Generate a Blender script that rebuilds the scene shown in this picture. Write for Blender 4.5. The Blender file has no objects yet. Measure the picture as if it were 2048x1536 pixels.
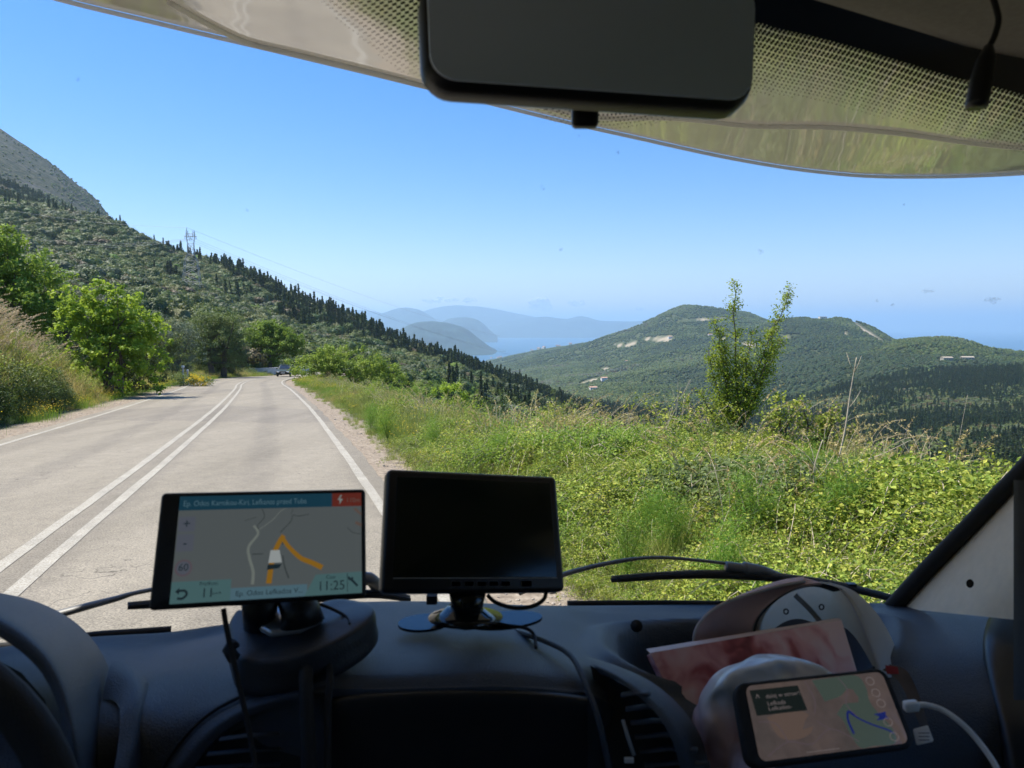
import bpy, bmesh, math, random
import numpy as np
from mathutils import Vector, Matrix, noise as mnoise
R = math.radians
rng = np.random.default_rng(7)
random.seed(7)
scene = bpy.context.scene
COL = scene.collection

# ------------------------------------------------------------------ camera
F = 1480.0
TP = 113.0 / F
PITCH = math.atan(TP)
CP, SP = math.cos(PITCH), math.sin(PITCH)
CAMZ = 1.85
cam_d = bpy.data.cameras.new('camera')
cam = bpy.data.objects.new('camera', cam_d)
COL.objects.link(cam)
cam.location = (0, 0, CAMZ)
cam.rotation_euler = (math.pi / 2 - PITCH, 0, 0)
cam_d.sensor_width = 36
cam_d.lens = F / 2048 * 36
cam_d.clip_start = 0.05
cam_d.clip_end = 200000
cam_d.dof.use_dof = True
cam_d.dof.focus_distance = 14
cam_d.dof.aperture_fstop = 13
scene.camera = cam

# ------------------------------------------------------------------ light
SUN_EL, SUN_AZ = R(63), R(-72)      # azimuth measured from +Y (view direction), negative = left
world = bpy.data.worlds.new('World')
scene.world = world
world.use_nodes = True
wn = world.node_tree
wn.nodes.clear()
sky = wn.nodes.new('ShaderNodeTexSky')
sky.sky_type = 'NISHITA'
sky.sun_disc = False
sky.sun_elevation = SUN_EL
sky.sun_rotation = SUN_AZ
sky.altitude = 0
sky.air_density = 1.1
sky.dust_density = 0.2
sky.ozone_density = 2.5
bg = wn.nodes.new('ShaderNodeBackground')
bg.inputs['Strength'].default_value = 0.113
wo = wn.nodes.new('ShaderNodeOutputWorld')
hs_ = wn.nodes.new('ShaderNodeHueSaturation')
hs_.inputs['Saturation'].default_value = 1.45
wn.links.new(sky.outputs[0], hs_.inputs['Color'])
tint = wn.nodes.new('ShaderNodeMix'); tint.data_type = 'RGBA'; tint.blend_type = 'MULTIPLY'; tint.inputs[0].default_value = 1
tint.inputs[7].default_value = (0.86, 0.80, 1.0, 1)
wn.links.new(hs_.outputs[0], tint.inputs[6])
wn.links.new(tint.outputs[2], bg.inputs[0])
wn.links.new(bg.outputs[0], wo.inputs[0])
sl = bpy.data.lights.new('sun', 'SUN')
sl.energy = 5.0
sl.angle = R(0.55)
sl.color = (1.0, 0.93, 0.82)
sun = bpy.data.objects.new('sun', sl)
COL.objects.link(sun)
sd = Vector((math.sin(SUN_AZ) * math.cos(SUN_EL), math.cos(SUN_AZ) * math.cos(SUN_EL), math.sin(SUN_EL)))
sun.rotation_euler = sd.to_track_quat('Z', 'Y').to_euler()
sun.location = (0, 0, 50)
vs = scene.view_settings
vs.view_transform = 'Standard'
vs.look = 'None'
vs.exposure = 0.75
vs.gamma = 1
vs.use_curve_mapping = False
cy = scene.cycles
cy.max_bounces = 8
cy.diffuse_bounces = 4
cy.glossy_bounces = 3
cy.transmission_bounces = 4
cy.transparent_max_bounces = 24
cy.volume_bounces = 2
cy.use_denoising = True
cy.sample_clamp_indirect = 6
cy.caustics_reflective = False
cy.caustics_refractive = False

# ------------------------------------------------------------------ layout helpers
def P(px, py, d):
    """a point of the place, d metres ahead of the eye, as a world position"""
    u, v = (px - 1024) / F, (768 - py) / F
    return Vector((u * d, (CP + v * SP) * d, CAMZ + (-SP + v * CP) * d))

def tag(o, label=None, cat=None, group=None, kind=None):
    if label: o['label'] = label
    if cat: o['category'] = cat
    if group: o['group'] = group
    if kind: o['kind'] = kind
    return o

def empty(name, loc=(0, 0, 0)):
    o = bpy.data.objects.new(name, None)
    COL.objects.link(o)
    o.location = loc
    o.empty_display_size = 0.1
    return o

def link(name, me, parent=None, link_it=True):
    o = bpy.data.objects.new(name, me)
    if link_it: COL.objects.link(o)
    if parent is not None:
        o.parent = parent
        # geometry is written in world space: undo the parents' offset
        off = Vector((0, 0, 0)); q = parent
        while q is not None:
            off += q.location; q = q.parent
        o.location = -off
    return o

def mk(name, verts, faces, mat, parent=None, smooth=True, attrs=None, mats=None, fmat=None, link_it=True):
    me = bpy.data.meshes.new(name)
    if isinstance(verts, np.ndarray) and isinstance(faces, np.ndarray):
        nv, nf, k = len(verts), len(faces), faces.shape[1]
        me.vertices.add(nv)
        me.vertices.foreach_set('co', verts.astype(np.float32).ravel())
        me.loops.add(nf * k)
        me.loops.foreach_set('vertex_index', faces.astype(np.int32).ravel())
        me.polygons.add(nf)
        me.polygons.foreach_set('loop_start', np.arange(0, nf * k, k, dtype=np.int32))
        me.polygons.foreach_set('loop_total', np.full(nf, k, dtype=np.int32))
        me.update(calc_edges=True)
    else:
        me.from_pydata([tuple(v) for v in verts], [], [tuple(f) for f in faces])
        me.update()
    for m in (mats or [mat]):
        me.materials.append(m)
    if fmat is not None:
        me.polygons.foreach_set('material_index', np.asarray(fmat, dtype=np.int32))
    if attrs:
        for k_, a in attrs.items():
            at = me.attributes.new(k_, 'FLOAT', 'POINT')
            at.data.foreach_set('value', np.asarray(a, dtype=np.float32))
    if smooth:
        me.polygons.foreach_set('use_smooth', np.ones(len(me.polygons), dtype=bool))
    return link(name, me, parent, link_it)

class MB:
    """collects plain shapes into one mesh"""
    def __init__(s): s.v, s.f, s.m = [], [], []
    def add(s, vs, fs, mi=0):
        b = len(s.v); s.v += [tuple(v) for v in vs]; s.f += [tuple(i + b for i in f) for f in fs]; s.m += [mi] * len(fs)
        return s
    def box(s, c, size, rot=None, mi=0):
        hx, hy, hz = size[0] / 2, size[1] / 2, size[2] / 2
        vs = [Vector((x, y, z)) for z in (-hz, hz) for y in (-hy, hy) for x in (-hx, hx)]
        if rot is not None: vs = [rot @ v for v in vs]
        vs = [v + Vector(c) for v in vs]
        return s.add(vs, [(0, 2, 3, 1), (4, 5, 7, 6), (0, 1, 5, 4), (2, 6, 7, 3), (0, 4, 6, 2), (1, 3, 7, 5)], mi)
    def tube(s, pts, rad, n=8, mi=0, cap=True, flat=1.0):
        pts = [Vector(p) for p in pts]
        if not hasattr(rad, '__len__'): rad = [rad] * len(pts)
        b = []
        ref = None
        for i, p in enumerate(pts):
            t = (pts[min(i + 1, len(pts) - 1)] - pts[max(i - 1, 0)])
            if t.length < 1e-9: t = Vector((0, 0, 1))
            t.normalize()
            if ref is None:
                ref = Vector((0, 0, 1)) if abs(t.z) < 0.9 else Vector((1, 0, 0))
            a = t.cross(ref).normalized(); c = a.cross(t).normalized()
            ref = c
            for k in range(n):
                an = 2 * math.pi * k / n
                b.append(p + a * (math.cos(an) * rad[i]) + c * (math.sin(an) * rad[i] * flat))
        fs = []
        for i in range(len(pts) - 1):
            for k in range(n):
                k2 = (k + 1) % n
                fs.append((i * n + k, i * n + k2, (i + 1) * n + k2, (i + 1) * n + k))
        if cap:
            fs.append(tuple(range(n - 1, -1, -1)))
            fs.append(tuple(range((len(pts) - 1) * n, len(pts) * n)))
        return s.add(b, fs, mi)
    def build(s, name, mat, parent=None, smooth=False, mats=None, link_it=True):
        return mk(name, s.v, s.f, mat, parent, smooth, mats=mats, fmat=s.m if mats else None, link_it=link_it)

def bevel(o, w, seg=2, ang=30):
    m = o.modifiers.new('bevel', 'BEVEL'); m.width = w; m.segments = seg
    m.limit_method = 'ANGLE'; m.angle_limit = R(ang)
    for p in o.data.polygons: p.use_smooth = True
    return o

def crom(pts, n):
    """catmull-rom through pts (list of tuples), n samples"""
    a = np.array([tuple(p) for p in pts], float)
    k = len(a)
    t = np.linspace(0, k - 1, n)
    i = np.clip(t.astype(int), 0, k - 2)
    f = (t - i)[:, None]
    p0, p1, p2, p3 = a[np.clip(i - 1, 0, k - 1)], a[i], a[i + 1], a[np.clip(i + 2, 0, k - 1)]
    return 0.5 * ((2 * p1) + (-p0 + p2) * f + (2 * p0 - 5 * p1 + 4 * p2 - p3) * f ** 2 + (-p0 + 3 * p1 - 3 * p2 + p3) * f ** 3)

def grid_faces(nu, nv):
    i, j = np.meshgrid(np.arange(nu - 1), np.arange(nv - 1), indexing='ij')
    a = (i * nv + j).ravel()
    return np.stack([a, a + nv, a + nv + 1, a + 1], 1)

def loft(rows, nu, nv):
    """rows of world points (each any length) -> smooth nu x nv grid of vertices"""
    R1 = np.array([crom(r, nv) for r in rows])
    out = np.stack([crom(R1[:, j], nu) for j in range(nv)], 1)
    return out.reshape(-1, 3)

# ------------------------------------------------------------------ materials
class NT:
    def __init__(s, name):
        s.m = bpy.data.materials.new(name); s.m.use_nodes = True
        s.t = s.m.node_tree; s.t.nodes.clear()
        s.out = s.t.nodes.new('ShaderNodeOutputMaterial')
    def n(s, ty, **kw):
        nd = s.t.nodes.new(ty)
        for k, v in kw.items():
            if k.startswith('_'): setattr(nd, k[1:], v)
            else: nd.inputs[k.replace('__', ' ')].default_value = v
        return nd
    def l(s, a, b): s.t.links.new(a, b)

def c4(c): return (c[0], c[1], c[2], 1)

def noise_n(q, scale, detail=4, vec=None, rough=0.55):
    n = q.n('ShaderNodeTexNoise'); n.inputs['Scale'].default_value = scale; n.inputs['Detail'].default_value = detail
    n.inputs['Roughness'].default_value = rough
    if vec is not None: q.l(vec, n.inputs['Vector'])
    return n

def ramp_n(q, src, stops):
    r = q.n('ShaderNodeValToRGB')
    e = r.color_ramp.elements
    while len(e) < len(stops): e.new(0.5)
    for k, (p, c) in enumerate(stops):
        e[k].position = p; e[k].color = c4(c)
    q.l(src, r.inputs[0])
    return r

def mix_n(q, fac, a, b):
    m = q.n('ShaderNodeMix'); m.data_type = 'RGBA'
    if isinstance(fac, (int, float)): m.inputs[0].default_value = fac
    else: q.l(fac, m.inputs[0])
    for s_, v in ((6, a), (7, b)):
        if isinstance(v, tuple): m.inputs[s_].default_value = c4(v)
        else: q.l(v, m.inputs[s_])
    return m.outputs[2]

def pm(name, col, rough=0.5, var=0.12, scale=20, bump=0.0, bscale=200, metal=0, spec=0.5, coat=0, emit=None, estr=0):
    q = NT(name)
    tc = q.n('ShaderNodeTexCoord')
    b = q.n('ShaderNodeBsdfPrincipled')
    n = noise_n(q, scale, 4, tc.outputs['Object'])
    lo = tuple(c * (1 - var) for c in col); hi = tuple(min(1, c * (1 + var)) for c in col)
    r = ramp_n(q, n.outputs[0], [(0.3, lo), (0.7, hi)])
    q.l(r.outputs[0], b.inputs['Base Color'])
    b.inputs['Roughness'].default_value = rough
    b.inputs['Metallic'].default_value = metal
    b.inputs['Specular IOR Level'].default_value = spec
    b.inputs['Coat Weight'].default_value = coat
    if emit:
        b.inputs['Emission Color'].default_value = c4(emit); b.inputs['Emission Strength'].default_value = estr
    if bump:
        n2 = noise_n(q, bscale, 3, tc.outputs['Object'])
        bp = q.n('ShaderNodeBump', Strength=bump, Distance=0.002)
        q.l(n2.outputs[0], bp.inputs['Height']); q.l(bp.outputs[0], b.inputs['Normal'])
    q.l(b.outputs[0], q.out.inputs[0])
    return q.m

def leaf_mat(name, cols, trans=0.35, rnd=0.25, spec=0.25, tcol=None):
    """cols: three colours over the per-leaf tone attribute; plants differ a little from one another"""
    q = NT(name)
    at = q.n('ShaderNodeAttribute'); at.attribute_name = 'tone'
    oi = q.n('ShaderNodeObjectInfo')
    r = ramp_n(q, at.outputs['Fac'], [(0.0, cols[0]), (0.5, cols[1]), (1.0, cols[2])])
    hs = q.n('ShaderNodeHueSaturation')
    mr = q.n('ShaderNodeMapRange'); mr.inputs['To Min'].default_value = 0.5 - 0.035 * (rnd / 0.25); mr.inputs['To Max'].default_value = 0.5 + 0.02 * (rnd / 0.25)
    q.l(oi.outputs['Random'], mr.inputs['Value']); q.l(mr.outputs[0], hs.inputs['Hue'])
    ml = q.n('ShaderNodeMath'); ml.operation = 'MULTIPLY'; ml.inputs[1].default_value = 7.31
    fr = q.n('ShaderNodeMath'); fr.operation = 'FRACT'
    q.l(oi.outputs['Random'], ml.inputs[0]); q.l(ml.outputs[0], fr.inputs[0])
    m2 = q.n('ShaderNodeMapRange'); m2.inputs['To Min'].default_value = 1 - rnd; m2.inputs['To Max'].default_value = 1 + rnd
    q.l(fr.outputs[0], m2.inputs['Value']); q.l(m2.outputs[0], hs.inputs['Value'])
    q.l(r.outputs[0], hs.inputs['Color'])
    d = q.n('ShaderNodeBsdfPrincipled'); d.inputs['Roughness'].default_value = 0.55
    d.inputs['Specular IOR Level'].default_value = spec
    q.l(hs.outputs[0], d.inputs['Base Color'])
    t = q.n('ShaderNodeBsdfTranslucent')
    g = q.n('ShaderNodeGamma'); g.inputs[1].default_value = 0.85
    q.l(hs.outputs[0], g.inputs[0])
    tm = mix_n(q, 0.5, g.outputs[0], tcol or (0.30, 0.40, 0.03))
    q.l(tm, t.inputs[0])
    mx = q.n('ShaderNodeMixShader'); mx.inputs[0].default_value = trans
    q.l(d.outputs[0], mx.inputs[1]); q.l(t.outputs[0], mx.inputs[2])
    q.l(mx.outputs[0], q.out.inputs[0])
    return q.m

M = {}
M['bark'] = pm('bark', (0.13, 0.10, 0.075), 0.9, 0.4, 12, 0.6, 40)
M['dead_stem'] = pm('dead_stem', (0.50, 0.42, 0.30), 0.8, 0.25, 30)
M['leaf_maquis'] = leaf_mat('leaf_maquis', [(0.034, 0.060, 0.014), (0.078, 0.120, 0.026), (0.155, 0.20, 0.04)], 0.18, 0.22)
M['leaf_brown'] = leaf_mat('leaf_brown', [(0.06, 0.045, 0.02), (0.11, 0.09, 0.035), (0.18, 0.15, 0.05)], 0.15, 0.3)
M['leaf_olive2'] = leaf_mat('leaf_olive_far', [(0.06, 0.075, 0.018), (0.115, 0.132, 0.032), (0.19, 0.205, 0.055)], 0.12, 0.2)
M['leaf_silver2'] = leaf_mat('leaf_silver_far', [(0.042, 0.058, 0.024), (0.072, 0.095, 0.040), (0.12, 0.145, 0.065)], 0.12, 0.2)
M['leaf_silver'] = leaf_mat('leaf_silver', [(0.075, 0.095, 0.055), (0.14, 0.17, 0.10), (0.24, 0.27, 0.17)], 0.15, 0.2, tcol=(0.2, 0.25, 0.08))
M['leaf_dark'] = leaf_mat('leaf_dark', [(0.020, 0.040, 0.014), (0.044, 0.078, 0.024), (0.09, 0.13, 0.036)], 0.1, 0.3)
M['leaf_lime'] = leaf_mat('leaf_lime', [(0.10, 0.18, 0.02), (0.28, 0.40, 0.035), (0.48, 0.56, 0.06)], 0.5, 0.1)
M['leaf_bright'] = leaf_mat('leaf_bright', [(0.07, 0.14, 0.02), (0.18, 0.30, 0.04), (0.34, 0.46, 0.07)], 0.4, 0.15)
M['leaf_olive'] = leaf_mat('leaf_olive', [(0.06, 0.085, 0.03), (0.13, 0.18, 0.055), (0.25, 0.30, 0.11)], 0.25, 0.15)
M['leaf_bramble'] = leaf_mat('leaf_bramble', [(0.06, 0.11, 0.018), (0.24, 0.32, 0.045), (0.58, 0.60, 0.11)], 0.35, 0.22)
M['grass_green'] = leaf_mat('grass_green', [(0.10, 0.15, 0.03), (0.29, 0.33, 0.08), (0.58, 0.55, 0.22)], 0.4, 0.2)
M['grass_dry'] = leaf_mat('grass_dry', [(0.26, 0.22, 0.07), (0.50, 0.43, 0.14), (0.66, 0.56, 0.26)], 0.35, 0.2, tcol=(0.5, 0.38, 0.12))
M['plume'] = leaf_mat('plume', [(0.34, 0.28, 0.14), (0.50, 0.42, 0.22), (0.66, 0.56, 0.34)], 0.4, 0.1, tcol=(0.6, 0.42, 0.28))
M['fennel'] = leaf_mat('fennel', [(0.07, 0.17, 0.02), (0.15, 0.30, 0.035), (0.26, 0.42, 0.06)], 0.4, 0.15)
M['flower'] = leaf_mat('flower', [(0.60, 0.42, 0.01), (0.80, 0.60, 0.02), (0.9, 0.75, 0.05)], 0.3, 0.08, tcol=(0.8, 0.6, 0.02))

# ------------------------------------------------------------------ the lie of the land
ROADC = [(-420, 1100), (19, -65), (7.2, -30), (-2.35, 0), (-4.36, 6.3), (-6.95, 14.6), (-11.9, 30), (-19.0, 51), (-22.9, 62), (-26.6, 74), (-28.8, 84),
         (-29.4, 93), (-28.9, 102), (-30.0, 114), (-35, 130), (-47, 150), (-68, 175), (-95, 195)][1:]
_rc = crom([(x, y) for x, y in ROADC], 700)
_rt = np.gradient(_rc, axis=0); _rt /= np.linalg.norm(_rt, axis=1)[:, None]
_rn = np.stack([_rt[:, 1], -_rt[:, 0]], 1)          # to the right of travel
_rs = np.concatenate([[0], np.cumsum(np.linalg.norm(np.diff(_rc, axis=0), axis=1))])
SLOPE = 0.0473

def road_z(y): return -SLOPE * np.clip(y, -80, 400)

def road_uv(x, y):
    """offset right of the centre line and distance along it"""
    x = np.atleast_1d(np.asarray(x, float)).ravel(); y = np.atleast_1d(np.asarray(y, float)).ravel()
    u = np.empty(len(x)); s_ = np.empty(len(x))
    for a in range(0, len(x), 20000):
        xs, ys = x[a:a + 20000], y[a:a + 20000]
        d2 = (xs[:, None] - _rc[None, :, 0]) ** 2 + (ys[:, None] - _rc[None, :, 1]) ** 2
        k = d2.argmin(1)
        dx, dy = xs - _rc[k, 0], ys - _rc[k, 1]
        side = dx * _rn[k, 0] + dy * _rn[k, 1]
        u[a:a + 20000] = np.where(side >= 0, 1, -1) * np.sqrt(d2[np.arange(len(k)), k])
        s_[a:a + 20000] = _rs[k]
    return u, s_

def sstep(a, b, x):
    t = np.clip((x - a) / (b - a), 0, 1)
    return t * t * (3 - 2 * t)

# cheap vectorised value noise
_perm = rng.random((512, 512))
def vnoise(x, y):
    x = np.asarray(x, float); y = np.asarray(y, float)
    xi = np.floor(x).astype(int); yi = np.floor(y).astype(int)
    fx = x - xi; fy = y - yi
    fx = fx * fx * (3 - 2 * fx); fy = fy * fy * (3 - 2 * fy)
    g = lambda a, b: _perm[a & 511, b & 511]
    return ((g(xi, yi) * (1 - fx) + g(xi + 1, yi) * fx) * (1 - fy) + (g(xi, yi + 1) * (1 - fx) + g(xi + 1, yi + 1) * fx) * fy) * 2 - 1
def fbm(x, y, o=4, g=0.5):
    a, s_, t = 1.0, 0.0, 0.0
    for k in range(o):
        s_ = s_ + a * vnoise(x * 2 ** k + 17.3 * k, y * 2 ** k + 5.1 * k); t += a; a *= g
    return s_ / t

# heights of the land as seen from the road: at each distance, picture row against picture column
TAB = {
 60: [(-1500, 560), (-600, 600), (0, 655), (200, 715), (450, 765), (620, 772), (720, 790), (850, 850), (1000, 905), (1200, 960), (1500, 1010), (2048, 1050), (3500, 1050)],
 130: [(-1500, 420), (-600, 500), (0, 610), (200, 680), (420, 735), (620, 748), (700, 775), (850, 830), (1000, 880), (1200, 930), (1500, 990), (2048, 1010), (3500, 950)],
 350: [(-1500, 200), (-600, 330), (0, 500), (200, 560), (380, 618), (600, 695), (750, 748), (900, 795), (1050, 845), (1200, 890), (1500, 960), (1800, 965), (2048, 945), (3500, 780)],
 560: [(-1500, -50), (-600, 180), (0, 415), (100, 433), (215, 455), (300, 500), (380, 527), (480, 552), (540, 580), (600, 612), (700, 646), (800, 690), (900, 725), (1000, 762), (1080, 792), (1200, 850), (1500, 905), (1800, 885), (2048, 860), (3500, 700)],
 1000: [(-1500, -200), (-600, 60), (0, 365), (120, 425), (215, 480), (400, 660), (600, 745), (900, 790), (1130, 815), (1200, 822), (1350, 835), (1500, 830), (1800, 765), (2048, 745), (3500, 640)],
 1500: [(-1500, -250), (-600, -120), (-100, 210), (0, 256), (60, 296), (110, 328), (150, 362), (190, 395), (225, 438), (300, 600), (600, 800), (1000, 795), (1200, 775), (1400, 755), (1600, 732), (1750, 702), (1790, 684), (1830, 676), (1870, 675), (1920, 681), (1980, 701), (2048, 707), (2500, 690), (3500, 620)],
 2300: [(-1500, -100), (-600, 50), (0, 420), (300, 700), (1000, 765), (1200, 740), (1400, 695), (1500, 668), (1560, 641), (1600, 638), (1640, 635), (1700, 641), (1750, 660), (1800, 690), (1900, 730), (2048, 760), (3500, 700)],
 3200: [(-1500, 100), (0, 700), (900, 760), (1000, 732), (1100, 707), (1150, 695), (1220, 674), (1270, 656), (1320, 631), (1355, 614), (1375, 610), (1430, 617), (1500, 628), (1560, 655), (1700, 700), (2048, 780), (3500, 720)],
 4500: [(-1500, 400), (0, 760), (900, 745), (960, 730), (1000, 716), (1060, 703), (1150, 689), (1220, 690), (1300, 690), (1400, 700), (1560, 730), (2048, 760), (3500, 760)],
 6200: [(-1500, 700), (0, 760), (900, 722), (1000, 716), (1050, 718), (1100, 735), (2048, 760), (3500, 760)],
 8000: [(-1500, 760), (900, 730), (1000, 735), (3500, 760)],
}
DK = np.array(sorted(TAB)); LDK = np.log(DK)
PXS = np.arange(-1500, 3501, 10)
TABY = np.array([np.interp(PXS, [p[0] for p in TAB[d]], [p[1] for p in TAB[d]]) for d in sorted(TAB)])
kern = np.exp(-np.linspace(-2, 2, 7) ** 2); kern /= kern.sum()
for i_ in range(len(TABY)):
    TABY[i_] = np.convolve(np.pad(TABY[i_], 3, mode='edge'), kern, 'valid')

def far_z(x, y):
    r = np.hypot(x, y)
    az = np.clip(np.arctan2(x, y), -R(57), R(57))
    a = np.tan(az)
    D = np.clip(r * np.cos(az), 60, 8000)
    ld = np.log(D)
    k = np.clip(np.searchsorted(LDK, ld) - 1, 0, len(DK) - 2)
    f = (ld - LDK[k]) / (LDK[k + 1] - LDK[k])
    f2 = f * 0.55 + 0.45 * f * f * (3 - 2 * f)
    px = 1024 + F * a
    for _ in range(2):
        c = np.clip((px - PXS[0]) / 10, 0, len(PXS) - 1.001); ci = c.astype(int); cf = c - ci
        y0 = TABY[k, ci] * (1 - cf) + TABY[k, ci + 1] * cf
        y1 = TABY[k + 1, ci] * (1 - cf) + TABY[k + 1, ci + 1] * cf
        v0, v1 = (768 - y0) / F, (768 - y1) / F
        # blend heights, not picture rows
        h0 = (-SP + v0 * CP) / (CP + v0 * SP); h1 = (-SP + v1 * CP) / (CP + v1 * SP)
        h = h0 * (1 - f2) + h1 * f2
        v = (SP + h * CP) / (CP - h * SP)
        px = 1024 + F * a * (CP + v * SP)
    z = CAMZ + h * r * np.cos(az)
    amp = np.clip((r - 90) / 900, 0, 1)
    z = z + amp * (fbm(x / 160, y / 160, 5) * 16 + fbm(x / 45 + 9, y / 45, 3) * 3.5) * np.clip(1.2 - np.abs(h) * 0, 0, 1) * 0.6
    return z

def near_z(x, y, u, s_):
    zr = road_z(y)
    n1 = fbm(x / 2.3, y / 2.3, 3); n2 = fbm(x / 0.5 + 3, y / 0.5, 3)
    v = -u
    # right of the road: dirt shoulder, rough shelf, then the drop into the valley
    right = -0.045 - 0.02 * sstep(3.6, 4.6, u) + sstep(4.5, 7.0, u) * (0.26 - 0.24 * sstep(10, 16, y)) + sstep(5, 7, u) * 0.10 * n1
    edge = 8.1 + 1.2 * sstep(7, 10.5, y) - 2.9 * sstep(11, 22, y) + 0.5 * fbm(s_ / 9, s_ * 0 + 2, 2)
    dr = np.clip(u - edge, 0, None)
    right = right - (dr * 0.62 - 0.9 * (1 - np.exp(-dr / 1.5)) + 0 * dr) * sstep(0, 1.5, dr)
    B = 3.1 - 2.1 * sstep(24, 44, y) - 0.4 * sstep(50, 80, y)
    B = B * (1 - 0.9 * sstep(88, 104, y))
    left = -0.045 + 0.03 * sstep(3.9, 4.6, v) + sstep(5.4, 8.9, v) * B + np.clip(v - 8.0, 0, None) * 0.22 + sstep(4.8, 7, v) * 0.22 * n1
    off = np.where(u > 0, right, left)
    rough = sstep(4.0, 5.2, np.abs(u)) * 0.035 * n2
    return zr + off + rough

def H(x, y):
    x = np.asarray(x, float); y = np.asarray(y, float); sh = x.shape
    x = x.ravel(); y = y.ravel()
    r = np.hypot(x, y)
    z = far_z(x, y)
    nr = r < 210
    if nr.any():
        u, s_ = road_uv(x[nr], y[nr])
        zn = near_z(x[nr], y[nr], u, s_)
        w = sstep(62, 125, r[nr])
        corr = 1 - sstep(7, 22, np.abs(u))
        w = np.minimum(w, 1 - corr * (1 - sstep(165, 205, r[nr])))
        back = sstep(10, -40, y[nr])
        w = w * (1 - back)
        z[nr] = zn * (1 - w) + z[nr] * w
    return z.reshape(sh)

def h1(x, y): return float(H(np.array([x]), np.array([y]))[0])
def ground_at(px, D):
    """ground point D metres ahead under picture column px"""
    x = (px - 1024) / F * D
    for _ in range(2):
        z = h1(x, D); hh = (z - CAMZ) / D
        v = (SP + hh * CP) / (CP - hh * SP)
        x = (px - 1024) / F * D / (CP + v * SP)
    return Vector((x, D, h1(x, D)))

# bare scars on the far hills (quarry faces, cut tracks): (px, py, half width, half height, tilt, distance)
SCARS = [(1440, 678, 12, 3, -0.1, 3000), (1262, 688, 14, 3.5, -0.35, 2900), (1296, 678, 12, 2.5, -0.1, 2900), (1690, 668, 5, 3, 0, 2300), (1735, 664, 34, 4, 0.62, 2250), (1325, 678, 24, 5, -0.1, 2700), (1400, 640, 50, 1.8, -0.06, 3050),
         (1545, 662, 12, 4, 0.1, 2200), (1572, 674, 10, 3, 0.1, 2200), (1238, 690, 12, 3, 0, 3000), (1905, 743, 38, 3.5, 0.03, 1250), (1210, 737, 12, 2, 0, 1700), (1180, 762, 22, 3, -0.3, 1300), (850, 748, 6, 14, -0.3, 200), (1010, 702, 20, 2, 0, 5600), (1640, 636, 25, 2.5, 0, 2300), (1500, 690, 18, 5, 0.2, 2500)]

# ground mesh, in rings round the road
na_f, na_b = 760, 90
az = np.concatenate([np.linspace(-R(42), R(42), na_f), np.linspace(R(42), R(318), na_b + 2)[1:-1]])
rr = np.exp(np.linspace(math.log(1.2), math.log(8000), 470))
A_, R_ = np.meshgrid(az, rr, indexing='ij')
X, Y = R_ * np.sin(A_), R_ * np.cos(A_)
Z = H(X, Y)
hh_ = (Z - CAMZ) / np.maximum(Y, 1)
vv_ = (SP + hh_ * CP) / (CP - hh_ * SP)
PXg = 1024 + F * X / np.maximum(Y, 1) * (CP + vv_ * SP); PYg = 768 - F * vv_
bare = np.zeros_like(X)
for (sx, sy, wx, wy, tl, dd) in SCARS:
    dx, dy = PXg - sx, PYg - sy - tl * (PXg - sx)
    g = np.exp(-((dx / wx) ** 2 + (dy / wy) ** 2) * 1.2 + 0.9 * fbm(X / (dd * 0.012), Y / (dd * 0.012), 3))
    bare = np.maximum(bare, np.where((Y > dd * 0.62) & (Y < dd * 1.5), g, 0))
bare = sstep(0.25, 0.85, bare)
Ug, Sg = np.full(X.size, 99.0), np.zeros(X.size)
nr = (R_.ravel() < 210)
Ug[nr], Sg[nr] = road_uv(X.ravel()[nr], Y.ravel()[nr])
verg = Ug.reshape(X.shape)
fb = fbm(X / 1.4, Y / 1.4, 3)
edge_r = 4.45 + 0.45 * fb
dirt = np.where(verg > 0, 1 - sstep(edge_r, edge_r + 0.7, verg), 1 - sstep(4.9 + 0.4 * fb, 5.5 + 0.4 * fb, -verg)) * (R_ < 200)
cum = np.maximum.accumulate((Z - CAMZ) / R_, axis=1)          # skyline so far along each ray

def vis(x, y, z, tol=9.0):
    """can the point (raised by tol) be seen over the land in front of it"""
    a = np.arctan2(x, y); r = np.hypot(x, y)
    ai = np.clip(((a + R(42)) / R(84) * (na_f - 1)).astype(int), 0, na_f - 1)
    ri = np.clip(np.searchsorted(rr, r * 0.97) - 1, 0, len(rr) - 1)
    return (z + tol - CAMZ) / r >= cum[ai, ri]

qg = NT('ground_scrub')
tc = qg.n('ShaderNodeTexCoord')
geo = qg.n('ShaderNodeNewGeometry')
n1 = noise_n(qg, 0.045, 6, geo.outputs['Position'])
n2 = noise_n(qg, 0.6, 5, geo.outputs['Position'], 0.65)
n3 = noise_n(qg, 9.0, 5, geo.outputs['Position'], 0.7)
base = ramp_n(qg, n1.outputs[0], [(0.3, (0.028, 0.042, 0.016)), (0.55, (0.048, 0.066, 0.024)), (0.75, (0.11, 0.115, 0.05))])
b2 = ramp_n(qg, n2.outputs[0], [(0.35, (0.03, 0.045, 0.018)), (0.65, (0.12, 0.125, 0.055))])
bb = mix_n(qg, 0.5, base.outputs[0], b2.outputs[0])
ab = qg.n('ShaderNodeAttribute'); ab.attribute_name = 'bare'
ad = qg.n('ShaderNodeAttribute'); ad.attribute_name = 'dirt'
scar = ramp_n(qg, n2.outputs[0], [(0.3, (0.26, 0.21, 0.14)), (0.7, (0.48, 0.41, 0.31))])
c1 = mix_n(qg, ab.outputs['Fac'], bb, scar.outputs[0])
drt = ramp_n(qg, n3.outputs[0], [(0.25, (0.13, 0.10, 0.075)), (0.5, (0.27, 0.22, 0.165)), (0.75, (0.42, 0.36, 0.28))])
c2 = mix_n(qg, ad.outputs['Fac'], c1, drt.outputs[0])
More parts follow.
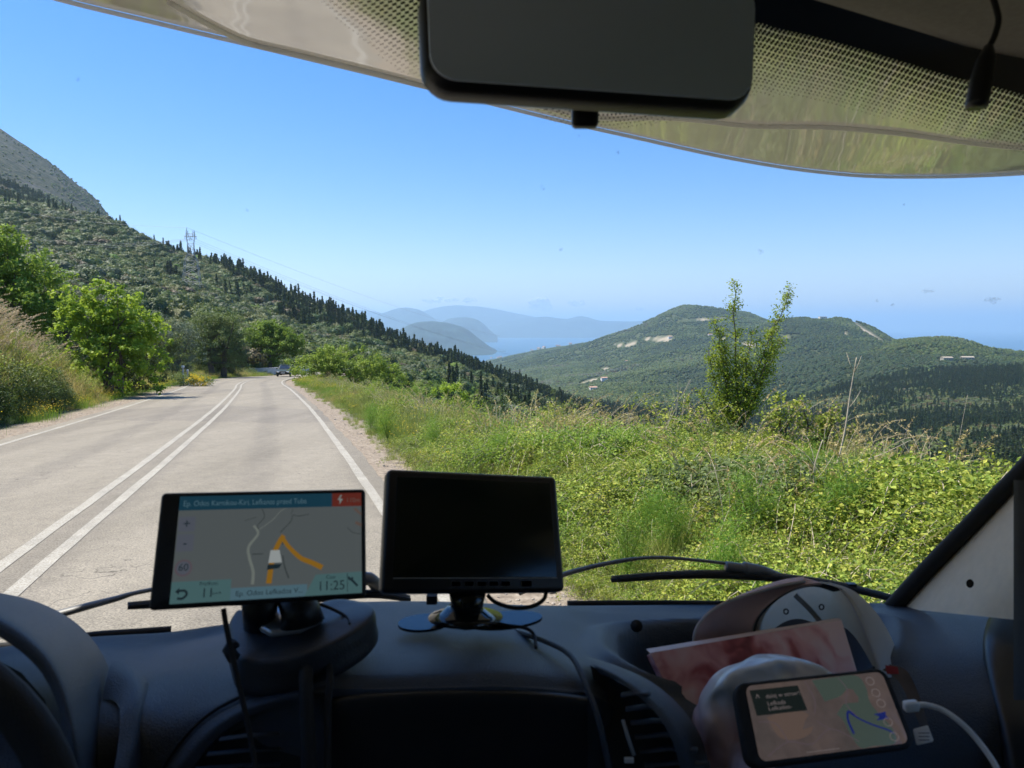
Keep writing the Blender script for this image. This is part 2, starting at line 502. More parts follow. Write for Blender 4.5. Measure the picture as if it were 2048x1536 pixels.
bs = qg.n('ShaderNodeBsdfPrincipled', Roughness=0.95)
bs.inputs['Specular IOR Level'].default_value = 0.1
qg.l(c2, bs.inputs['Base Color'])
bp = qg.n('ShaderNodeBump', Strength=0.6, Distance=0.05)
qg.l(n3.outputs[0], bp.inputs['Height']); qg.l(bp.outputs[0], bs.inputs['Normal'])
qg.l(bs.outputs[0], qg.out.inputs[0]); M['ground'] = qg.m

qr = NT('mountain_rock')
geo = qr.n('ShaderNodeNewGeometry')
mp = qr.n('ShaderNodeMapping'); mp.inputs['Scale'].default_value = (1, 1, 0.6); mp.inputs['Rotation'].default_value = (0, R(25), 0)
qr.l(geo.outputs['Position'], mp.inputs['Vector'])
n1 = noise_n(qr, 0.012, 8, mp.outputs[0], 0.65); n2 = noise_n(qr, 0.09, 5, mp.outputs[0], 0.7)
sc_ = ramp_n(qr, n2.outputs[0], [(0.38, (0.022, 0.030, 0.016)), (0.5, (0.052, 0.058, 0.032)), (0.66, (0.105, 0.098, 0.065))])
rk_ = ramp_n(qr, n2.outputs[0], [(0.35, (0.045, 0.046, 0.048)), (0.65, (0.135, 0.13, 0.12))])
rm_ = ramp_n(qr, n1.outputs[0], [(0.52, (0, 0, 0)), (0.62, (1, 1, 1))])
cc = mix_n(qr, rm_.outputs[0], sc_.outputs[0], rk_.outputs[0])
bs = qr.n('ShaderNodeBsdfPrincipled', Roughness=0.95); bs.inputs['Specular IOR Level'].default_value = 0.1
qr.l(cc, bs.inputs['Base Color'])
bp = qr.n('ShaderNodeBump', Strength=1.0, Distance=6.0)
qr.l(n2.outputs[0], bp.inputs['Height']); qr.l(bp.outputs[0], bs.inputs['Normal'])
qr.l(bs.outputs[0], qr.out.inputs[0]); M['mountain'] = qr.m

NA, NR = len(az), len(rr)
i_, j_ = np.meshgrid(np.arange(NA), np.arange(NR - 1), indexing='ij')
a_ = (i_ * NR + j_).ravel(); b_ = (((i_ + 1) % NA) * NR + j_).ravel()
GF = np.stack([a_, a_ + 1, b_ + 1, b_], 1)
GV = np.stack([X.ravel(), Y.ravel(), Z.ravel()], 1)
fr = R_.ravel()[GF[:, 0]]; fpx = (1024 + F * np.tan(np.clip(A_.ravel(), -1.2, 1.2)))[GF[:, 0]]
back = (A_.ravel()[GF[:, 0]] > R(42) + 0.01)
reg = np.where(fr < 150, 0, np.where((fpx < 1150) & (fr < 860) & ~back, 1, np.where((fpx < 620) & (fr < 2600) & ~back, 2, np.where((fpx > 1150) & (fr > 1150) & ~back, 3, 0))))
reg = np.where((reg == 0) & (fr > 860) & (fpx <= 1150) & (fpx > 620) & ~back & (fr > 2400), 3, reg)
for k, nm, mt in ((0, 'ground', 'ground'), (1, 'hillside', 'ground'), (2, 'mountain', 'mountain'), (3, 'hills', 'ground')):
    fs = GF[reg == k]
    ids, inv = np.unique(fs, return_inverse=True)
    o = mk(nm, GV[ids], inv.reshape(-1, 4), M[mt], attrs={'bare': bare.ravel()[ids], 'dirt': dirt.ravel()[ids]})
    tag(o, kind='structure')

# sea and the far islands
SEAZ = -242.0 + CAMZ
qs = NT('sea_water')
geo = qs.n('ShaderNodeNewGeometry')
bs = qs.n('ShaderNodeBsdfPrincipled', Roughness=0.35); bs.inputs['Base Color'].default_value = (0.02, 0.09, 0.16, 1)
nn = noise_n(qs, 0.01, 6, geo.outputs['Position'], 0.7)
bp = qs.n('ShaderNodeBump', Strength=0.5, Distance=4.0)
qs.l(nn.outputs[0], bp.inputs['Height']); qs.l(bp.outputs[0], bs.inputs['Normal']); qs.l(bs.outputs[0], qs.out.inputs[0])
M['sea'] = qs.m
ys_ = np.linspace(4500, 62000, 40)
sv = [(x, y, SEAZ) for y in ys_ for x in np.linspace(-45000, 45000, 30)]
sea = mk('sea', np.array(sv), grid_faces(40, 30), M['sea']); tag(sea, kind='structure')

M['island'] = pm('island_scrub', (0.018, 0.040, 0.038), 0.95, 0.5, 0.004)
def island(sil, D, depth, seed, name='island', label=None):
    """a ridge of land rising from the sea D metres off; sil is its skyline"""
    nu, nv = 140, 40
    px = np.linspace(sil[0][0], sil[-1][0], nu)
    sy = crom([(i, p[1]) for i, p in enumerate(sil)], 400)
    sx = np.interp(np.linspace(0, len(sil) - 1, 400), range(len(sil)), [p[0] for p in sil])
    py = np.interp(px, sx, sy[:, 1])
    vs_ = []
    for i in range(nu):
        top = P(px[i], py[i], D)
        dirv = Vector((top.x, top.y, 0)).normalized()
        hgt = max(top.z - SEAZ, 0)
        for j in range(nv):
            t = -1 + 2 * j / (nv - 1)
            wob = float(fbm(np.array([px[i] / 40 + seed * 9]), np.array([t * 3.0]), 5, 0.5)[0])
            prof = max(0, 1 - abs(t) ** 1.5)
            p = Vector((top.x, top.y, 0)) + dirv * (t * depth * 0.5)
            z = SEAZ - 12 + (hgt + 12) * prof * (1 + 0.34 * wob * min(1, abs(t) * 2 + 0.10))
            vs_.append((p.x, p.y, z))
    o = mk(name, np.array(vs_), grid_faces(nu, nv), M['island'])
    o['kind'] = 'structure'
    return o
island([(700, 705), (740, 690), (790, 664), (825, 647), (860, 643), (900, 648), (935, 660), (965, 682), (990, 700), (1012, 714)], 7600, 2500, 1)
island([(860, 665), (885, 645), (905, 636), (925, 633), (945, 636), (965, 646), (985, 664), (995, 672)], 13500, 3000, 2)
island([(640, 665), (715, 652), (760, 628), (800, 616), (835, 617), (860, 630), (890, 655), (900, 662)], 17000, 5000, 3)
island([(780, 652), (840, 625), (885, 613), (930, 610), (975, 615), (1020, 624), (1060, 632), (1110, 640), (1160, 655)], 22500, 4000, 4)
island([(960, 664), (1000, 650), (1040, 640), (1090, 634), (1130, 637), (1165, 632), (1200, 640), (1250, 643), (1300, 641), (1400, 655), (1500, 662)], 19500, 4000, 5)
island([(560, 640), (640, 632), (700, 622), (740, 622), (790, 632), (830, 645)], 21000, 4000, 6)

# ------------------------------------------------------------------ road
def ribbon(o0, o1, dz, s0=0.0, s1=None, n=420, wob=0.0, taper=None):
    s1 = s1 or _rs[-1]
    ss = np.linspace(s0, s1, n)
    cx = np.interp(ss, _rs, _rc[:, 0]); cyy = np.interp(ss, _rs, _rc[:, 1])
    nx = np.interp(ss, _rs, _rn[:, 0]); ny = np.interp(ss, _rs, _rn[:, 1])
    k = 9
    off = np.linspace(0, 1, k)
    vs_ = np.empty((n, k, 3))
    w0 = fbm(ss * 1.3, ss * 0 + 4, 3) * wob
    w1 = fbm(ss * 1.3, ss * 0 + 31, 3) * wob
    for j in range(k):
        o_ = (o0 + w0) * (1 - off[j]) + (o1 + w1) * off[j]
        vs_[:, j, 0] = cx + nx * o_; vs_[:, j, 1] = cyy + ny * o_
        vs_[:, j, 2] = road_z(vs_[:, j, 1]) + dz
    return vs_.reshape(-1, 3), grid_faces(n, k)

qa = NT('worn_asphalt')
geo = qa.n('ShaderNodeNewGeometry')
mp = qa.n('ShaderNodeMapping'); mp.inputs['Rotation'].default_value = (0, 0, R(-17.4)); mp.inputs['Scale'].default_value = (1, 0.12, 1)
qa.l(geo.outputs['Position'], mp.inputs['Vector'])
big = noise_n(qa, 0.9, 5, mp.outputs[0], 0.6)
fine = noise_n(qa, 60, 3, geo.outputs['Position'], 0.8)
med = noise_n(qa, 4.0, 5, geo.outputs['Position'], 0.65)
vor = qa.n('ShaderNodeTexVoronoi'); vor.feature = 'DISTANCE_TO_EDGE'; vor.inputs['Scale'].default_value = 0.55
wv = noise_n(qa, 1.6, 4, geo.outputs['Position'])
vm = qa.n('ShaderNodeVectorMath'); vm.operation = 'MULTIPLY_ADD'; vm.inputs[1].default_value = (1.6, 1.6, 0)
qa.l(wv.outputs['Color'], vm.inputs[0]); qa.l(geo.outputs['Position'], vm.inputs[2]); qa.l(vm.outputs[0], vor.inputs['Vector'])
crk = ramp_n(qa, vor.outputs[0], [(0.0, (0.35, 0.35, 0.35)), (0.006, (1, 1, 1))])
ms_ = ramp_n(qa, big.outputs[0], [(0.55, (1, 1, 1)), (0.62, (0, 0, 0))])
crk2 = mix_n(qa, ms_.outputs[0], crk.outputs[0], (1.0, 1.0, 1.0))
cbase = ramp_n(qa, big.outputs[0], [(0.3, (0.215, 0.188, 0.142)), (0.7, (0.285, 0.250, 0.192))])
cf = ramp_n(qa, fine.outputs[0], [(0.3, (0.42, 0.42, 0.42)), (0.5, (1.0, 1.0, 1.0)), (0.70, (1.5, 1.5, 1.47))])
cm_ = ramp_n(qa, med.outputs[0], [(0.25, (0.86, 0.86, 0.86)), (0.75, (1.1, 1.1, 1.1))])
def mul_n(q, a, b):
    m = q.n('ShaderNodeMix'); m.data_type = 'RGBA'; m.blend_type = 'MULTIPLY'; m.inputs[0].default_value = 1
    q.l(a, m.inputs[6]); q.l(b, m.inputs[7]); return m.outputs[2]
acr = qa.n('ShaderNodeAttribute'); acr.attribute_name = 'across'
wt = qa.n('ShaderNodeMath'); wt.operation = 'MULTIPLY_ADD'; wt.inputs[1].default_value = 3.6; wt.inputs[2].default_value = 1.1
sn_ = qa.n('ShaderNodeMath'); sn_.operation = 'SINE'; qa.l(acr.outputs['Fac'], wt.inputs[0]); qa.l(wt.outputs[0], sn_.inputs[0])
wr = ramp_n(qa, sn_.outputs[0], [(0.2, (1.0, 1.0, 1.0)), (0.9, (0.86, 0.86, 0.87))])
pv_ = qa.n('ShaderNodeTexVoronoi'); pv_.inputs['Scale'].default_value = 0.11; qa.l(vm.outputs[0], pv_.inputs['Vector'])
pr_ = ramp_n(qa, pv_.outputs['Color'], [(0.20, (0.88, 0.88, 0.90)), (0.24, (1, 1, 1))])
ca = mul_n(qa, mul_n(qa, mul_n(qa, mul_n(qa, mul_n(qa, cbase.outputs[0], cf.outputs[0]), cm_.outputs[0]), crk2), wr.outputs[0]), pr_.outputs[0])
bs = qa.n('ShaderNodeBsdfPrincipled', Roughness=0.85); bs.inputs['Specular IOR Level'].default_value = 0.3
qa.l(ca, bs.inputs['Base Color'])
bp = qa.n('ShaderNodeBump', Strength=0.5, Distance=0.006)
qa.l(fine.outputs[0], bp.inputs['Height']); qa.l(bp.outputs[0], bs.inputs['Normal']); qa.l(bs.outputs[0], qa.out.inputs[0])
M['asphalt'] = qa.m

ql = NT('road_paint')
geo = ql.n('ShaderNodeNewGeometry')
f1 = noise_n(ql, 60, 4, geo.outputs['Position'], 0.8); f2 = noise_n(ql, 2.5, 4, geo.outputs['Position'], 0.6)
p1 = ramp_n(ql, f1.outputs[0], [(0.42, (0.27, 0.235, 0.175)), (0.51, (0.40, 0.37, 0.30)), (0.72, (0.52, 0.49, 0.42))])
p2 = ramp_n(ql, f2.outputs[0], [(0.3, (0.72, 0.72, 0.72)), (0.7, (1.0, 1.0, 1.0))])
bs = ql.n('ShaderNodeBsdfPrincipled', Roughness=0.8)
ql.l(mul_n(ql, p1.outputs[0], p2.outputs[0]), bs.inputs['Base Color']); ql.l(bs.outputs[0], ql.out.inputs[0])
M['paint'] = ql.m
v_, f_ = ribbon(-4.15, 3.78, 0.0, wob=0.07, n=900)
tag(mk('road', v_, f_, M['asphalt'], attrs={'across': np.tile(np.linspace(-4.15, 3.78, 9), 900)}), kind='structure')
for (o0, o1) in ((-0.25, -0.115), (0.115, 0.25), (3.40, 3.54), (-3.82, -3.68)):
    v_, f_ = ribbon(o0, o1, 0.005, wob=0.012, n=900)
    tag(mk('road_marking', v_, f_, M['paint']), kind='structure')

# ------------------------------------------------------------------ plant pieces
def quads(c, size, aspect=0.55, up=0.3, r=None, fold=0.0, bias=None):
    """leaf quads (diamonds) at centres c; size per leaf"""
    r = r or rng
    n = len(c)
    nrm = r.normal(size=(n, 3)); nrm[:, 2] += up * 3
    if bias is not None: nrm = nrm * 0.6 + bias
    nrm /= np.linalg.norm(nrm, axis=1)[:, None]
    t = r.normal(size=(n, 3)); t -= (t * nrm).sum(1)[:, None] * nrm
    t /= np.linalg.norm(t, axis=1)[:, None]
    b = np.cross(nrm, t)
    size = np.broadcast_to(size, n)[:, None]
    h = size / 2; w = size * aspect / 2
    v = np.stack([c - t * h, c + b * w + nrm * h * fold, c + t * h, c - b * w + nrm * h * fold], 1).reshape(-1, 3)
    f = np.arange(n * 4).reshape(n, 4)
    return v, f

def cluster_crown(lobes, ncl, lpc, leaf, crad, seed, aspect=0.6, shell=0.75, up=0.25, floor=None, flat=0.8, outward=0.0, spread=(0.82, 1.08), tw=0.5):
    """leaves in clumps over the surface of several lobes; returns verts, faces, tone, clump centres"""
    r = np.random.default_rng(seed)
    lob = np.array(lobes, float)
    wts = (lob[:, 3] * lob[:, 4] + lob[:, 4] * lob[:, 5] + lob[:, 3] * lob[:, 5]); wts = wts / wts.sum()
    k = r.choice(len(lob), ncl, p=wts)
    d = r.normal(size=(ncl, 3)); d /= np.linalg.norm(d, axis=1)[:, None]
    rad = np.where(r.random(ncl) < shell, r.uniform(spread[0], spread[1], ncl), r.uniform(0.2, 0.85, ncl))
    if spread[1] > 1.1: rad = np.where(r.random(ncl) < 0.13, r.uniform(1.2, 1.55, ncl), rad)
    lc_ = lob[k, :3]
    cc = lob[k, :3] + d * lob[k, 3:] * rad[:, None]
    if floor is not None:
        kp = cc[:, 2] > floor; cc = cc[kp]; lc_ = lc_[kp]
    m = len(cc)
    ct = r.random(m)
    cs = r.uniform(0.6, 1.35, m)
    n_ = np.maximum(2, (lpc * cs ** 2).astype(int))
    idx = np.repeat(np.arange(m), n_)
    off = r.normal(size=(len(idx), 3)) * 0.5; off[:, 2] *= flat
    c = cc[idx] + off * (crad * cs[idx])[:, None]
    tone = np.clip(tw * ct[idx] + (1 - tw) * r.random(len(idx)), 0, 1)
    bias = None
    if outward:
        o1 = c - lc_[idx]; o1 /= np.linalg.norm(o1, axis=1)[:, None] + 1e-9
        o2 = off / (np.linalg.norm(off, axis=1)[:, None] + 1e-9)
        bias = (o1 * 0.6 + o2 * 0.7) * outward
    v, f = quads(c, leaf * r.uniform(0.6, 1.4, len(idx)), aspect, up, r, bias=bias)
    return v, f, np.repeat(tone, 4), cc

def proto(name, v, f, mat, tone, extra=None):
    """a plant kept aside to be copied; extra = (verts, faces, material) for stems"""
    if extra:
        ev, ef, em = extra
        b = len(v)
        me_v = [tuple(p) for p in v] + [tuple(p) for p in ev]
        me_f = [tuple(x) for x in f] + [tuple(i + b for i in x) for x in ef]
        t = np.concatenate([tone, np.full(len(ev), 0.5)])
        return mk(name, me_v, me_f, mat, attrs={'tone': t}, mats=[mat, em], fmat=[0] * len(f) + [1] * len(ef), smooth=False, link_it=False)
    return mk(name, v, f, mat, attrs={'tone': tone}, smooth=False, link_it=False)

def blades(n, h, w, spread, lean, seed, curve=0.5, wind=(0.15, 0), base_tone=0.0):
    """a tuft of grass: each blade a curved tapering strip of three segments"""
    r = np.random.default_rng(seed)
    bx = r.normal(size=(n, 2)) * spread
    hh = h * r.uniform(0.5, 1.2, n)
    an = r.uniform(0, 2 * math.pi, n)
    dirx = np.stack([np.cos(an), np.sin(an)], 1) * (lean * r.uniform(0.3, 1.3, n))[:, None] + np.array(wind)[None]
    side = np.stack([-np.sin(an), np.cos(an)], 1)
    vs_, ts = [], []
    tone = np.clip(base_tone + r.random(n) * (1 - base_tone), 0, 1)
    L = [0, 0.4, 0.75, 1.0]; W = [1, 0.8, 0.5, 0.08]
    V = np.zeros((n, 8, 3))
    for i, (l, ww) in enumerate(zip(L, W)):
        p = bx + dirx * (hh * (l ** (1 + curve)))[:, None]
        z = hh * l * (1 - 0.35 * curve * l)
        for k, sg in enumerate((-1, 1)):
            V[:, i * 2 + k, :2] = p + side * sg * w * ww * 0.5
            V[:, i * 2 + k, 2] = z
    base = (np.arange(n) * 8)[:, None, None]
    q = np.array([[0, 1, 3, 2], [2, 3, 5, 4], [4, 5, 7, 6]])[None]
    return V.reshape(-1, 3), (base + q).reshape(-1, 4), np.repeat(tone, 8)

def cat(parts):
    vs_, fs_, ts_ = [], [], []
    b = 0
    for v, f, t in parts:
        vs_.append(np.asarray(v)); fs_.append(np.asarray(f) + b); ts_.append(np.asarray(t)); b += len(v)
    return np.concatenate(vs_), np.concatenate(fs_), np.concatenate(ts_)

def scatter(name, pts, scl, protos, label, cat_, k=None, seed=0, tilt=0.0):
    """stuff nobody could count: one object whose points carry the plants"""
    r = np.random.default_rng(seed + 100)
    n = len(pts)
    me = bpy.data.meshes.new(name)
    me.vertices.add(n); me.vertices.foreach_set('co', np.asarray(pts, np.float32).ravel())
    def att(nm, ty, vals):
        a = me.attributes.new(nm, ty, 'POINT'); a.data.foreach_set('vector' if ty == 'FLOAT_VECTOR' else 'value', vals)
    att('scl', 'FLOAT', np.asarray(scl, np.float32))
    rot = np.zeros((n, 3), np.float32); rot[:, 2] = r.uniform(0, 6.283, n)
    if tilt: rot[:, 0] = r.normal(size=n) * tilt; rot[:, 1] = r.normal(size=n) * tilt
    att('rot', 'FLOAT_VECTOR', rot.ravel())
    kk = np.asarray(k if k is not None else r.integers(0, len(protos), n), np.int32)
    att('pick', 'INT', kk)
    o = bpy.data.objects.new(name, me); COL.objects.link(o)
    c = bpy.data.collections.new(name + '_kinds')
    for i, p in enumerate(protos):
        p.name = '%s_%02d' % (name, i); c.objects.link(p)
    g = bpy.data.node_groups.new(name, 'GeometryNodeTree')
    g.interface.new_socket('Geometry', in_out='INPUT', socket_type='NodeSocketGeometry')
    g.interface.new_socket('Geometry', in_out='OUTPUT', socket_type='NodeSocketGeometry')
    gi, go = g.nodes.new('NodeGroupInput'), g.nodes.new('NodeGroupOutput')
    ip = g.nodes.new('GeometryNodeInstanceOnPoints')
    ci = g.nodes.new('GeometryNodeCollectionInfo'); ci.inputs['Collection'].default_value = c
    ci.inputs['Separate Children'].default_value = True; ci.inputs['Reset Children'].default_value = True
    def named(nm, ty):
        a = g.nodes.new('GeometryNodeInputNamedAttribute'); a.data_type = ty; a.inputs['Name'].default_value = nm; return a.outputs['Attribute']
    g.links.new(gi.outputs[0], ip.inputs['Points']); g.links.new(ci.outputs[0], ip.inputs['Instance'])
    ip.inputs['Pick Instance'].default_value = True
    g.links.new(named('pick', 'INT'), ip.inputs['Instance Index'])
    g.links.new(named('rot', 'FLOAT_VECTOR'), ip.inputs['Rotation'])
    g.links.new(named('scl', 'FLOAT'), ip.inputs['Scale'])
    g.links.new(ip.outputs[0], go.inputs[0])
    md = o.modifiers.new('plants', 'NODES'); md.node_group = g
    return tag(o, label, cat_, kind='stuff')

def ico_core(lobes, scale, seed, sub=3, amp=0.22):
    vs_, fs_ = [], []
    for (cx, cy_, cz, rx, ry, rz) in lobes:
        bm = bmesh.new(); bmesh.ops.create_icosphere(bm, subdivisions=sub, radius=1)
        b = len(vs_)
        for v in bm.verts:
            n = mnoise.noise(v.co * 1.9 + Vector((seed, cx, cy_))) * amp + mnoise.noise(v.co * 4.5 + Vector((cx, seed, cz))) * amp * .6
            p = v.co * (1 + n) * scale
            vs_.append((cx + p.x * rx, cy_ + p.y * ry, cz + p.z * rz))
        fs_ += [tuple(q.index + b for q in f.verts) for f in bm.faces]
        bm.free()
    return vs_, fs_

def proto2(name, v, f, mat, tone, core, trunk):
    b = len(v); cvx, cfx = core; b2 = b + len(cvx); tv, tf = trunk
    me_v = [tuple(p) for p in v] + cvx + list(tv)
    me_f = [tuple(x) for x in f] + [tuple(i + b for i in x) for x in cfx] + [tuple(i + b2 for i in x) for x in tf]
    rr_ = np.random.default_rng(len(v))
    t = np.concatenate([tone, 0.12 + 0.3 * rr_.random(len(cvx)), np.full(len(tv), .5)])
    return mk(name, me_v, me_f, mat, attrs={'tone': t}, mats=[mat, M['bark']], fmat=[0] * (len(f) + len(cfx)) + [1] * len(tf), smooth=False, link_it=False)

def maquis(seed, mat, leaf=0.30, ncl=60, lpc=34, hgt=1.0):
    r = np.random.default_rng(seed)
    lob = [(0, 0, 2.2 * hgt, 2.1, 2.1, 1.9 * hgt)]
    for k in range(6):
        a = r.uniform(0, 6.28)
        lob.append((math.cos(a) * 1.9, math.sin(a) * 1.9, r.uniform(1.0, 3.1) * hgt, 1.4, 1.4, 1.25))
    v, f, t, cc = cluster_crown(lob, ncl * 2, lpc, leaf, 0.62, seed, up=0.25, floor=0.1, outward=2.4, aspect=0.8, tw=0.35)
    tb = MB().tube([(0, 0, -0.5), (0.1, 0, 1.2), (0.3, 0.2, 2.4)], [0.22, 0.16, 0.08], 5)
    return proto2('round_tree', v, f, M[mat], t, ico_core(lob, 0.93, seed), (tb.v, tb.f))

def cypress(seed, hgt=9.0, wid=0.9, mat='leaf_dark'):
    r = np.random.default_rng(seed)
    n = 620
    z = r.uniform(0, 1, n) ** 0.85
    prof = wid * np.where(z < 0.12, z / 0.12 * 0.9 + 0.1, (1 - (z - 0.12) / 0.88) ** 0.62)
    a = r.uniform(0, 6.28, n); rad = prof * r.uniform(0.65, 1.08, n) * (1 + 0.15 * np.sin(z * 25 + seed))
    c = np.stack([np.cos(a) * rad, np.sin(a) * rad, 0.3 + z * hgt], 1)
    v, f = quads(c, 0.62 * r.uniform(0.6, 1.4, n), 0.5, 0.1, r)
    tb = MB().tube([(0, 0, -0.6), (0, 0, hgt * 0.5), (0, 0, hgt * 0.98)], [0.16, 0.1, 0.02], 5)
    return proto('cypress', v, f, M[mat], np.repeat(r.random(n), 4), (tb.v, tb.f, M['bark']))

def conifer(seed, hgt=8.5, wid=2.0, mat='leaf_dark'):
    r = np.random.default_rng(seed)
    parts = []
    nw = 11
    cs, ts = [], []
    for w in range(nw):
        z = 0.14 + 0.82 * w / nw
        rad = wid * (1 - z) ** 0.85 * r.uniform(0.8, 1.15)
        for k in range(8):
            a = r.uniform(0, 6.28); l = rad * r.uniform(0.6, 1.15)
            m = 8
            t = r.uniform(0.15, 1, m)
            cs.append(np.stack([np.cos(a) * l * t, np.sin(a) * l * t, z * hgt - 0.35 * l * t + r.normal(size=m) * 0.12], 1))
            ts.append(np.full(m, r.random()) * 0.6 + r.random(m) * 0.4)
    c = np.concatenate(cs); t = np.concatenate(ts)
    v, f = quads(c, 0.66 * r.uniform(0.6, 1.3, len(c)), 0.55, 0.3, r)
    tb = MB().tube([(0, 0, -0.6), (0, 0, hgt * 0.5), (0, 0, hgt)], [0.2, 0.12, 0.02], 5)
    return proto('conifer', v, f, M[mat], np.repeat(t, 4), (tb.v, tb.f, M['bark']))

def blob(seed, mat, n=90, sz=1.1):
    """a far tree, a few pixels across"""
    r = np.random.default_rng(seed)
    lob = [(0, 0, 1.9, 2.2, 2.2, 2.3), (1.2, .5, 1.4, 1.6, 1.6, 1.6), (-1.0, -.9, 1.6, 1.6, 1.6, 1.8)]
    d = r.normal(size=(n, 3)); d /= np.linalg.norm(d, axis=1)[:, None]; d[:, 2] = np.abs(d[:, 2]) * 1.1 - 0.15
    c = d * np.array([2.7, 2.7, 2.6]) * r.uniform(0.8, 1.1, n)[:, None] + np.array([0, 0, 1.6])
    v, f = quads(c, sz * r.uniform(0.6, 1.3, n), 0.8, 0.2, r, bias=d * 2)
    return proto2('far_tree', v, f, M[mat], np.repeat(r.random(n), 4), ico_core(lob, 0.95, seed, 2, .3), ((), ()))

# ------------------------------------------------------------------ woodland on the slopes
P_ROUND = [maquis(11, 'leaf_maquis'), maquis(12, 'leaf_maquis'), maquis(13, 'leaf_maquis'), maquis(14, 'leaf_olive2'), maquis(15, 'leaf_silver2'), maquis(16, 'leaf_brown'), maquis(17, 'leaf_bright', hgt=0.9)]
P_CYP = [cypress(21), cypress(22, 10.5, 0.8), cypress(23, 7.5, 0.75)]
P_CON = [conifer(31), conifer(32, 9.5, 1.8), conifer(33, 7.5, 2.3)]

def area_pts(n, px0, px1, D0, D1, seed):
    r = np.random.default_rng(seed)
    D = np.sqrt(r.uniform(D0 ** 2, D1 ** 2, n)); px = r.uniform(px0, px1, n)
    x = (px - 1024) / F * D
    z = H(x, D)
    return x, D, z, px

def is_left_ridge(px, D): return px < 1150

# left hillside: 55 m to 850 m
x, y, z, px = area_pts(33000, -260, 1420, 95, 850, 5)
ok = vis(x, y, z, 8)
u_, s_ = np.full(len(x), -99.0), None
near_ = np.hypot(x, y) < 210
uu, ss = road_uv(x[near_], y[near_]); u_[near_] = uu
ok &= ~((np.abs(u_) < 8.5) & near_)
x, y, z, px = x[ok], y[ok], z[ok], px[ok]
dens = fbm(x / 38, y / 38, 3)
keep = rng.random(len(x)) < np.clip(0.80 + dens * 0.8, 0.2, 1)
x, y, z, px = x[keep], y[keep], z[keep], px[keep]
r_ = np.random.default_rng(77)
hill_r = np.hypot(x, y)
con_zone = fbm(x / 60 + 50, y / 60, 3) + 0.55 * sstep(430, 560, y) + 0.45 * np.where(px > 560, sstep(350, 520, y), 0) - 0.35
grove = ((px > 880) & (px < 1060) & (y > 180) & (y < 360) & (fbm(x / 18, y / 18, 2) > -0.15))
roll = r_.random(len(x))
kind = np.where(grove & (roll < 0.35), 1, np.where((con_zone > 0.28) & (roll < 0.7), 2, np.where((con_zone > 0.1) & (roll < 0.10), 1, 0)))
sc_all = np.where(kind == 0, 0.80 + 1.25 * r_.random(len(x)) ** 1.8, np.where(kind == 2, r_.uniform(0.95, 1.75, len(x)), r_.uniform(0.9, 1.5, len(x))))
sc_all = np.where(kind == 0, sc_all * (0.5 + 0.5 * sstep(110, 260, y)), sc_all)
kind = np.where((px > 860) & (y < 300) & (kind == 2), 0, kind); sc_all = np.where((px > 860) & (y < 300), np.minimum(sc_all, 0.62), sc_all)
# colour of the round trees by patch
pn = fbm(x / 28 + 7, y / 28, 3) + r_.normal(size=len(x)) * 0.28
rk = np.where(pn < -0.48, 4, np.where(pn < -0.34, 5, np.where(pn < 0.15, r_.integers(0, 3, len(x)), np.where(pn < 0.42, 3, np.where(pn < 0.62, r_.integers(0, 3, len(x)), 6)))))
order = np.argsort(hill_r / np.maximum(sc_all, 0.3))
LAB = {0: ('round_tree', 'low round evergreen tree with dense dark green crown on the left hillside', 'tree', 'round trees crowding the left hillside'),
       1: ('cypress', 'slim dark column shaped cypress on the left hillside', 'cypress', 'cypresses on the left hillside'),
       2: ('conifer', 'dark pointed conifer on the upper left hillside', 'conifer', 'conifers along the left ridge')}
used = np.zeros(len(x), bool)
for kd, cap, prs in ((0, 290, P_ROUND), (1, 200, P_CYP), (2, 260, P_CON)):
    lab = LAB[kd]
    sel = [i for i in order if kind[i] == kd][:cap]
    for c_, i in enumerate(sel):
        used[i] = True
        k = int(rk[i]) if kd == 0 else int(r_.integers(0, len(prs)))
        p = prs[k]
        o = bpy.data.objects.new(lab[0], p.data); COL.objects.link(o)
        o.location = (x[i], y[i], z[i] - 0.2); o.rotation_euler = (0, 0, r_.uniform(0, 6.28))
        s0 = float(sc_all[i]); o.scale = (s0 * r_.uniform(0.9, 1.15), s0 * r_.uniform(0.9, 1.15), s0 * r_.uniform(0.85, 1.15))
        l2 = lab[1]
        if kd == 0:
            l2 = {3: 'low round tree with olive green crown on the left hillside', 4: 'low round tree with grey silver crown on the left hillside',
                  5: 'low round tree with rusty brown green crown on the left hillside', 6: 'low round tree with bright green crown on the left hillside'}.get(k, l2)
            grp = lab[3] + {3: ', olive green', 4: ', silver grey', 5: ', rusty brown', 6: ', bright green'}.get(k, '')
        else: grp = lab[3]
        tag(o, l2, lab[2], grp)
rest = ~used
PR = P_ROUND + P_CYP + P_CON
def cp(p):
    q_ = p.copy(); return q_
kk = np.where(kind == 0, rk, np.where(kind == 1, 7 + r_.integers(0, 3, len(x)), 10 + r_.integers(0, 3, len(x))))
print('hillside trees', len(x), 'stuff', rest.sum())
scatter('hillside_woodland', np.stack([x, y, z - 0.2], 1)[rest], sc_all[rest], [cp(p) for p in PR], 'mixed evergreen wood and scrub covering the left hillside', 'woodland', kk[rest], 3)

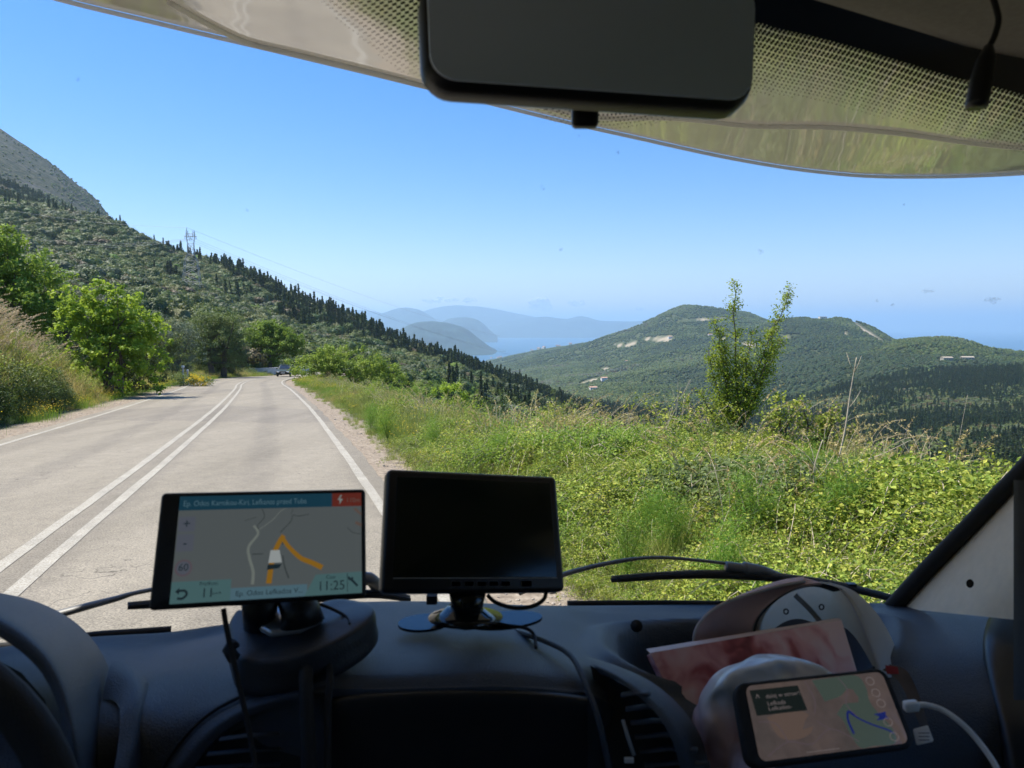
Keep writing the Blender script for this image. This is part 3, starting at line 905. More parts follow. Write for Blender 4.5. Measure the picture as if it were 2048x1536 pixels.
# the hills across the valley
x, y, z, px = area_pts(330000, 700, 2300, 600, 4200, 6)
ok = vis(x, y, z, 7) & ((px > 1100) | (y > 1500)) & (y > 1000)
x, y, z, px = x[ok], y[ok], z[ok], px[ok]
hh = (z - CAMZ) / y; v_ = (SP + hh * CP) / (CP - hh * SP); pyy = 768 - F * v_
d1 = fbm(x / 170, y / 170, 4); d2 = fbm(x / 50 + 3, y / 50, 3)
keep = rng.random(len(x)) < np.clip(0.85 + d1 * 0.8 + d2 * 0.5 - 0.45 * sstep(2300, 3000, y), 0.10, 1)
for (sx, sy, wx, wy, tl, dd) in SCARS:
    keep &= ~((((px - sx) / wx) ** 2 + ((pyy - sy - tl * (px - sx)) / (wy + 2)) ** 2 < 1.1) & (y > dd * 0.62))
x, y, z, px, d1, pyy = x[keep], y[keep], z[keep], px[keep], d1[keep], pyy[keep]
pz = 0.8 * fbm(x / 260 + 40, y / 260, 3) + 0.35 * fbm(x / 80, y / 80, 2) + 0.5 * sstep(1500, 900, y) * (px > 1350) + 0.5 * np.exp(-((px - 1650) / 300) ** 2 - ((pyy - 730) / 60) ** 2) + r_.normal(size=len(x)) * 0.1
P_FAR = [blob(41, 'leaf_maquis'), blob(42, 'leaf_maquis'), blob(43, 'leaf_olive'), blob(44, 'leaf_silver'), blob(45, 'leaf_dark'), blob(46, 'leaf_brown')]
fk = np.where(pz > 0.28, 4, np.where(pz > -0.05, r_.integers(0, 2, len(x)), np.where(pz > -0.32, 2, np.where(r_.random(len(x)) < 0.7, 3, 5))))
print('far trees', len(x))
fs_ = r_.uniform(0.7, 1.5, len(x)) * (1.05 + 0.2 * sstep(1500, 3500, y))
scatter('valley_woodland', np.stack([x, y, z], 1), fs_, P_FAR, 'pine wood and scrub covering the hills across the valley', 'woodland', fk, 4)
# nearer wood on the valley side, below the verge
x, y, z, px = area_pts(52000, 1000, 2300, 60, 1080, 8)
ok = vis(x, y, z, 8)
if True:
    uu, ss = road_uv(x, y); ok &= (uu > 24)
keep = ok & (rng.random(len(x)) < np.clip(0.8 + fbm(x / 30, y / 30, 3), 0.15, 1))
x, y, z = x[keep], y[keep], z[keep]
pz = fbm(x / 90 + 40, y / 90, 3) + 0.10 + r_.normal(size=len(x)) * 0.26
kk = np.where(pz > 0.1, 10 + r_.integers(0, 3, len(x)), np.where(pz > -0.12, r_.integers(0, 3, len(x)), np.where(pz > -0.35, 3, np.where(r_.random(len(x)) < 0.5, 4, 5))))
nearv = y < 260
kk = np.where(nearv & (kk > 9), r_.integers(0, 3, len(x)), kk)
print('near valley trees', len(x))
scatter('valley_scrub', np.stack([x, y, z - 0.2], 1), r_.uniform(0.7, 1.3, len(x)) * np.where(kk > 9, 1.15, 1.0) * np.where(nearv, 0.55, 1.0), [cp(p) for p in PR], 'dark conifers and silvery scrub filling the valley below the verge', 'woodland', kk, 9)
# scattered shrubs on the bare mountain
x, y, z, px = area_pts(26000, -260, 330, 800, 1700, 12)
ok = vis(x, y, z, 5); keep = ok & (rng.random(len(x)) < np.clip(0.40 + fbm(x / 90, y / 90, 3) - 0.55 * sstep(1000, 1300, y), 0.03, 1))
x, y, z = x[keep], y[keep], z[keep]
scatter('mountain_scrub', np.stack([x, y, z], 1), r_.uniform(0.35, 0.9, len(x)), [blob(51, 'leaf_maquis'), blob(52, 'leaf_olive')], 'dark shrubs dotted over the bare mountain slope', 'scrub', None, 5)

# ------------------------------------------------------------------ haze
HAZE = True
if HAZE:
    qh = NT('haze_air')
    pv = qh.n('ShaderNodeVolumePrincipled')
    pv.inputs['Color'].default_value = (0.62, 0.84, 1.0, 1)
    pv.inputs['Density'].default_value = 8e-5
    pv.inputs['Anisotropy'].default_value = 0.4
    qh.l(pv.outputs[0], qh.out.inputs['Volume'])
    b = MB().box((0, 28000, 240), (96000, 66000, 1120))
    hz = b.build('haze', qh.m)
    tag(hz, kind='stuff')

# ------------------------------------------------------------------ verge plants (stuff)
def bramble(seed, n=1050, w=0.55, h=0.46, leaf=0.040, mat='leaf_bramble'):
    """a mound of arching stems with leaves in threes"""
    r = np.random.default_rng(seed)
    cs, ts = [], []
    tb = MB()
    for s_ in range(13):
        a = r.uniform(0, 6.28); L = w * r.uniform(0.6, 1.5); hh_ = h * r.uniform(0.6, 1.25)
        t = np.linspace(0, 1, 7)
        b0 = r.normal(size=2) * w * 0.3
        px_ = b0[0] + np.cos(a) * L * t; py_ = b0[1] + np.sin(a) * L * t; pz_ = hh_ * np.sin(np.pi * np.clip(t * 0.8 + 0.1, 0, 1)) * 1.0
        pts = np.stack([px_, py_, pz_], 1)
        tb.tube(pts, 0.003, 3, cap=False)
        m = n // 39
        tt = r.uniform(0.1, 1, m)
        base = np.stack([np.interp(tt, t, pts[:, k]) for k in range(3)], 1) + r.normal(size=(m, 3)) * [0.05, 0.05, 0.045]
        st = r.random() * 0.4
        for q_ in range(3):
            cs.append(base + r.normal(size=(m, 3)) * 0.026); ts.append(np.clip(st + r.random(m) * 0.62, 0, 1))
    c = np.concatenate(cs); t = np.concatenate(ts)
    v, f = quads(c, leaf * r.uniform(0.6, 1.35, len(c)), 0.72, 0.55, r, fold=0.25)
    return proto('bramble', v, f, M[mat], np.repeat(t, 4), (tb.v, tb.f, M['dead_stem']))

def grass_tuft(seed, mat='grass_green', n=70, h=0.55, w=0.009, spread=0.13, lean=0.25, wind=(0.15, 0.05)):
    v, f, t = blades(n, h, w, spread, lean, seed, 0.6, wind)
    return proto('grass_tuft', v, f, M[mat], t)

def plume_tuft(seed, n=16, h=1.0, mat='plume', wind=(0.5, -0.1), body='grass_dry', size=1.0):
    """tall grass stems that end in drooping feathery heads"""
    r = np.random.default_rng(seed)
    tb = MB(); parts = []
    cs = []
    for i in range(n):
        b0 = r.normal(size=2) * 0.12; hh_ = h * r.uniform(0.6, 1.15); a = r.uniform(0, 6.28)
        d = np.array([math.cos(a), math.sin(a)]) * 0.18 + np.array(wind) * r.uniform(0.6, 1.3)
        t = np.linspace(0, 1, 8)
        pts = np.stack([b0[0] + d[0] * hh_ * t ** 2.2, b0[1] + d[1] * hh_ * t ** 2.2, hh_ * (t - 0.22 * t ** 4)], 1)
        tb.tube(pts, [0.0022] * 7 + [0.001], 3, cap=False)
        tt = r.uniform(0.74, 1.0, 26)
        c = np.stack([np.interp(tt, t, pts[:, k]) for k in range(3)], 1) + r.normal(size=(26, 3)) * 0.009
        cs.append(c)
    c = np.concatenate(cs)
    v, f = quads(c, 0.036 * size * r.uniform(0.6, 1.3, len(c)), 0.28, 0.0, r)
    return proto('plume_grass', v, f, M[mat], np.repeat(r.random(len(c)), 4), (tb.v, tb.f, M['dead_stem']))

def flowers(seed, n=60, h=0.4, sz=0.022):
    r = np.random.default_rng(seed)
    c = r.normal(size=(n, 3)) * [0.22, 0.22, 0.08]; c[:, 2] = h * r.uniform(0.6, 1.15, n)
    v, f = quads(c, sz * r.uniform(0.7, 1.5, n), 0.9, 0.8, r)
    g = blades(n, h, 0.006, 0.2, 0.2, seed + 1)
    return proto('yellow_flowers', v, f, M['flower'], np.repeat(r.random(n), 4), (g[0], g[1], M['fennel']))

def broom(seed, n=900, w=0.6, h=0.9, mat='leaf_olive', leaf=0.05):
    r = np.random.default_rng(seed)
    v, f, t, cc = cluster_crown([(0, 0, h * 0.5, w, w, h * 0.5), (w * .5, 0, h * .35, w * .6, w * .6, h * .4)], 60, n // 60, leaf, 0.13, seed, 0.4, up=0.4)
    tb = MB()
    for i in range(12):
        q = cc[r.integers(0, len(cc))]; tb.tube([(0, 0, -0.1), (q[0] * .4, q[1] * .4, q[2] * .6), tuple(q)], [0.012, 0.008, 0.003], 4, cap=False)
    return proto('scrub_bush', v, f, M[mat], t, (tb.v, tb.f, M['bark']))

def verge_pts(n, u0, u1, y0, y1, seed, pxr=(-160, 2200), power=1.0):
    """ground points by offset from the road's centre line and distance ahead; density thins with distance"""
    r = np.random.default_rng(seed)
    y = y0 * (y1 / y0) ** (r.random(n) ** power)
    u = r.uniform(u0, u1, n)
    cx = np.interp(y, _rc[:, 1], _rc[:, 0])
    ss = np.interp(y, _rc[:, 1], _rs)
    nx = np.interp(ss, _rs, _rn[:, 0]); ny = np.interp(ss, _rs, _rn[:, 1])
    x = cx + nx * u; yy = y + ny * u
    px = 1024 + F * x / np.maximum(yy, 0.5)
    ok = (px > pxr[0]) & (px < pxr[1]) & (yy > 1.6)
    x, yy, u = x[ok], yy[ok], u[ok]
    return x, yy, H(x, yy), u

WR = 0.3
# bramble and low leaves, near right bank
G_BR = [bramble(61), bramble(62), bramble(63, leaf=0.033), bramble(64, h=0.5, mat='leaf_bramble'), bramble(65, leaf=0.036, mat='leaf_bright'), bramble(66, leaf=0.045, mat='leaf_olive')]
x, y, z, u = verge_pts(9500, 4.0, 14.5, 2.0, 30, 71)
d = fbm(x / 1.6, y / 1.6, 3)
u_edge = 4.55 + 1.3 * sstep(12, 26, y) + 0.4 * fbm(x / 1.1, y / 1.1, 2)
keep = (u > u_edge) & (rng.random(len(x)) < np.clip(1.15 + d * 0.8, 0.1, 1) * (1 - 0.8 * sstep(10, 17, y + 0.9 * (8 - u))))
x, y, z, u, d = [a[keep] for a in (x, y, z, u, d)]
d3 = fbm(x / 0.9 + 20, y / 0.9, 2)
sc = (0.55 + 0.35 * rng.random(len(x)) + 0.55 * np.clip(d, -.5, 1) + 0.35 * d3) * (0.55 + 0.45 * sstep(4.4, 6.2, u)) * 1.0
print('bramble', len(x))
kb = np.where(fbm(x / 1.7 + 90, y / 1.7, 2) + rng.normal(size=len(x)) * 0.15 > 0.28, 4, np.where(fbm(x / 1.4 + 40, y / 1.4, 2) > 0.3, 5, rng.integers(0, 4, len(x))))
scatter('bramble_cover', np.stack([x, y, z - 0.03], 1), np.clip(sc, .25, 1.7), G_BR, 'tangled low bramble with small bright green leaves on the right bank', 'bramble', kb, 21, 0.12)
# grass on the right verge
G_GR = [grass_tuft(81), grass_tuft(82, h=0.7), grass_tuft(83, n=90, h=0.45), grass_tuft(84, 'grass_dry', 40, 0.6), grass_tuft(85, 'fennel', 90, 0.5, 0.006)]
x, y, z, u = verge_pts(26000, 4.2, 12.5, 2.0, 95, 72, power=0.8)
eg = 4.65 + 0.4 * fbm(x / 1.3, y / 1.3, 3) + 0.25 * rng.normal(size=len(x))
pr = 0.14 + 0.86 * sstep(9, 15, y + 0.9 * (8 - u))
keep = (u > eg) & (rng.random(len(x)) < pr)
x, y, z, u = [a[keep] for a in (x, y, z, u)]
dryz = fbm(x / 3 + 5, y / 5, 3) + 0.40 * sstep(6.3, 7.6, u) - 0.1
kk = np.where(dryz + rng.normal(size=len(x)) * 0.22 > 0.20, 3, rng.integers(0, 3, len(x)))
kk = np.where((fbm(x / 2 + 30, y / 2, 2) > 0.45), 4, kk)
print('grass', len(x))
scatter('verge_grass', np.stack([x, y, z - 0.02], 1), rng.uniform(0.55, 1.15, len(x)) * (0.42 + 0.58 * sstep(4.6, 6.2, u)) * (1 + 0.1 * sstep(25, 60, y)) * (0.85 + 0.6 * fbm(x / 1.8 + 60, y / 2.6, 3)), G_GR, 'long green and drying grass on the right verge', 'grass', kk, 22, 0.18)
# taller weeds and low bushes that break up the grass
G_WD = [broom(131, 1000, 0.40, 0.7, 'leaf_bramble', 0.05), broom(132, 900, 0.35, 0.75, 'fennel', 0.04), broom(133, 900, 0.45, 0.6, 'leaf_olive', 0.045), bramble(134, h=0.7), broom(135, 900, 0.3, 0.9, 'leaf_lime', 0.04)]
x, y, z, u = verge_pts(1500, 5.0, 13, 9, 75, 80, power=0.8)
keep = rng.random(len(x)) < np.clip(0.30 + 0.9 * fbm(x / 3.5 + 11, y / 5, 3), 0, 0.85)
x, y, z, u = x[keep], y[keep], z[keep], u[keep]
scatter('verge_weeds', np.stack([x, y, z - 0.03], 1), rng.uniform(0.5, 1.35, len(x)) * (0.6 + 0.4 * sstep(5.2, 7, u)), G_WD, 'leafy weeds and low bushes rising out of the verge grass', 'weeds', None, 28, 0.1)
# dry plumes on the edge of the drop and stray ones in the bramble
G_PL = [plume_tuft(91, 8, 0.95, 'grass_dry', (-0.35, 0)), plume_tuft(92, 10, 1.1, 'grass_dry', (0.4, 0)), plume_tuft(93, 6, 0.8, 'grass_dry', (0.2, 0.2))]
x, y, z, u = verge_pts(3000, 5.8, 11.0, 4, 60, 73)
keep = rng.random(len(x)) < np.where(y < 10, 0.07, 0.13 + 0.24 * sstep(5.8, 7.2, u)) * np.clip(0.6 + fbm(x / 3, y / 3, 2) * 1.5, 0, 1)
x, y, z = x[keep], y[keep], z[keep]
scatter('plume_grass', np.stack([x, y, z], 1), rng.uniform(0.65, 1.3, len(x)) , G_PL, 'dry straw coloured grass stems standing above the right verge', 'grass', None, 23, 0.15)
# small yellow flowers
G_FL = [flowers(101), flowers(102, 40, 0.5), flowers(103, 26, 0.35)]
x, y, z, u = verge_pts(2600, 4.8, 8.2, 3.5, 85, 74)
pf = 0.05 + 0.75 * sstep(40, 60, y) * (fbm(x / 3, y / 3, 2) > -0.05) * (u < 6.6)
pf = np.where(y < 14, 0.012, pf)
keep = rng.random(len(x)) < pf
x1, y1, z1 = x[keep], y[keep], z[keep]
x, y, z, u = verge_pts(1700, -7.6, -4.7, 14, 90, 75)
keep = rng.random(len(x)) < np.clip(0.16 + 0.9 * fbm(x / 3, y / 3, 2) + 0.35 * (y > 45), 0, 0.8)
x2, y2, z2 = x[keep], y[keep], z[keep]
scatter('yellow_flowers', np.stack([np.r_[x1, x2], np.r_[y1, y2], np.r_[z1, z2]], 1), rng.uniform(0.6, 1.25, len(x1) + len(x2)), G_FL, 'small yellow flowers dotted along both verges', 'flowers', None, 24)
# stones and litter on the shoulders
def pebble(seed):
    r = random.Random(seed)
    bm = bmesh.new(); bmesh.ops.create_icosphere(bm, subdivisions=1, radius=0.5)
    for v in bm.verts: v.co = Vector((v.co.x, v.co.y * r.uniform(.6, .9), v.co.z * 0.6)) * r.uniform(0.75, 1.2)
    me = bpy.data.meshes.new('pebble'); bm.to_mesh(me); bm.free(); me.materials.append(M['stone'])
    return bpy.data.objects.new('pebble', me)
M['stone'] = pm('stone', (0.34, 0.29, 0.23), 0.9, 0.4, 3)
x, y, z, u = verge_pts(5200, 3.9, 5.9, 3.2, 60, 76)
x2, y2, z2, u2 = verge_pts(2500, -5.6, -4.2, 10, 60, 77)
x, y, z = np.r_[x, x2], np.r_[y, y2], np.r_[z, z2]
scatter('gravel', np.stack([x, y, z], 1), rng.uniform(0.012, 0.05, len(x)) * (1 + (rng.random(len(x)) < 0.02) * 1.6), [pebble(1), pebble(2), pebble(3)], 'loose stones on the dirt shoulders', 'gravel', None, 25, 0.4)
# left bank: rank grass, broom and weeds
G_LB = [grass_tuft(111, 'grass_dry', 60, 0.6, 0.011, 0.2, 0.35, (0.45, -0.1)), grass_tuft(112, 'grass_green', 60, 0.6, 0.011, 0.2, 0.3, (0.4, 0)), grass_tuft(113, 'leaf_lime', 55, 0.5, 0.012, 0.2),
        broom(114, 1100, 0.55, 0.8, 'leaf_bramble', 0.055), broom(115, 1100, 0.5, 0.8, 'leaf_olive', 0.05), broom(116, 1200, 0.6, 0.85, 'leaf_maquis', 0.06)]
x, y, z, u = verge_pts(15000, -19, -4.7, 9, 120, 78)
eg = 5.45 + 0.35 * fbm(x / 1.2, y / 1.2, 3)
keep = (-u > eg) & (rng.random(len(x)) < np.where(y > 36, 0.8, 1.0))
x, y, z, u = [a[keep] for a in (x, y, z, u)]
v2 = -u
lowb = 1 - sstep(5.6, 7.0, v2)
q1 = fbm(x / 2.0, y / 2.0, 3) + rng.normal(size=len(x)) * 0.2
kk = np.where((y < 34) & (v2 > 6.3), np.where(q1 > -0.12, 0, np.where(q1 > -0.25, 3, np.where(q1 > -0.36, 2, 1))), np.where(q1 > 0.25, 0, np.where(q1 > 0.05, 2, np.where(q1 > -0.15, 1, 4))))
kk = np.where((y < 30) & (v2 < 6.5) & (v2 > 5.7), np.where(q1 > 0.2, 4, 5), kk)
kk = np.where((y > 34) & (v2 < 8), np.where(q1 > 0.1, 0, np.where(q1 > -0.1, 2, 1)), kk)
sc = rng.uniform(0.6, 1.15, len(x)) * (0.36 + 0.64 * sstep(5.4, 6.8, v2)) * (1 + 0.4 * (y > 60)) * (1 + 0.45 * (y < 36))
print('left bank', len(x))
scatter('bank_scrub', np.stack([x, y, z - 0.04], 1), sc, G_LB, 'rank golden grass and weeds on the left bank', 'scrub', kk, 26, 0.15)
G_P2 = [plume_tuft(121, 7, 1.2, 'plume', (0.62, -0.2), size=1.5), plume_tuft(122, 5, 1.35, 'plume', (0.7, -0.1), size=1.6), plume_tuft(123, 6, 1.1, 'plume', (0.55, 0), size=1.5)]
x, y, z, u = verge_pts(1900, -13, -6.6, 12, 34, 79, (-200, 330))
keep = rng.random(len(x)) < 0.8 * sstep(6.4, 7.6, -u)
x, y, z = x[keep], y[keep], z[keep]
scatter('pink_plume_grass', np.stack([x, y, z + 0.15], 1), rng.uniform(1.0, 1.6, len(x)), G_P2, 'tall grass with drooping pinkish plumes on top of the left bank', 'grass', None, 27, 0.1)

# ------------------------------------------------------------------ single trees and shrubs
def grow(name, base, lobes, ncl, lpc, leaf, crad, mat, label, cat_, seed, trunk=0.16, split=0.3, aspect=0.6, shell=0.85, up=0.3, floor=0.15, nlimb=26, group=None, trunks=None, twigs=True, rz=0.0, k=1.0):
    lobes = [tuple(q_ * k for q_ in l_) for l_ in lobes]; leaf *= k ** .5; crad *= k; trunk *= k
    if trunks: trunks = [(a_ * k, b_ * k) for a_, b_ in trunks]
    r = np.random.default_rng(seed)
    v, f, t, cc = cluster_crown(lobes, int(ncl * 1.25), lpc, leaf, crad * 0.72, seed, aspect, shell, up, floor, outward=0.5, spread=(0.72, 1.22), tw=0.6)
    root = empty(name, base)
    tb = MB()
    lob = np.array(lobes, float); top = lob[:, 2].max()
    cen = lob[:, :2].mean(0)
    roots = trunks or [(0, 0)]
    for (rx, ry) in roots:
        hs = top * split
        tb.tube([(rx, ry, -0.4), (rx * 1.1 + 0.05, ry * 1.1, hs * 0.5), (rx * 1.3 + cen[0] * 0.2, ry * 1.3 + cen[1] * 0.2, hs), (rx + cen[0] * 0.6, ry + cen[1] * 0.6, top * 0.72)],
                [trunk * 1.15, trunk * 0.9, trunk * 0.75, trunk * 0.3], 9)
    for k in r.choice(len(cc), min(nlimb, len(cc)), replace=False):
        q = cc[k]; rx, ry = roots[r.integers(0, len(roots))]
        h0 = min(top * r.uniform(split * 0.5, 0.7), q[2] * 0.85)
        st = np.array([rx + cen[0] * 0.3 * h0 / top, ry + cen[1] * 0.3 * h0 / top, h0])
        m1 = st * 0.6 + q * 0.4 + r.normal(size=3) * 0.06 * top * 0.3; m2 = st * 0.25 + q * 0.75 + r.normal(size=3) * 0.03 * top * 0.3
        w_ = trunk * 0.42
        tb.tube([tuple(st), tuple(m1), tuple(m2), tuple(q)], [w_, w_ * 0.65, w_ * 0.35, w_ * 0.12], 5, cap=False)
    tk = mk('trunk', tb.v, tb.f, M['bark']); tk.parent = root
    cr = mk('crown', v, f, M[mat], attrs={'tone': t}, smooth=False); cr.parent = root
    root.rotation_euler = (0, 0, rz)
    tag(root, label, cat_, group)
    return root

# fig-like shrub beside the left edge of the road
b = ground_at(222, 39.0)
grow('broadleaf_tree', b, [(0.1, 0, 1.5, 1.75, 1.5, 1.55), (-0.9, 0.3, 3.2, 1.15, 1.1, 1.3), (0.9, 0, 3.2, 1.1, 1.0, 1.2), (0, 0, 4.1, 1.1, 1, 0.9), (1.5, 0.1, 2.2, 0.8, 0.8, 1.2), (-1.3, -.3, 4.0, 0.7, .7, .8)],
     330, 42, 0.16, 0.30, 'leaf_lime', 'leafy shrub tree with glowing yellow green leaves leaning over the left road edge', 'tree', 201, 0.12, 0.3, 0.7, 0.85, k=1.16, trunks=[(0, 0), (0.3, 0.2), (-.3, .1)])
b = ground_at(250, 43)
grow('broadleaf_tree', b, [(0, 0, 1.4, 2.1, 1.6, 1.7), (-.6, 0.5, 3.0, 1.7, 1.4, 1.4)], 260, 46, 0.13, 0.36, 'leaf_maquis', 'dark green bush filling in behind the yellow green shrub tree', 'bush', 202, 0.12)
b = ground_at(20, 44)
grow('broadleaf_tree', b, [(0, 0, 3.2, 2.6, 2.4, 2.6), (-1.5, 0, 5.6, 2.0, 1.8, 1.6), (1.6, 0, 3.9, 1.6, 1.5, 1.7), (-.2, 0, 6.6, 1.0, 1.0, .9)], 420, 46, 0.19, 0.5, 'leaf_bright', 'tall bright green tree at the far left edge above the grassy bank', 'tree', 203, 0.2)
b = ground_at(135, 50)
grow('olive_tree', b, [(0, 0, 2.4, 2.3, 2.0, 2.2), (-.9, 0, 4.0, 1.5, 1.4, 1.5), (.9, 0, 4.3, 1.5, 1.4, 1.4)], 380, 60, 0.13, 0.42, 'leaf_silver', 'grey leaved olive tree beside the bright green tree at far left', 'tree', 204, 0.2, aspect=0.35)
b = ground_at(238, 60)
grow('olive_tree', b, [(0, 0, 2.6, 2.6, 2.0, 2.0), (-1.2, 0, 4.0, 1.8, 1.4, 1.4), (1.8, 0, 3.3, 1.8, 1.4, 1.6)], 380, 56, 0.15, 0.45, 'leaf_silver', 'grey leaved olive tree rising behind the yellow green shrub tree', 'tree', 205, 0.2, aspect=0.35)
b = ground_at(300, 70)
grow('olive_tree', b, [(0, 0, 2.4, 2.2, 2.0, 2.2), (1.2, 0, 3.0, 1.6, 1.4, 1.5)], 300, 50, 0.17, 0.45, 'leaf_olive', 'dull green olive tree between the shrub tree and the roadside olive', 'tree', 206, 0.2, aspect=0.4)
b = ground_at(356, 78)
grow('olive_tree', b, [(0, 0, 3.0, 2.0, 2.0, 2.6), (-.8, 0, 4.2, 1.6, 1.5, 1.7)], 300, 54, 0.16, 0.45, 'leaf_silver', 'pale grey olive tree close behind the left side of the roadside olive', 'tree', 207, 0.2, aspect=0.35)
b = ground_at(436, 90)
grow('olive_tree', b, [(-.2, 0, 3.4, 2.3, 2.0, 1.9), (-1.2, 0, 4.9, 1.4, 1.3, 1.2), (1.2, 0, 4.6, 1.5, 1.3, 1.4), (0.1, 0, 5.4, 1.3, 1.2, .9), (1.6, 0, 2.4, 1.3, 1.2, 1.6), (-1.9, 0, 3.0, 1.0, 1, 1.2)],
     560, 52, 0.16, 0.42, 'leaf_olive', 'spreading roadside olive tree with dark forked trunk left of the oncoming car', 'tree', 208, 0.30, 0.28, k=1.24, aspect=0.4, trunks=[(-.6, 0), (.5, 0.1)])
b = ground_at(540, 120)
grow('broadleaf_tree', b, [(0, 0, 3.6, 2.9, 2.2, 2.4), (-1.2, 0, 5.2, 1.7, 1.5, 1.5), (2.2, 0, 4.4, 1.9, 1.5, 1.3), (0.2, 0, 6.0, 1.3, 1.2, .9), (3.4, 0, 3.5, 1.1, 1, .9)],
     520, 50, 0.22, 0.48, 'leaf_bright', 'bright green broadleaf tree hanging over the white parapet behind the car', 'tree', 209, 0.28, k=1.22)
b = ground_at(672, 78)
grow('roadside_bush', b, [(-1.5, 0, 1.2, 2.2, 1.8, 1.6), (.8, 0, 1.4, 2.5, 1.8, 1.9), (3.6, .5, 0.9, 2.0, 1.6, 1.5), (-.6, 0, 2.4, 1.4, 1.1, 0.9)], 520, 46, 0.17, 0.4, 'leaf_bright', 'wide bright green bush on the right verge beside the oncoming car', 'bush', 210, 0.12, nlimb=16, k=1.2)
b = ground_at(745, 70)
grow('roadside_bush', b, [(0, 0, 0.6, 1.8, 1.4, 1.5), (1.6, 0, .3, 1.6, 1.4, 1.2)], 220, 46, 0.16, 0.35, 'leaf_olive', 'duller green bush at the right end of the wide verge bush', 'bush', 211, 0.08)
b = ground_at(905, 44)
grow('roadside_bush', b, [(0, 0, 1.6, 0.9, .9, 1.5), (0.8, 0, 0.9, 0.9, .8, 1.2), (-.5, 0, 1.0, .6, .6, 1)], 200, 44, 0.12, 0.26, 'leaf_lime', 'small yellow green bush rising behind the long grass near the picture centre', 'bush', 212, 0.06)
# shrubs just over the edge of the drop
for i, (px_, D_, yt_, mt, lb) in enumerate([(1045, 31, 806, 'leaf_silver', 'rounded grey green shrub over the edge of the drop, left of the dry grass'), (1135, 27, 822, 'leaf_silver', 'second rounded grey green shrub over the drop, behind dry grass'),
                                     (1290, 22, 846, 'leaf_olive', 'dull green shrub over the drop left of the twin shoot hawthorn'), (965, 40, 792, 'leaf_maquis', 'dark green shrub over the drop behind the small yellow green bush'), (1225, 34, 826, 'leaf_silver', 'pale shrub farther down the slope behind dry stems'),
                                     (1760, 15, 925, 'leaf_bright', 'fresh green bush low behind the brambles at right'), (1890, 17, 930, 'leaf_olive', 'brown green bush below the brambles near the right pillar'), (830, 52, 758, 'leaf_bright', 'bright green bush down the slope right of the wide verge bush'),
                                     (1600, 19, 880, 'leaf_olive', 'dull green bush down the slope right of the hawthorn'), (1080, 44, 795, 'leaf_olive', 'olive green bush farther down the slope left of centre right'), (1390, 30, 850, 'leaf_silver', 'grey green bush down the slope directly left of the hawthorn')]):
    b = ground_at(px_, D_); hgt = P(px_, yt_, D_).z - b.z
    if hgt < 0.5: continue
    s_ = min(1.3, max(0.6, hgt / 2.9)); sz_ = hgt / 2.8
    grow('slope_shrub', b, [(0, 0, 1.2 * sz_, 1.6 * s_, 1.4 * s_, 1.3 * sz_), (1.0 * s_, 0, 1.6 * sz_, 1.2 * s_, 1 * s_, 1.0 * sz_), (-1.1 * s_, .3, 1.3 * sz_, 1.1 * s_, 1 * s_, 1.1 * sz_)], 260, 44, 0.085, 0.27, mt, lb, 'shrub', 220 + i, 0.08, aspect=0.45)

def shoot_shrub(base, shoots, leaf, mat, label, seed, name='hawthorn_shrub', lpt=26, body=None):
    """upright shrub of long leafy shoots; shoots = (dx, dy, height, lean x, leafiness)"""
    r = np.random.default_rng(seed)
    root = empty(name, base)
    tb = MB(); cs, ts = [], []
    for (dx, dy, hgt, lx, lf) in shoots:
        t = np.linspace(0, 1, 12)
        wob = np.cumsum(r.normal(size=12)) * 0.010 * hgt
        pts = np.stack([dx * 0.15 + (dx * 0.85 + lx) * t ** 1.2 + wob, dy * t + np.cumsum(r.normal(size=12)) * 0.012 * hgt, hgt * t], 1)
        tb.tube(pts, list(np.linspace(0.022, 0.004, 12)), 5)
        ns = int(hgt * 30 * lf)
        for k in range(ns):
            tt = r.uniform(0.16, 1.0) ** 0.75
            p = np.array([np.interp(tt, t, pts[:, q]) for q in range(3)])
            L = (1.05 - tt) ** 0.8 * 0.42 * r.uniform(0.4, 1.1) + 0.06
            a = r.uniform(0, 6.28)
            e = p + np.array([math.cos(a) * L, math.sin(a) * L, L * r.uniform(0.1, 0.9)])
            tb.tube([tuple(p), tuple(e)], [0.004, 0.0015], 3, cap=False)
            m = int(lpt * (0.35 + 0.65 * (1 - tt)) * r.uniform(0.5, 1.2)) + 3
            q_ = r.random(m)[:, None]
            cs.append(p + (e - p) * q_ + r.normal(size=(m, 3)) * 0.035)
            ts.append(np.clip(r.random() * 0.5 + r.random(m) * 0.5, 0, 1))
    if body:
        for (cx_, cy_, cz_, rx_, rz_, nb) in body:
            d = r.normal(size=(nb, 3)); d /= np.linalg.norm(d, axis=1)[:, None]
            cs.append(np.array([cx_, cy_, cz_]) + d * [rx_, rx_, rz_] * (r.random(nb) ** 0.4)[:, None]); ts.append(r.random(nb))
    c = np.concatenate(cs); t_ = np.concatenate(ts)
    v, f = quads(c, leaf * r.uniform(0.55, 1.35, len(c)), 0.75, 0.25, r, fold=0.2)
    tk = mk('stem', tb.v, tb.f, M['bark']); tk.parent = root
    cr = mk('foliage', v, f, M[mat], attrs={'tone': np.repeat(t_, 4)}, smooth=False); cr.parent = root
    tag(root, label, 'shrub')
    return root
D_ = 13.0
b = ground_at(1470, D_)
k_ = D_ / F
zb = P(1470, 905, D_ * 1.005).z
sh = []
def sx(px_): return (px_ - 1470) * k_
def sh_(px0, px1, ytop, lf): return (sx(px0), random.uniform(-.15, .15), (905 - ytop) * k_, sx(px1) - sx(px0), lf)
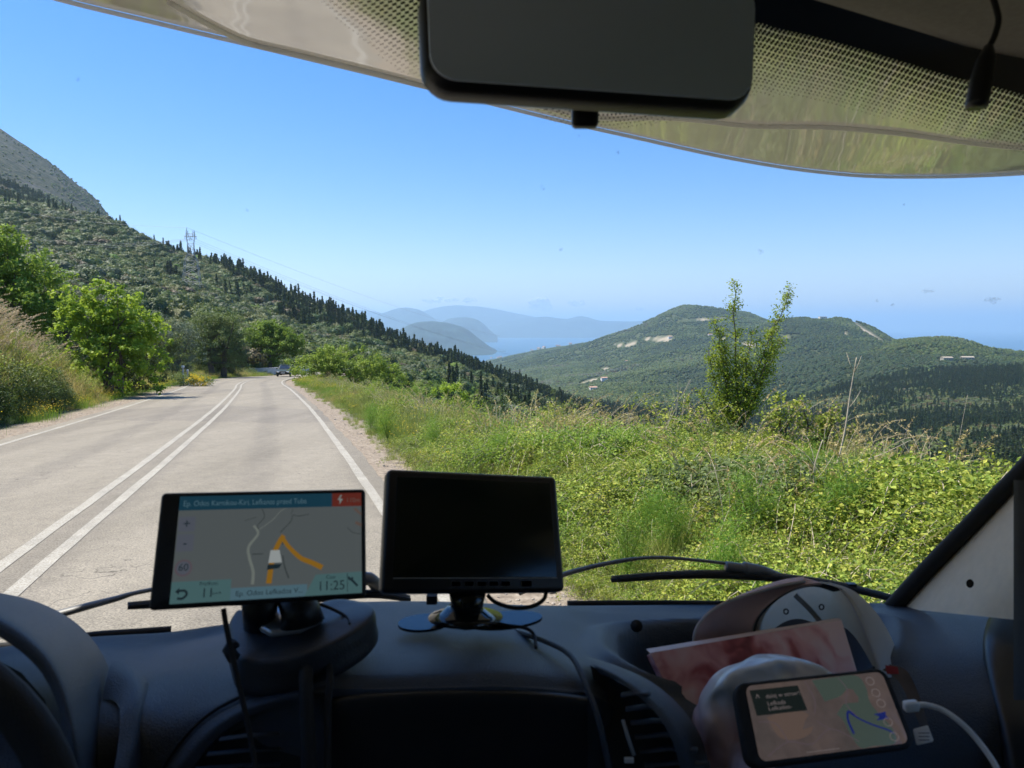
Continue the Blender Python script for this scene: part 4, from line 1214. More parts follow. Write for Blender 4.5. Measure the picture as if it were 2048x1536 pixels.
shoot_shrub((P(1470, 905, D_).x, D_, zb), [sh_(1455, 1462, 560, 1.15), sh_(1490, 1552, 578, 1.1), sh_(1440, 1425, 640, 1.1), sh_(1470, 1500, 660, 1.2), sh_(1500, 1565, 680, 1.0), sh_(1430, 1405, 700, 1.0), sh_(1480, 1530, 640, 1.0), sh_(1460, 1440, 690, 1.2),
             sh_(1470, 1450, 720, 1.2), sh_(1450, 1400, 780, 1.0), sh_(1490, 1535, 740, 1.2)], 0.036, 'leaf_lime', 'upright hawthorn shrub with two tall thin shoots standing on the right bank', 231, lpt=30,
            body=[(0, 0, 1.1, 0.36, 0.60, 450), (0.45, 0, 1.55, 0.32, 0.45, 500), (-.30, 0, 1.6, 0.22, 0.55, 400)])
D_ = 10.5
for (px_, ybase, tops, lb, seed) in ((1640, 900, [(1600, 800), (1650, 825), (1700, 850), (1665, 815)], 'low leafy sapling shrub between the tall hawthorn and the dead stalk', 232),
                                     (1560, 880, [(1548, 790), (1590, 800), (1540, 830)], 'thin leafy sapling at the right foot of the tall hawthorn', 233),
                                     (1985, 985, [(1960, 905), (2005, 925), (2040, 930)], 'yellow green sapling beside the right windscreen pillar', 234)):
    k_ = D_ / F
    p0 = P(px_, ybase + 40, D_)
    shoot_shrub((p0.x, p0.y, p0.z), [((tx - px_) * k_ * 0.5, 0, (ybase + 40 - ty) * k_, (tx - px_) * k_ * 0.5, 1.1) for tx, ty in tops], 0.045, 'leaf_bramble', lb, seed, 'sapling', 18, body=[(0, 0, 0.15, 0.4, 0.25, 700)])

# feathery fennel plants
def fennel(seed, h=0.75):
    r = np.random.default_rng(seed)
    tb = MB(); cs = []
    for i in range(9):
        a = r.uniform(0, 6.28); l = 0.22 * r.uniform(0.3, 1.2); hh_ = h * r.uniform(0.6, 1.1)
        e = np.array([math.cos(a) * l, math.sin(a) * l, hh_])
        tb.tube([(0, 0, 0), tuple(e * [0.35, 0.35, 0.5]), tuple(e)], [0.004, 0.003, 0.0015], 4, cap=False)
        for k in range(5):
            q = e * [0.7, 0.7, 0] + np.array([0, 0, hh_ * (0.22 + 0.19 * k)]) + r.normal(size=3) * 0.03
            c = q + r.normal(size=(110, 3)) * [0.075, 0.075, 0.075]
            cs.append(c)
    c = np.concatenate(cs)
    v, f = quads(c, 0.055 * r.uniform(0.6, 1.3, len(c)), 0.09, 0.2, r)
    return tb, v, f, np.repeat(r.random(len(c)), 4)
FN = []
for sd in (1, 2, 3):
    tb, v, f, t = fennel(300 + sd)
    root = empty('fennel_plant'); FN.append(root)
    a1 = mk('stem', tb.v, tb.f, M['fennel'], root); a2 = mk('foliage', v, f, M['fennel'], root, attrs={'tone': t}, smooth=False)
first = [True] * 3
FP = [(775, 17.5, 1.1, 'bushy bright green fennel at the gravel edge above the dark monitor'), (742, 20, 0.9, 'small fennel at the gravel edge just left of the bushy one'), (870, 14.8, 0.8, 'low feathery fennel up against the shoulder above the monitor top'),
      (1290, 7.0, 0.7, 'feathery fennel in the brambles right of the monitor, upper one'), (1345, 6.4, 0.75, 'feathery fennel in the brambles midway to the dead stalks'), (1255, 6.0, 0.65, 'low feathery fennel close right of the dark monitor'),
      (1510, 6.2, 1.0, 'feathery fennel in the brambles below the hawthorn'), (1680, 5.9, 0.9, 'feathery fennel at the foot of the pale dead stalks'), (1440, 5.1, 0.8, 'lowest feathery fennel just above the wiper'), (1610, 7.3, 1.0, 'feathery fennel behind the pale dead stalks'),
      (1000, 11.5, 0.8, 'feathery fennel in the long grass above the monitor right corner')]
for i, (px_, D_, s_, lb) in enumerate(FP):
    k = i % 3
    if first[k]: o = FN[k]; first[k] = False
    else:
        o = FN[k].copy(); COL.objects.link(o)
        for ch in FN[k].children:
            c = ch.copy(); COL.objects.link(c); c.parent = o
    o.location = ground_at(px_, D_) + Vector((0, 0, 0.08)); o.scale = (s_,) * 3; o.rotation_euler = (0, 0, i * 1.3)
    tag(o, lb, 'fennel', 'fennel plants on the right verge')

# dead stalks
def stalk(pts, r0, label, branches=(), seed=0):
    D0 = pts[0][2]
    base = P(*pts[0])
    root = empty('dead_stalk', base)
    cv = crom([tuple(P(*p)) for p in pts], 14)
    tb = MB().tube(cv, list(np.linspace(r0, r0 * 0.35, 14)), 6)
    mk('stem', tb.v, tb.f, M['dead_stem'], root, True)
    tb = MB(); rr_ = random.Random(seed)
    for (t, dx, dy) in branches:
        p0 = Vector(cv[int(t * 13)]); k_ = D0 / F
        e = p0 + Vector((dx * k_, rr_.uniform(-.1, .1), -dy * k_))
        mid = (p0 + e) / 2 + Vector((0, 0, -0.02))
        tb.tube([p0, mid, e], [r0 * 0.4, r0 * 0.3, r0 * 0.12], 4)
    if tb.v: mk('twig', tb.v, tb.f, M['dead_stem'], root, True)
    tag(root, label, 'stalk')
stalk([(1672, 940, 8.2), (1690, 860, 8.2), (1700, 790, 8.2), (1713, 715, 8.2)], 0.011, 'tallest pale dead stalk leaning right against the far hills', [(0.3, -20, -40), (0.6, 30, -35), (0.85, -12, -40), (0.9, 10, -34)], 1)
stalk([(1632, 1100, 6.5), (1630, 1010, 6.5), (1628, 940, 6.5), (1645, 880, 6.5)], 0.010, 'thick pale dead stalk rising out of the bramble below the tallest one', [(0.2, -50, -70), (0.3, 25, -80), (0.5, -22, -60), (0.6, 30, -60)], 2)
stalk([(1590, 1070, 6.8), (1600, 1000, 6.8), (1602, 930, 6.8)], 0.006, 'thin pale dead stalk just left of the thick one', [(0.4, -20, -40), (0.5, 60, -50)], 3)
stalk([(1910, 960, 9.5), (1915, 900, 9.5), (1935, 790, 9.5)], 0.004, 'very thin dry stem standing near the right pillar', [(0.3, 30, -30), (0.5, -15, -30)], 4)
stalk([(1880, 960, 9), (1900, 910, 9), (1872, 878, 9)], 0.006, 'forked bare twig arching over the brambles near the right pillar', [(0.6, 30, -30), (0.7, -30, -20)], 5)
stalk([(1290, 930, 11), (1292, 880, 11), (1288, 845, 11)], 0.007, 'short pale dead stalk left of the hawthorn shrub', [(0.5, -10, -20)], 6)
stalk([(1310, 905, 11.5), (1345, 830, 11.5), (1380, 760, 11.5)], 0.007, 'pale leaning dead stalk at the left foot of the hawthorn', [(0.3, 20, -60), (0.5, -18, -50), (0.6, 14, -50), (0.8, 12, -26)], 7)
stalk([(1320, 905, 11.7), (1350, 840, 11.7), (1356, 765, 11.7)], 0.005, 'second thinner leaning dead stalk at the left foot of the hawthorn', [(0.4, -12, -40), (0.7, -8, -30)], 8)
stalk([(1180, 860, 15), (1185, 800, 15), (1182, 760, 15)], 0.004, 'lone dry stem upright in the plume grass left of centre', [], 9)
stalk([(1160, 900, 13), (1215, 840, 13), (1265, 790, 13)], 0.005, 'long dry stem slanting right out of the plume grass', [(0.6, 14, -20)], 10)
stalk([(1700, 930, 8), (1760, 910, 8), (1822, 880, 8)], 0.006, 'pale branch lying slantwise over the brambles right of the dead stalks', [(0.6, 8, -30)], 11)

# yellow broom bush and the roadside posts beyond it
b = ground_at(402, 58)
r0 = empty('broom_bush', b)
v, f, t, cc = cluster_crown([(0, 0, 0.50, .8, 0.7, 0.45), (-.5, 0, 0.6, .5, .5, .35)], 70, 26, 0.08, 0.16, 401, up=0.5)
mk('blossom', v, f, M['flower'], attrs={'tone': t}, smooth=False).parent = r0
v, f, t, cc = cluster_crown([(0, 0, 0.4, 1.0, 0.8, 0.5), (-1.6, 0, .5, .7, .6, .6)], 150, 26, 0.09, 0.2, 402, up=0.4)
mk('foliage', v, f, M['leaf_olive'], attrs={'tone': t}, smooth=False).parent = r0
tag(r0, 'broom bush covered in bright yellow blossom on the left roadside', 'bush')

# ================================================================== the camper van
YAW = R(16.5)
VF = Vector((-math.sin(YAW), math.cos(YAW), 0)); VR = Vector((math.cos(YAW), math.sin(YAW), 0))
def V(t, f, z):
    """a point of the van: t metres right of the seats' middle, f metres ahead of the eye, z above the eye"""
    return VR * t + VF * f + Vector((0, 0, CAMZ + z))
def glass_f(t, z):
    s_ = (z + 0.42) / 0.69
    return (1.10 - 0.21 * (t / 0.88) ** 2) * (1 - s_) + (0.60 - 0.22 * min(1.0, abs(t) / 0.82) ** 3) * s_
def on_glass(px, py, off=0.0):
    """where the sight line through (px, py) meets the windscreen"""
    o = Vector((0, 0, CAMZ)); dv = (P(px, py, 1) - o)
    d = 0.8
    for _ in range(25):
        p = dv * d
        t, f = p.dot(VR), p.dot(VF)
        gf = glass_f(max(-1, min(1, t)), p.z)
        d += (gf + off - f) * 0.7
        d = max(0.2, min(3, d))
    return o + dv * d

M['dash'] = pm('dash_plastic', (0.042, 0.056, 0.078), 0.44, 0.22, 7, 0.8, 700)
M['dash_light'] = pm('dash_pale_plastic', (0.34, 0.36, 0.38), 0.6, 0.08, 30, 0.35, 900)
M['dark_plastic'] = pm('dark_plastic', (0.012, 0.013, 0.015), 0.4, 0.1, 40, 0.2, 700)
M['black_gloss'] = pm('black_gloss', (0.008, 0.010, 0.010), 0.12, 0.05, 10)
M['rubber'] = pm('rubber', (0.012, 0.012, 0.013), 0.75, 0.15, 60, 0.3, 500)
M['lining'] = pm('roof_lining', (0.32, 0.305, 0.27), 0.95, 0.08, 200, 0.5, 1500)
M['trim'] = pm('pillar_trim', (0.78, 0.64, 0.46), 0.7, 0.05, 60, 0.25, 900)
M['frit'] = pm('black_frit', (0.012, 0.014, 0.016), 0.35, 0.1, 50)
M['gelcoat'] = pm('cream_gelcoat', (0.80, 0.765, 0.76), 0.08, 0.06, 2.5, 0.06, 7, spec=0.7, coat=1.0)
q = NT('white_sealant')
d_ = q.n('ShaderNodeBsdfDiffuse'); d_.inputs[0].default_value = (.85, .84, .8, 1); t_ = q.n('ShaderNodeBsdfTranslucent'); t_.inputs[0].default_value = (.85, .86, .88, 1)
mx = q.n('ShaderNodeMixShader'); mx.inputs[0].default_value = .6; q.l(d_.outputs[0], mx.inputs[1]); q.l(t_.outputs[0], mx.inputs[2]); q.l(mx.outputs[0], q.out.inputs[0]); M['seam'] = q.m
M['white_metal'] = pm('white_bodywork', (0.7, 0.69, 0.64), 0.3, 0.04, 4, coat=0.4)
M['seat_cloth'] = pm('seat_cloth', (0.12, 0.12, 0.13), 0.95, 0.2, 60)
M['wiper'] = pm('wiper_metal', (0.13, 0.13, 0.125), 0.45, 0.15, 40)

van = empty('camper_van', (0, 0, 0))
tag(van, 'camper van cab seen from inside, dark blue grey dashboard under a wide windscreen', 'van')

# windscreen
q = NT('windscreen_glass')
tr = q.n('ShaderNodeBsdfTransparent'); tr.inputs[0].default_value = (0.97, 0.985, 0.98, 1)
q.l(tr.outputs[0], q.out.inputs[0]); M['glass'] = q.m
vs_ = [V(t, glass_f(t, z), z) for t in np.linspace(-0.95, 0.95, 24) for z in np.linspace(-0.46, 0.30, 12)]
mk('windscreen', np.array([tuple(v) for v in vs_]), grid_faces(24, 12), M['glass'], van)
# black frit with its dots
mb = MB()
low = crom([(560, -260), (700, -150), (835, -60), (930, 0), (1050, 90), (1150, 150), (1300, 140), (1420, 70), (1500, 45), (1560, 58), (1640, 76), (1720, 98), (1800, 122), (1900, 152), (2048, 190), (2350, 290)], 120)
for i in range(119):
    a, b_ = low[i], low[i + 1]
    q4 = [on_glass(a[0], a[1], -.004), on_glass(b_[0], b_[1], -.004), on_glass(b_[0] + 25, b_[1] - 210, -.004), on_glass(a[0] + 25, a[1] - 210, -.004)]
    mb.add(q4, [(0, 1, 2, 3)])
frit = mb.build('frit_band', M['frit'], van, True)
mb = MB()
spx = 8.4; rowh = spx * 0.82
lowx, lowy = low[:, 0], low[:, 1]
nd = 0
for row in range(0, 34):
    k = 0
    xx = 480.0
    while xx < 2330:
        e = np.interp(xx, lowx, lowy)
        w = 16 + (10 if xx > 1480 else 12)
        yy = e + row * rowh
        span = np.interp(xx, [480, 800, 1000, 1150, 1300, 1450, 1600, 2330], [190, 250, 150, 110, 120, 170, 140, 120])
        t_ = row * rowh / span
        if t_ < 1 and yy > -70:
            rad = spx * 0.50 * (1 - t_) ** 0.62
            if rad > 0.9:
                c = on_glass(xx + (spx / 2 if row % 2 else 0), yy, -.004)
                rx = (on_glass(xx + (spx / 2 if row % 2 else 0) + rad, yy, -.004) - c)
                ry = (on_glass(xx + (spx / 2 if row % 2 else 0), yy + rad, -.004) - c)
                mb.add([c + rx * math.cos(a) + ry * math.sin(a) for a in np.linspace(0, 2 * math.pi, 7)[:-1]], [(0, 1, 2, 3, 4, 5)])
                nd += 1
        xx += spx
print('frit dots', nd)
mk('dots', mb.v, mb.f, M['frit'], frit, False)
# squashed insects and smears on the glass
qd = NT('insect_smear')
b1 = qd.n('ShaderNodeBsdfDiffuse'); b1.inputs[0].default_value = (0.10, 0.12, 0.12, 1); tr = qd.n('ShaderNodeBsdfTransparent')
tcn = qd.n('ShaderNodeTexCoord'); nz = noise_n(qd, 260, 3, tcn.outputs['Object']); rr_ = ramp_n(qd, nz.outputs[0], [(0.42, (0.02, 0.02, 0.02)), (0.7, (0.30, 0.30, 0.30))])
mx = qd.n('ShaderNodeMixShader'); qd.l(rr_.outputs[0], mx.inputs[0]); qd.l(tr.outputs[0], mx.inputs[1]); qd.l(b1.outputs[0], mx.inputs[2]); qd.l(mx.outputs[0], qd.out.inputs[0])
M['smear'] = qd.m
mb = MB(); rr_ = random.Random(4)
for (sx_, sy_, sz_, asp) in [(1521, 503, 8, .7), (1857, 582, 12, .35), (1754, 601, 4, .9), (1236, 304, 4, 1), (1158, 273, 4, 1), (155, 158, 5, 1), (1122, 498, 4, 1.2), (1985, 600, 15, .5), (1808, 409, 3, 1), (1785, 610, 5, .7), (985, 785, 22, .8), (785, 745, 12, 1.6),
                             (285, 672, 9, 1.5), (1085, 375, 5, 1.4), (495, 420, 4, 1), (572, 592, 7, 1), (1470, 200, 4, 1), (1700, 760, 30, .9)]:
    ring = [on_glass(sx_ + math.cos(a) * sz_ * rr_.uniform(.6, 1.2), sy_ + math.sin(a) * sz_ * asp * rr_.uniform(.6, 1.2), -.003) for a in np.linspace(0, 6.283, 13)[:-1]]
    mk('insect_mark', ring, [tuple(range(12))], M['smear'], van, False)

# windscreen lower edge seal, dark strips
for nm, pts, w in (('windscreen_seal', [(-200, 1306), (60, 1290), (180, 1272), (260, 1266), (342, 1260)], 0.007), ('windscreen_seal', [(1135, 1207), (1250, 1206), (1350, 1206), (1470, 1208), (1600, 1212), (1760, 1218)], 0.0055)):
    tb = MB(); cv = crom([tuple(on_glass(x_, y_, -.02)) for x_, y_ in pts], 20)
    tb.tube(cv, w, 8, flat=0.8); tb.build(nm, M['rubber'], van, True)

# cab-over: cream underside seen above the glass
edge = [(-300, -130, 1.15), (0, -42, 1.28), (150, 0, 1.34), (300, 36, 1.40), (400, 60, 1.43), (520, 88, 1.48), (640, 117, 1.53), (760, 146, 1.58), (900, 181, 1.64), (1020, 211, 1.69), (1150, 243, 1.75), (1280, 272, 1.80), (1400, 299, 1.85), (1500, 319, 1.90), (1600, 335, 1.94),
        (1700, 346, 1.97), (1780, 350, 1.99), (1880, 350, 2.0), (1960, 348, 2.0), (2048, 344, 2.0), (2250, 330, 1.95), (2500, 300, 1.85)]
E = [V(-1.16, -.1, .60), V(-1.16, .45, .60), V(-1.10, .75, .61), V(-.92, .93, .61)] + [P(*e) for e in edge] + [V(1.16, .9, .45), V(1.16, .2, .45)]
def under(e, k):
    """strips of the underside from the front lip (k=0) back to the glass header"""
    p = Vector(e); rel = p - Vector((0, 0, CAMZ)); t = rel.dot(VR); f = rel.dot(VF)
    fb = 0.47 - 0.1 * abs(t)
    zt = 0.335
    z0 = rel.z
    prof = z0 * (1 - k) + zt * k + 0.035 * math.sin(math.pi * min(1, k * 1.0)) * (1 if k < 1 else 0)
    return V(t * (1 - 0.1 * k), f * (1 - k) + fb * k, prof)
rows = [[under(e, k) for e in E] for k in (0, 0.02, 0.06, 0.15, 0.3, 0.5, 0.7, 0.85, 1.0)]
mk('overcab_underside', loft(rows, 40, 90), grid_faces(40, 90), M['gelcoat'], van)
rows = [[Vector(e) + VF * o_ + Vector((0, 0, h_)) for e in E] for o_, h_ in ((0, 0), (0.012, 0.004), (0.022, 0.018), (0.03, 0.05), (0.02, 0.3), (-0.2, 0.75), (-0.9, 1.0), (-2.6, 1.05))]
mk('overcab_shell', loft(rows, 40, 90), grid_faces(40, 90), M['white_metal'], van)
cv = crom([tuple(Vector(e) + VF * .010 + Vector((0, 0, -0.003))) for e in E], 90)
MB().tube(cv, 0.0045, 8).build('overcab_edge_trim', M['seam'], van, True)
# sealant line across the underside: from the left edge to the lower right
sl_ = []
for (x_, y_) in [(330, 2), (420, 45), (500, 80), (600, 108), (760, 150), (900, 188), (1060, 214), (1200, 228), (1350, 236), (1500, 243), (1650, 253), (1800, 267), (1950, 282), (2100, 298)]:
    lo_, hi_ = 0.0, 1.0
    # walk along the underside until the sight line matches
    best = None
    for i in range(len(E) - 1):
        for s_ in np.linspace(0, 1, 6):
            e = E[i].lerp(E[i + 1], s_)
            for k in np.linspace(0, 0.9, 46):
                p = under(e, k); rel = p - Vector((0, 0, CAMZ))
                # to picture coordinates
                dd = rel.y * CP - rel.z * SP; uu_ = rel.x / dd; vv2 = (rel.y * SP + rel.z * CP) / dd
                er = (1024 + F * uu_ - x_) ** 2 + (768 - F * vv2 - y_) ** 2
                if best is None or er < best[0]: best = (er, p)
    sl_.append(tuple(best[1] - Vector((0, 0, 0.003))))
MB().tube(crom(sl_, 60), 0.0055, 6).build('sealant_line', M['seam'], van, True)

# roof lining and header
rows = []
for (dz, back_) in ((0.0, 0.0), (-0.006, -0.03), (0.0, -0.10), (0.02, -0.3), (0.04, -0.8), (0.04, -2.2)):
    rows.append([P(x_, y_, d_) + VF * back_ + Vector((0, 0, dz)) for x_, y_, d_ in ((-2600, -700, .40), (-600, -560, .46), (500, -330, .52), (1100, -150, .56), (1400, -65, .58), (1630, 0, .60), (1800, 52, .63), (1930, 92, .655), (2048, 130, .68), (2200, 180, .71), (2500, 300, .73), (2900, 470, .72))])
mk('roof_lining', loft(rows, 30, 60), grid_faces(30, 60), M['lining'], van)

# right A pillar: trim panel with a black seal along the glass
pe = [(1770, 1216, 1.10), (1840, 1140, 1.065), (1920, 1058, 1.02), (1985, 990, .985), (2048, 925, .95), (2150, 800, .88), (2300, 560, .78), (2420, 300, .70)]
rows = []
for ox, dz in ((0, 0), (14, -.012), (40, -0.05), (90, -.12), (160, -.20), (240, -.26), (300, -.30)):
    rows.append([P(x_ + 26 + ox * 1.0, y_ + ox * 0.10, d_ + dz) for x_, y_, d_ in pe])
pil = mk('a_pillar', loft(rows, 26, 40), grid_faces(26, 40), M['trim'], van)
cv = crom([tuple(P(x_ + 11, y_ + 2, d_ + .004)) for x_, y_, d_ in pe], 40)
MB().tube(cv, 0.0115, 8).build('pillar_seal', M['rubber'], pil, True)
c = P(1940, 1167, 1.0)
bm_pts = [P(1940 + math.cos(a) * 8, 1167 + math.sin(a) * 9, 0.905) for a in np.linspace(0, 6.283, 13)[:-1]]
mk('screw_hole', bm_pts + [p + VF * 0.02 for p in bm_pts], [tuple(range(12))], M['rubber'], pil, False)
# left pillar, out of frame
tb = MB().tube([V(-.88, .9, -.5), V(-.86, .7, -.1), V(-.83, .42, .3)], [0.06, 0.05, 0.05], 10); tb.build('a_pillar', M['trim'], van, True)

# cab shell behind and beside the eye: doors with window openings, floor, rear wall
def panel(a, b_, c_, d_, th, mb):
    n_ = (b_ - a).cross(d_ - a).normalized() * th
    v = [a, b_, c_, d_, a + n_, b_ + n_, c_ + n_, d_ + n_]
    mb.add(v, [(0, 1, 2, 3), (7, 6, 5, 4), (0, 4, 5, 1), (1, 5, 6, 2), (2, 6, 7, 3), (3, 7, 4, 0)])
for sgn in (-1, 1):
    mb = MB(); T = 0.97 * sgn
    panel(V(T, .80, -1.15), V(T, -.35, -1.15), V(T, -.35, -.38), V(T, .80, -.46), 0.04 * sgn, mb)
    panel(V(T, -.35, -1.15), V(T, -2.4, -1.15), V(T, -2.4, -.38), V(T, -.35, -.38), 0.04 * sgn, mb)
    panel(V(T, -.35, -.38), V(T, -.75, -.38), V(T, -.75, .40), V(T, -.35, .40), 0.04 * sgn, mb)
    panel(V(T, -1.95, -.38), V(T, -2.4, -.38), V(T, -2.4, .40), V(T, -1.95, .40), 0.04 * sgn, mb)
    panel(V(T, -.75, .28), V(T, -1.95, .28), V(T, -1.95, .40), V(T, -.75, .40), 0.04 * sgn, mb)  # unseen opening below, added behind the seats to let more daylight in
    panel(V(T, .38, .26), V(T, -.35, .26), V(T, -.35, .40), V(T, .38, .40), 0.04 * sgn, mb)
    mb.build('cab_door', M['seat_cloth'], van)
mb = MB(); panel(V(-1, -2.4, -1.15), V(1, -2.4, -1.15), V(1, -2.4, .45), V(-1, -2.4, .45), .04, mb); mb.build('rear_partition', M['lining'], van)
mb = MB(); panel(V(-1, 1.0, -1.15), V(1, 1.0, -1.15), V(1, -2.4, -1.15), V(-1, -2.4, -1.15), .04, mb)
panel(V(-.93, .86, -1.15), V(.93, .86, -1.15), V(.93, .93, -.52), V(-.93, .93, -.52), .03, mb); mb.build('cab_floor', M['rubber'], van)
mb = MB(); panel(V(-.95, .2, .31), V(.95, .2, .31), V(1.0, -2.4, .42), V(-1.0, -2.4, .42), .03, mb); mb.build('cab_roof', M['lining'], van)
for sx_ in (-.5, .5):
    mb = MB(); mb.box(V(sx_, -.25, -.75), (.52, .5, .2), Matrix.Rotation(YAW, 3, 'Z')); mb.box(V(sx_, -.52, -.35), (.5, .14, .75), Matrix.Rotation(YAW, 3, 'Z'))
    bevel(mb.build('seat', M['seat_cloth'], van), .05, 3)
# dark curtain / door trim behind the pillar at the right edge
rows = [[P(2005 + ox, y_, d_ - .1 + dz) for y_, d_ in ((960, .80), (1000, .82), (1060, .84), (1150, .86), (1230, .86), (1400, .84))] for ox, dz in ((22, 0), (40, -.02), (90, -.05), (300, -.1))]
mk('door_trim', loft(rows, 12, 16), grid_faces(12, 16), M['rubber'], van)

# ---------------------------------------------------------------- dashboard
xs = [-700, -300, 0, 150, 250, 340, 450, 560, 640, 760, 880, 1000, 1120, 1200, 1300, 1400, 1500, 1640, 1800, 1950, 2100, 2500]
def row(ys, ds): return [P(x_, float(np.interp(x_, [a for a, b in ys], [b for a, b in ys])), float(np.interp(x_, [a for a, b in ds], [b for a, b in ds]))) for x_ in xs]
rows = [
 row([(-700, 1500), (-300, 1420), (0, 1370), (340, 1330), (640, 1300), (1200, 1290), (2500, 1300)], [(-700, .78), (0, .92), (340, 1.02), (640, 1.08), (1200, 1.17), (1640, 1.18), (2048, 1.08), (2500, .95)]),
 row([(-700, 1400), (-300, 1330), (0, 1297), (150, 1279), (250, 1272), (340, 1266), (450, 1251), (560, 1240), (640, 1228), (760, 1224), (1000, 1224), (1200, 1216), (1460, 1211), (1790, 1212), (2100, 1212), (2500, 1215)],
     [(-700, .74), (0, .88), (340, .99), (640, 1.05), (1000, 1.1), (1200, 1.14), (1460, 1.16), (1790, 1.12), (2048, 1.05), (2500, .92)]),
 row([(-700, 1410), (-300, 1345), (0, 1315), (150, 1297), (250, 1290), (340, 1283), (450, 1267), (560, 1243), (640, 1210), (760, 1203), (880, 1203), (1000, 1208), (1120, 1215), (1200, 1222), (1300, 1226), (1460, 1228), (1640, 1220), (1790, 1216), (2100, 1215), (2500, 1218)],
     [(-700, .72), (0, .84), (340, .94), (640, .97), (1000, 1.0), (1200, 1.07), (1460, 1.1), (1790, 1.08), (2048, 1.02), (2500, .9)]),
 row([(-700, 1430), (-300, 1370), (0, 1350), (150, 1330), (250, 1318), (340, 1306), (450, 1285), (560, 1262), (640, 1240), (760, 1228), (880, 1226), (1000, 1228), (1120, 1236), (1200, 1252), (1300, 1262), (1460, 1262), (1640, 1250), (1790, 1238), (2100, 1236), (2500, 1240)],
     [(-700, .68), (0, .78), (340, .86), (640, .88), (1000, .90), (1200, .98), (1460, 1.0), (1790, 1.0), (2048, .96), (2500, .86)]),
 row([(-700, 1500), (-300, 1440), (0, 1420), (150, 1390), (250, 1370), (340, 1352), (450, 1332), (560, 1312), (640, 1300), (760, 1285), (880, 1280), (1000, 1280), (1120, 1290), (1200, 1300), (1300, 1320), (1460, 1330), (1640, 1330), (1790, 1300), (2100, 1290), (2500, 1300)],
     [(-700, .62), (0, .70), (340, .75), (640, .76), (1000, .78), (1200, .84), (1460, .88), (1790, .9), (2048, .88), (2500, .8)]),
 row([(-700, 1600), (-300, 1560), (0, 1520), (150, 1480), (250, 1440), (340, 1420), (450, 1385), (560, 1352), (640, 1340), (760, 1335), (880, 1330), (1000, 1328), (1120, 1332), (1200, 1345), (1300, 1385), (1460, 1420), (1640, 1420), (1790, 1370), (2100, 1360), (2500, 1370)],
     [(-700, .58), (0, .64), (340, .685), (640, .69), (1000, .70), (1200, .74), (1460, .80), (1790, .84), (2048, .82), (2500, .76)]),
 row([(-700, 1800), (-300, 1760), (0, 1640), (250, 1560), (340, 1500), (450, 1430), (560, 1386), (640, 1372), (760, 1372), (1000, 1368), (1120, 1372), (1200, 1390), (1300, 1450), (1460, 1520), (1640, 1500), (1790, 1460), (2100, 1450), (2500, 1460)],
     [(-700, .56), (0, .62), (340, .66), (640, .665), (1000, .675), (1200, .70), (1460, .76), (1790, .80), (2048, .78), (2500, .72)]),
 row([(-700, 2000), (0, 1850), (340, 1640), (560, 1460), (640, 1430), (1000, 1420), (1200, 1450), (1300, 1560), (1460, 1700), (1790, 1620), (2500, 1620)],
     [(-700, .56), (0, .62), (340, .655), (640, .66), (1000, .67), (1200, .69), (1460, .74), (1790, .78), (2048, .76), (2500, .70)]),
 row([(-700, 2300), (0, 2200), (340, 2000), (640, 1800), (1000, 1800), (1460, 2000), (2500, 1900)],
     [(-700, .58), (0, .63), (340, .66), (640, .665), (1000, .67), (1200, .69), (1460, .74), (1790, .77), (2500, .70)]),
]
NU, NV = 130, 260
dv = loft(rows, NU, NV).reshape(NU, NV, 3)
# sunk tray in the right of the dash top
def to_px(p):
    rel = p - np.array([0, 0, CAMZ]); dd = rel[..., 1] * CP - rel[..., 2] * SP
    return 1024 + F * rel[..., 0] / dd, 768 - F * (rel[..., 1] * SP + rel[..., 2] * CP) / dd
pxd, pyd = to_px(dv)
rowi = np.arange(NU)[:, None] / (NU - 1) * (len(rows) - 1)
mx_, my_ = (pxd - 1500) / 275, (rowi - 3.75) / 1.0
rad = (np.abs(mx_) ** 3.0 + np.abs(my_) ** 3.0) ** (1 / 3.0)
dv[..., 2] -= 0.085 * (1 - sstep(0.80, 0.98, rad))
dv[..., 2] += 0.010 * np.exp(-((rad - 1.08) / 0.09) ** 2)
dash = mk('dashboard', dv.reshape(-1, 3), grid_faces(NU, NV), M['dash'], van)

# centre console face, darker and set into the hump
rows = []
for y0, dd in ((1384, -.004), (1392, -.014), (1430, -.016), (1500, -.016), (1640, -.02), (1800, -.03)):
    rows.append([P(x_, y0 - 6 * math.cos((x_ - 915) / 265 * 1.5) + (0 if y0 > 1400 else ed), .668 + dd + 0.02 * (x_ - 650) / 530) for x_, ed in ((655, 14), (700, 6), (800, 2), (915, 0), (1030, 0), (1120, 4), (1175, 10))])
mk('centre_console', loft(rows, 16, 24), grid_faces(16, 24), M['dark_plastic'], dash)
def line_on_dash(pts, r_, name, mat, n=40, parent=None):
    cv = crom([tuple(P(*p)) for p in pts], n)
    return MB().tube(cv, r_, 6).build(name, M[mat], parent or dash, True)
# right edge of the console: a curved pale ridge running down
line_on_dash([(1030, 1262, .835), (1090, 1282, .78), (1140, 1310, .735), (1172, 1370, .69), (1200, 1450, .665), (1222, 1560, .655)], 0.0030, 'console_edge', 'dash')
line_on_dash([(560, 1366, .672), (500, 1385, .668), (430, 1420, .66), (380, 1462, .652), (330, 1530, .645), (300, 1600, .64)], 0.0016, 'seam', 'rubber')
line_on_dash([(690, 1345, .69), (640, 1352, .68), (560, 1366, .672)], 0.0014, 'seam', 'rubber')

def vent(outer, inner_c, name_rows, side):
    pass
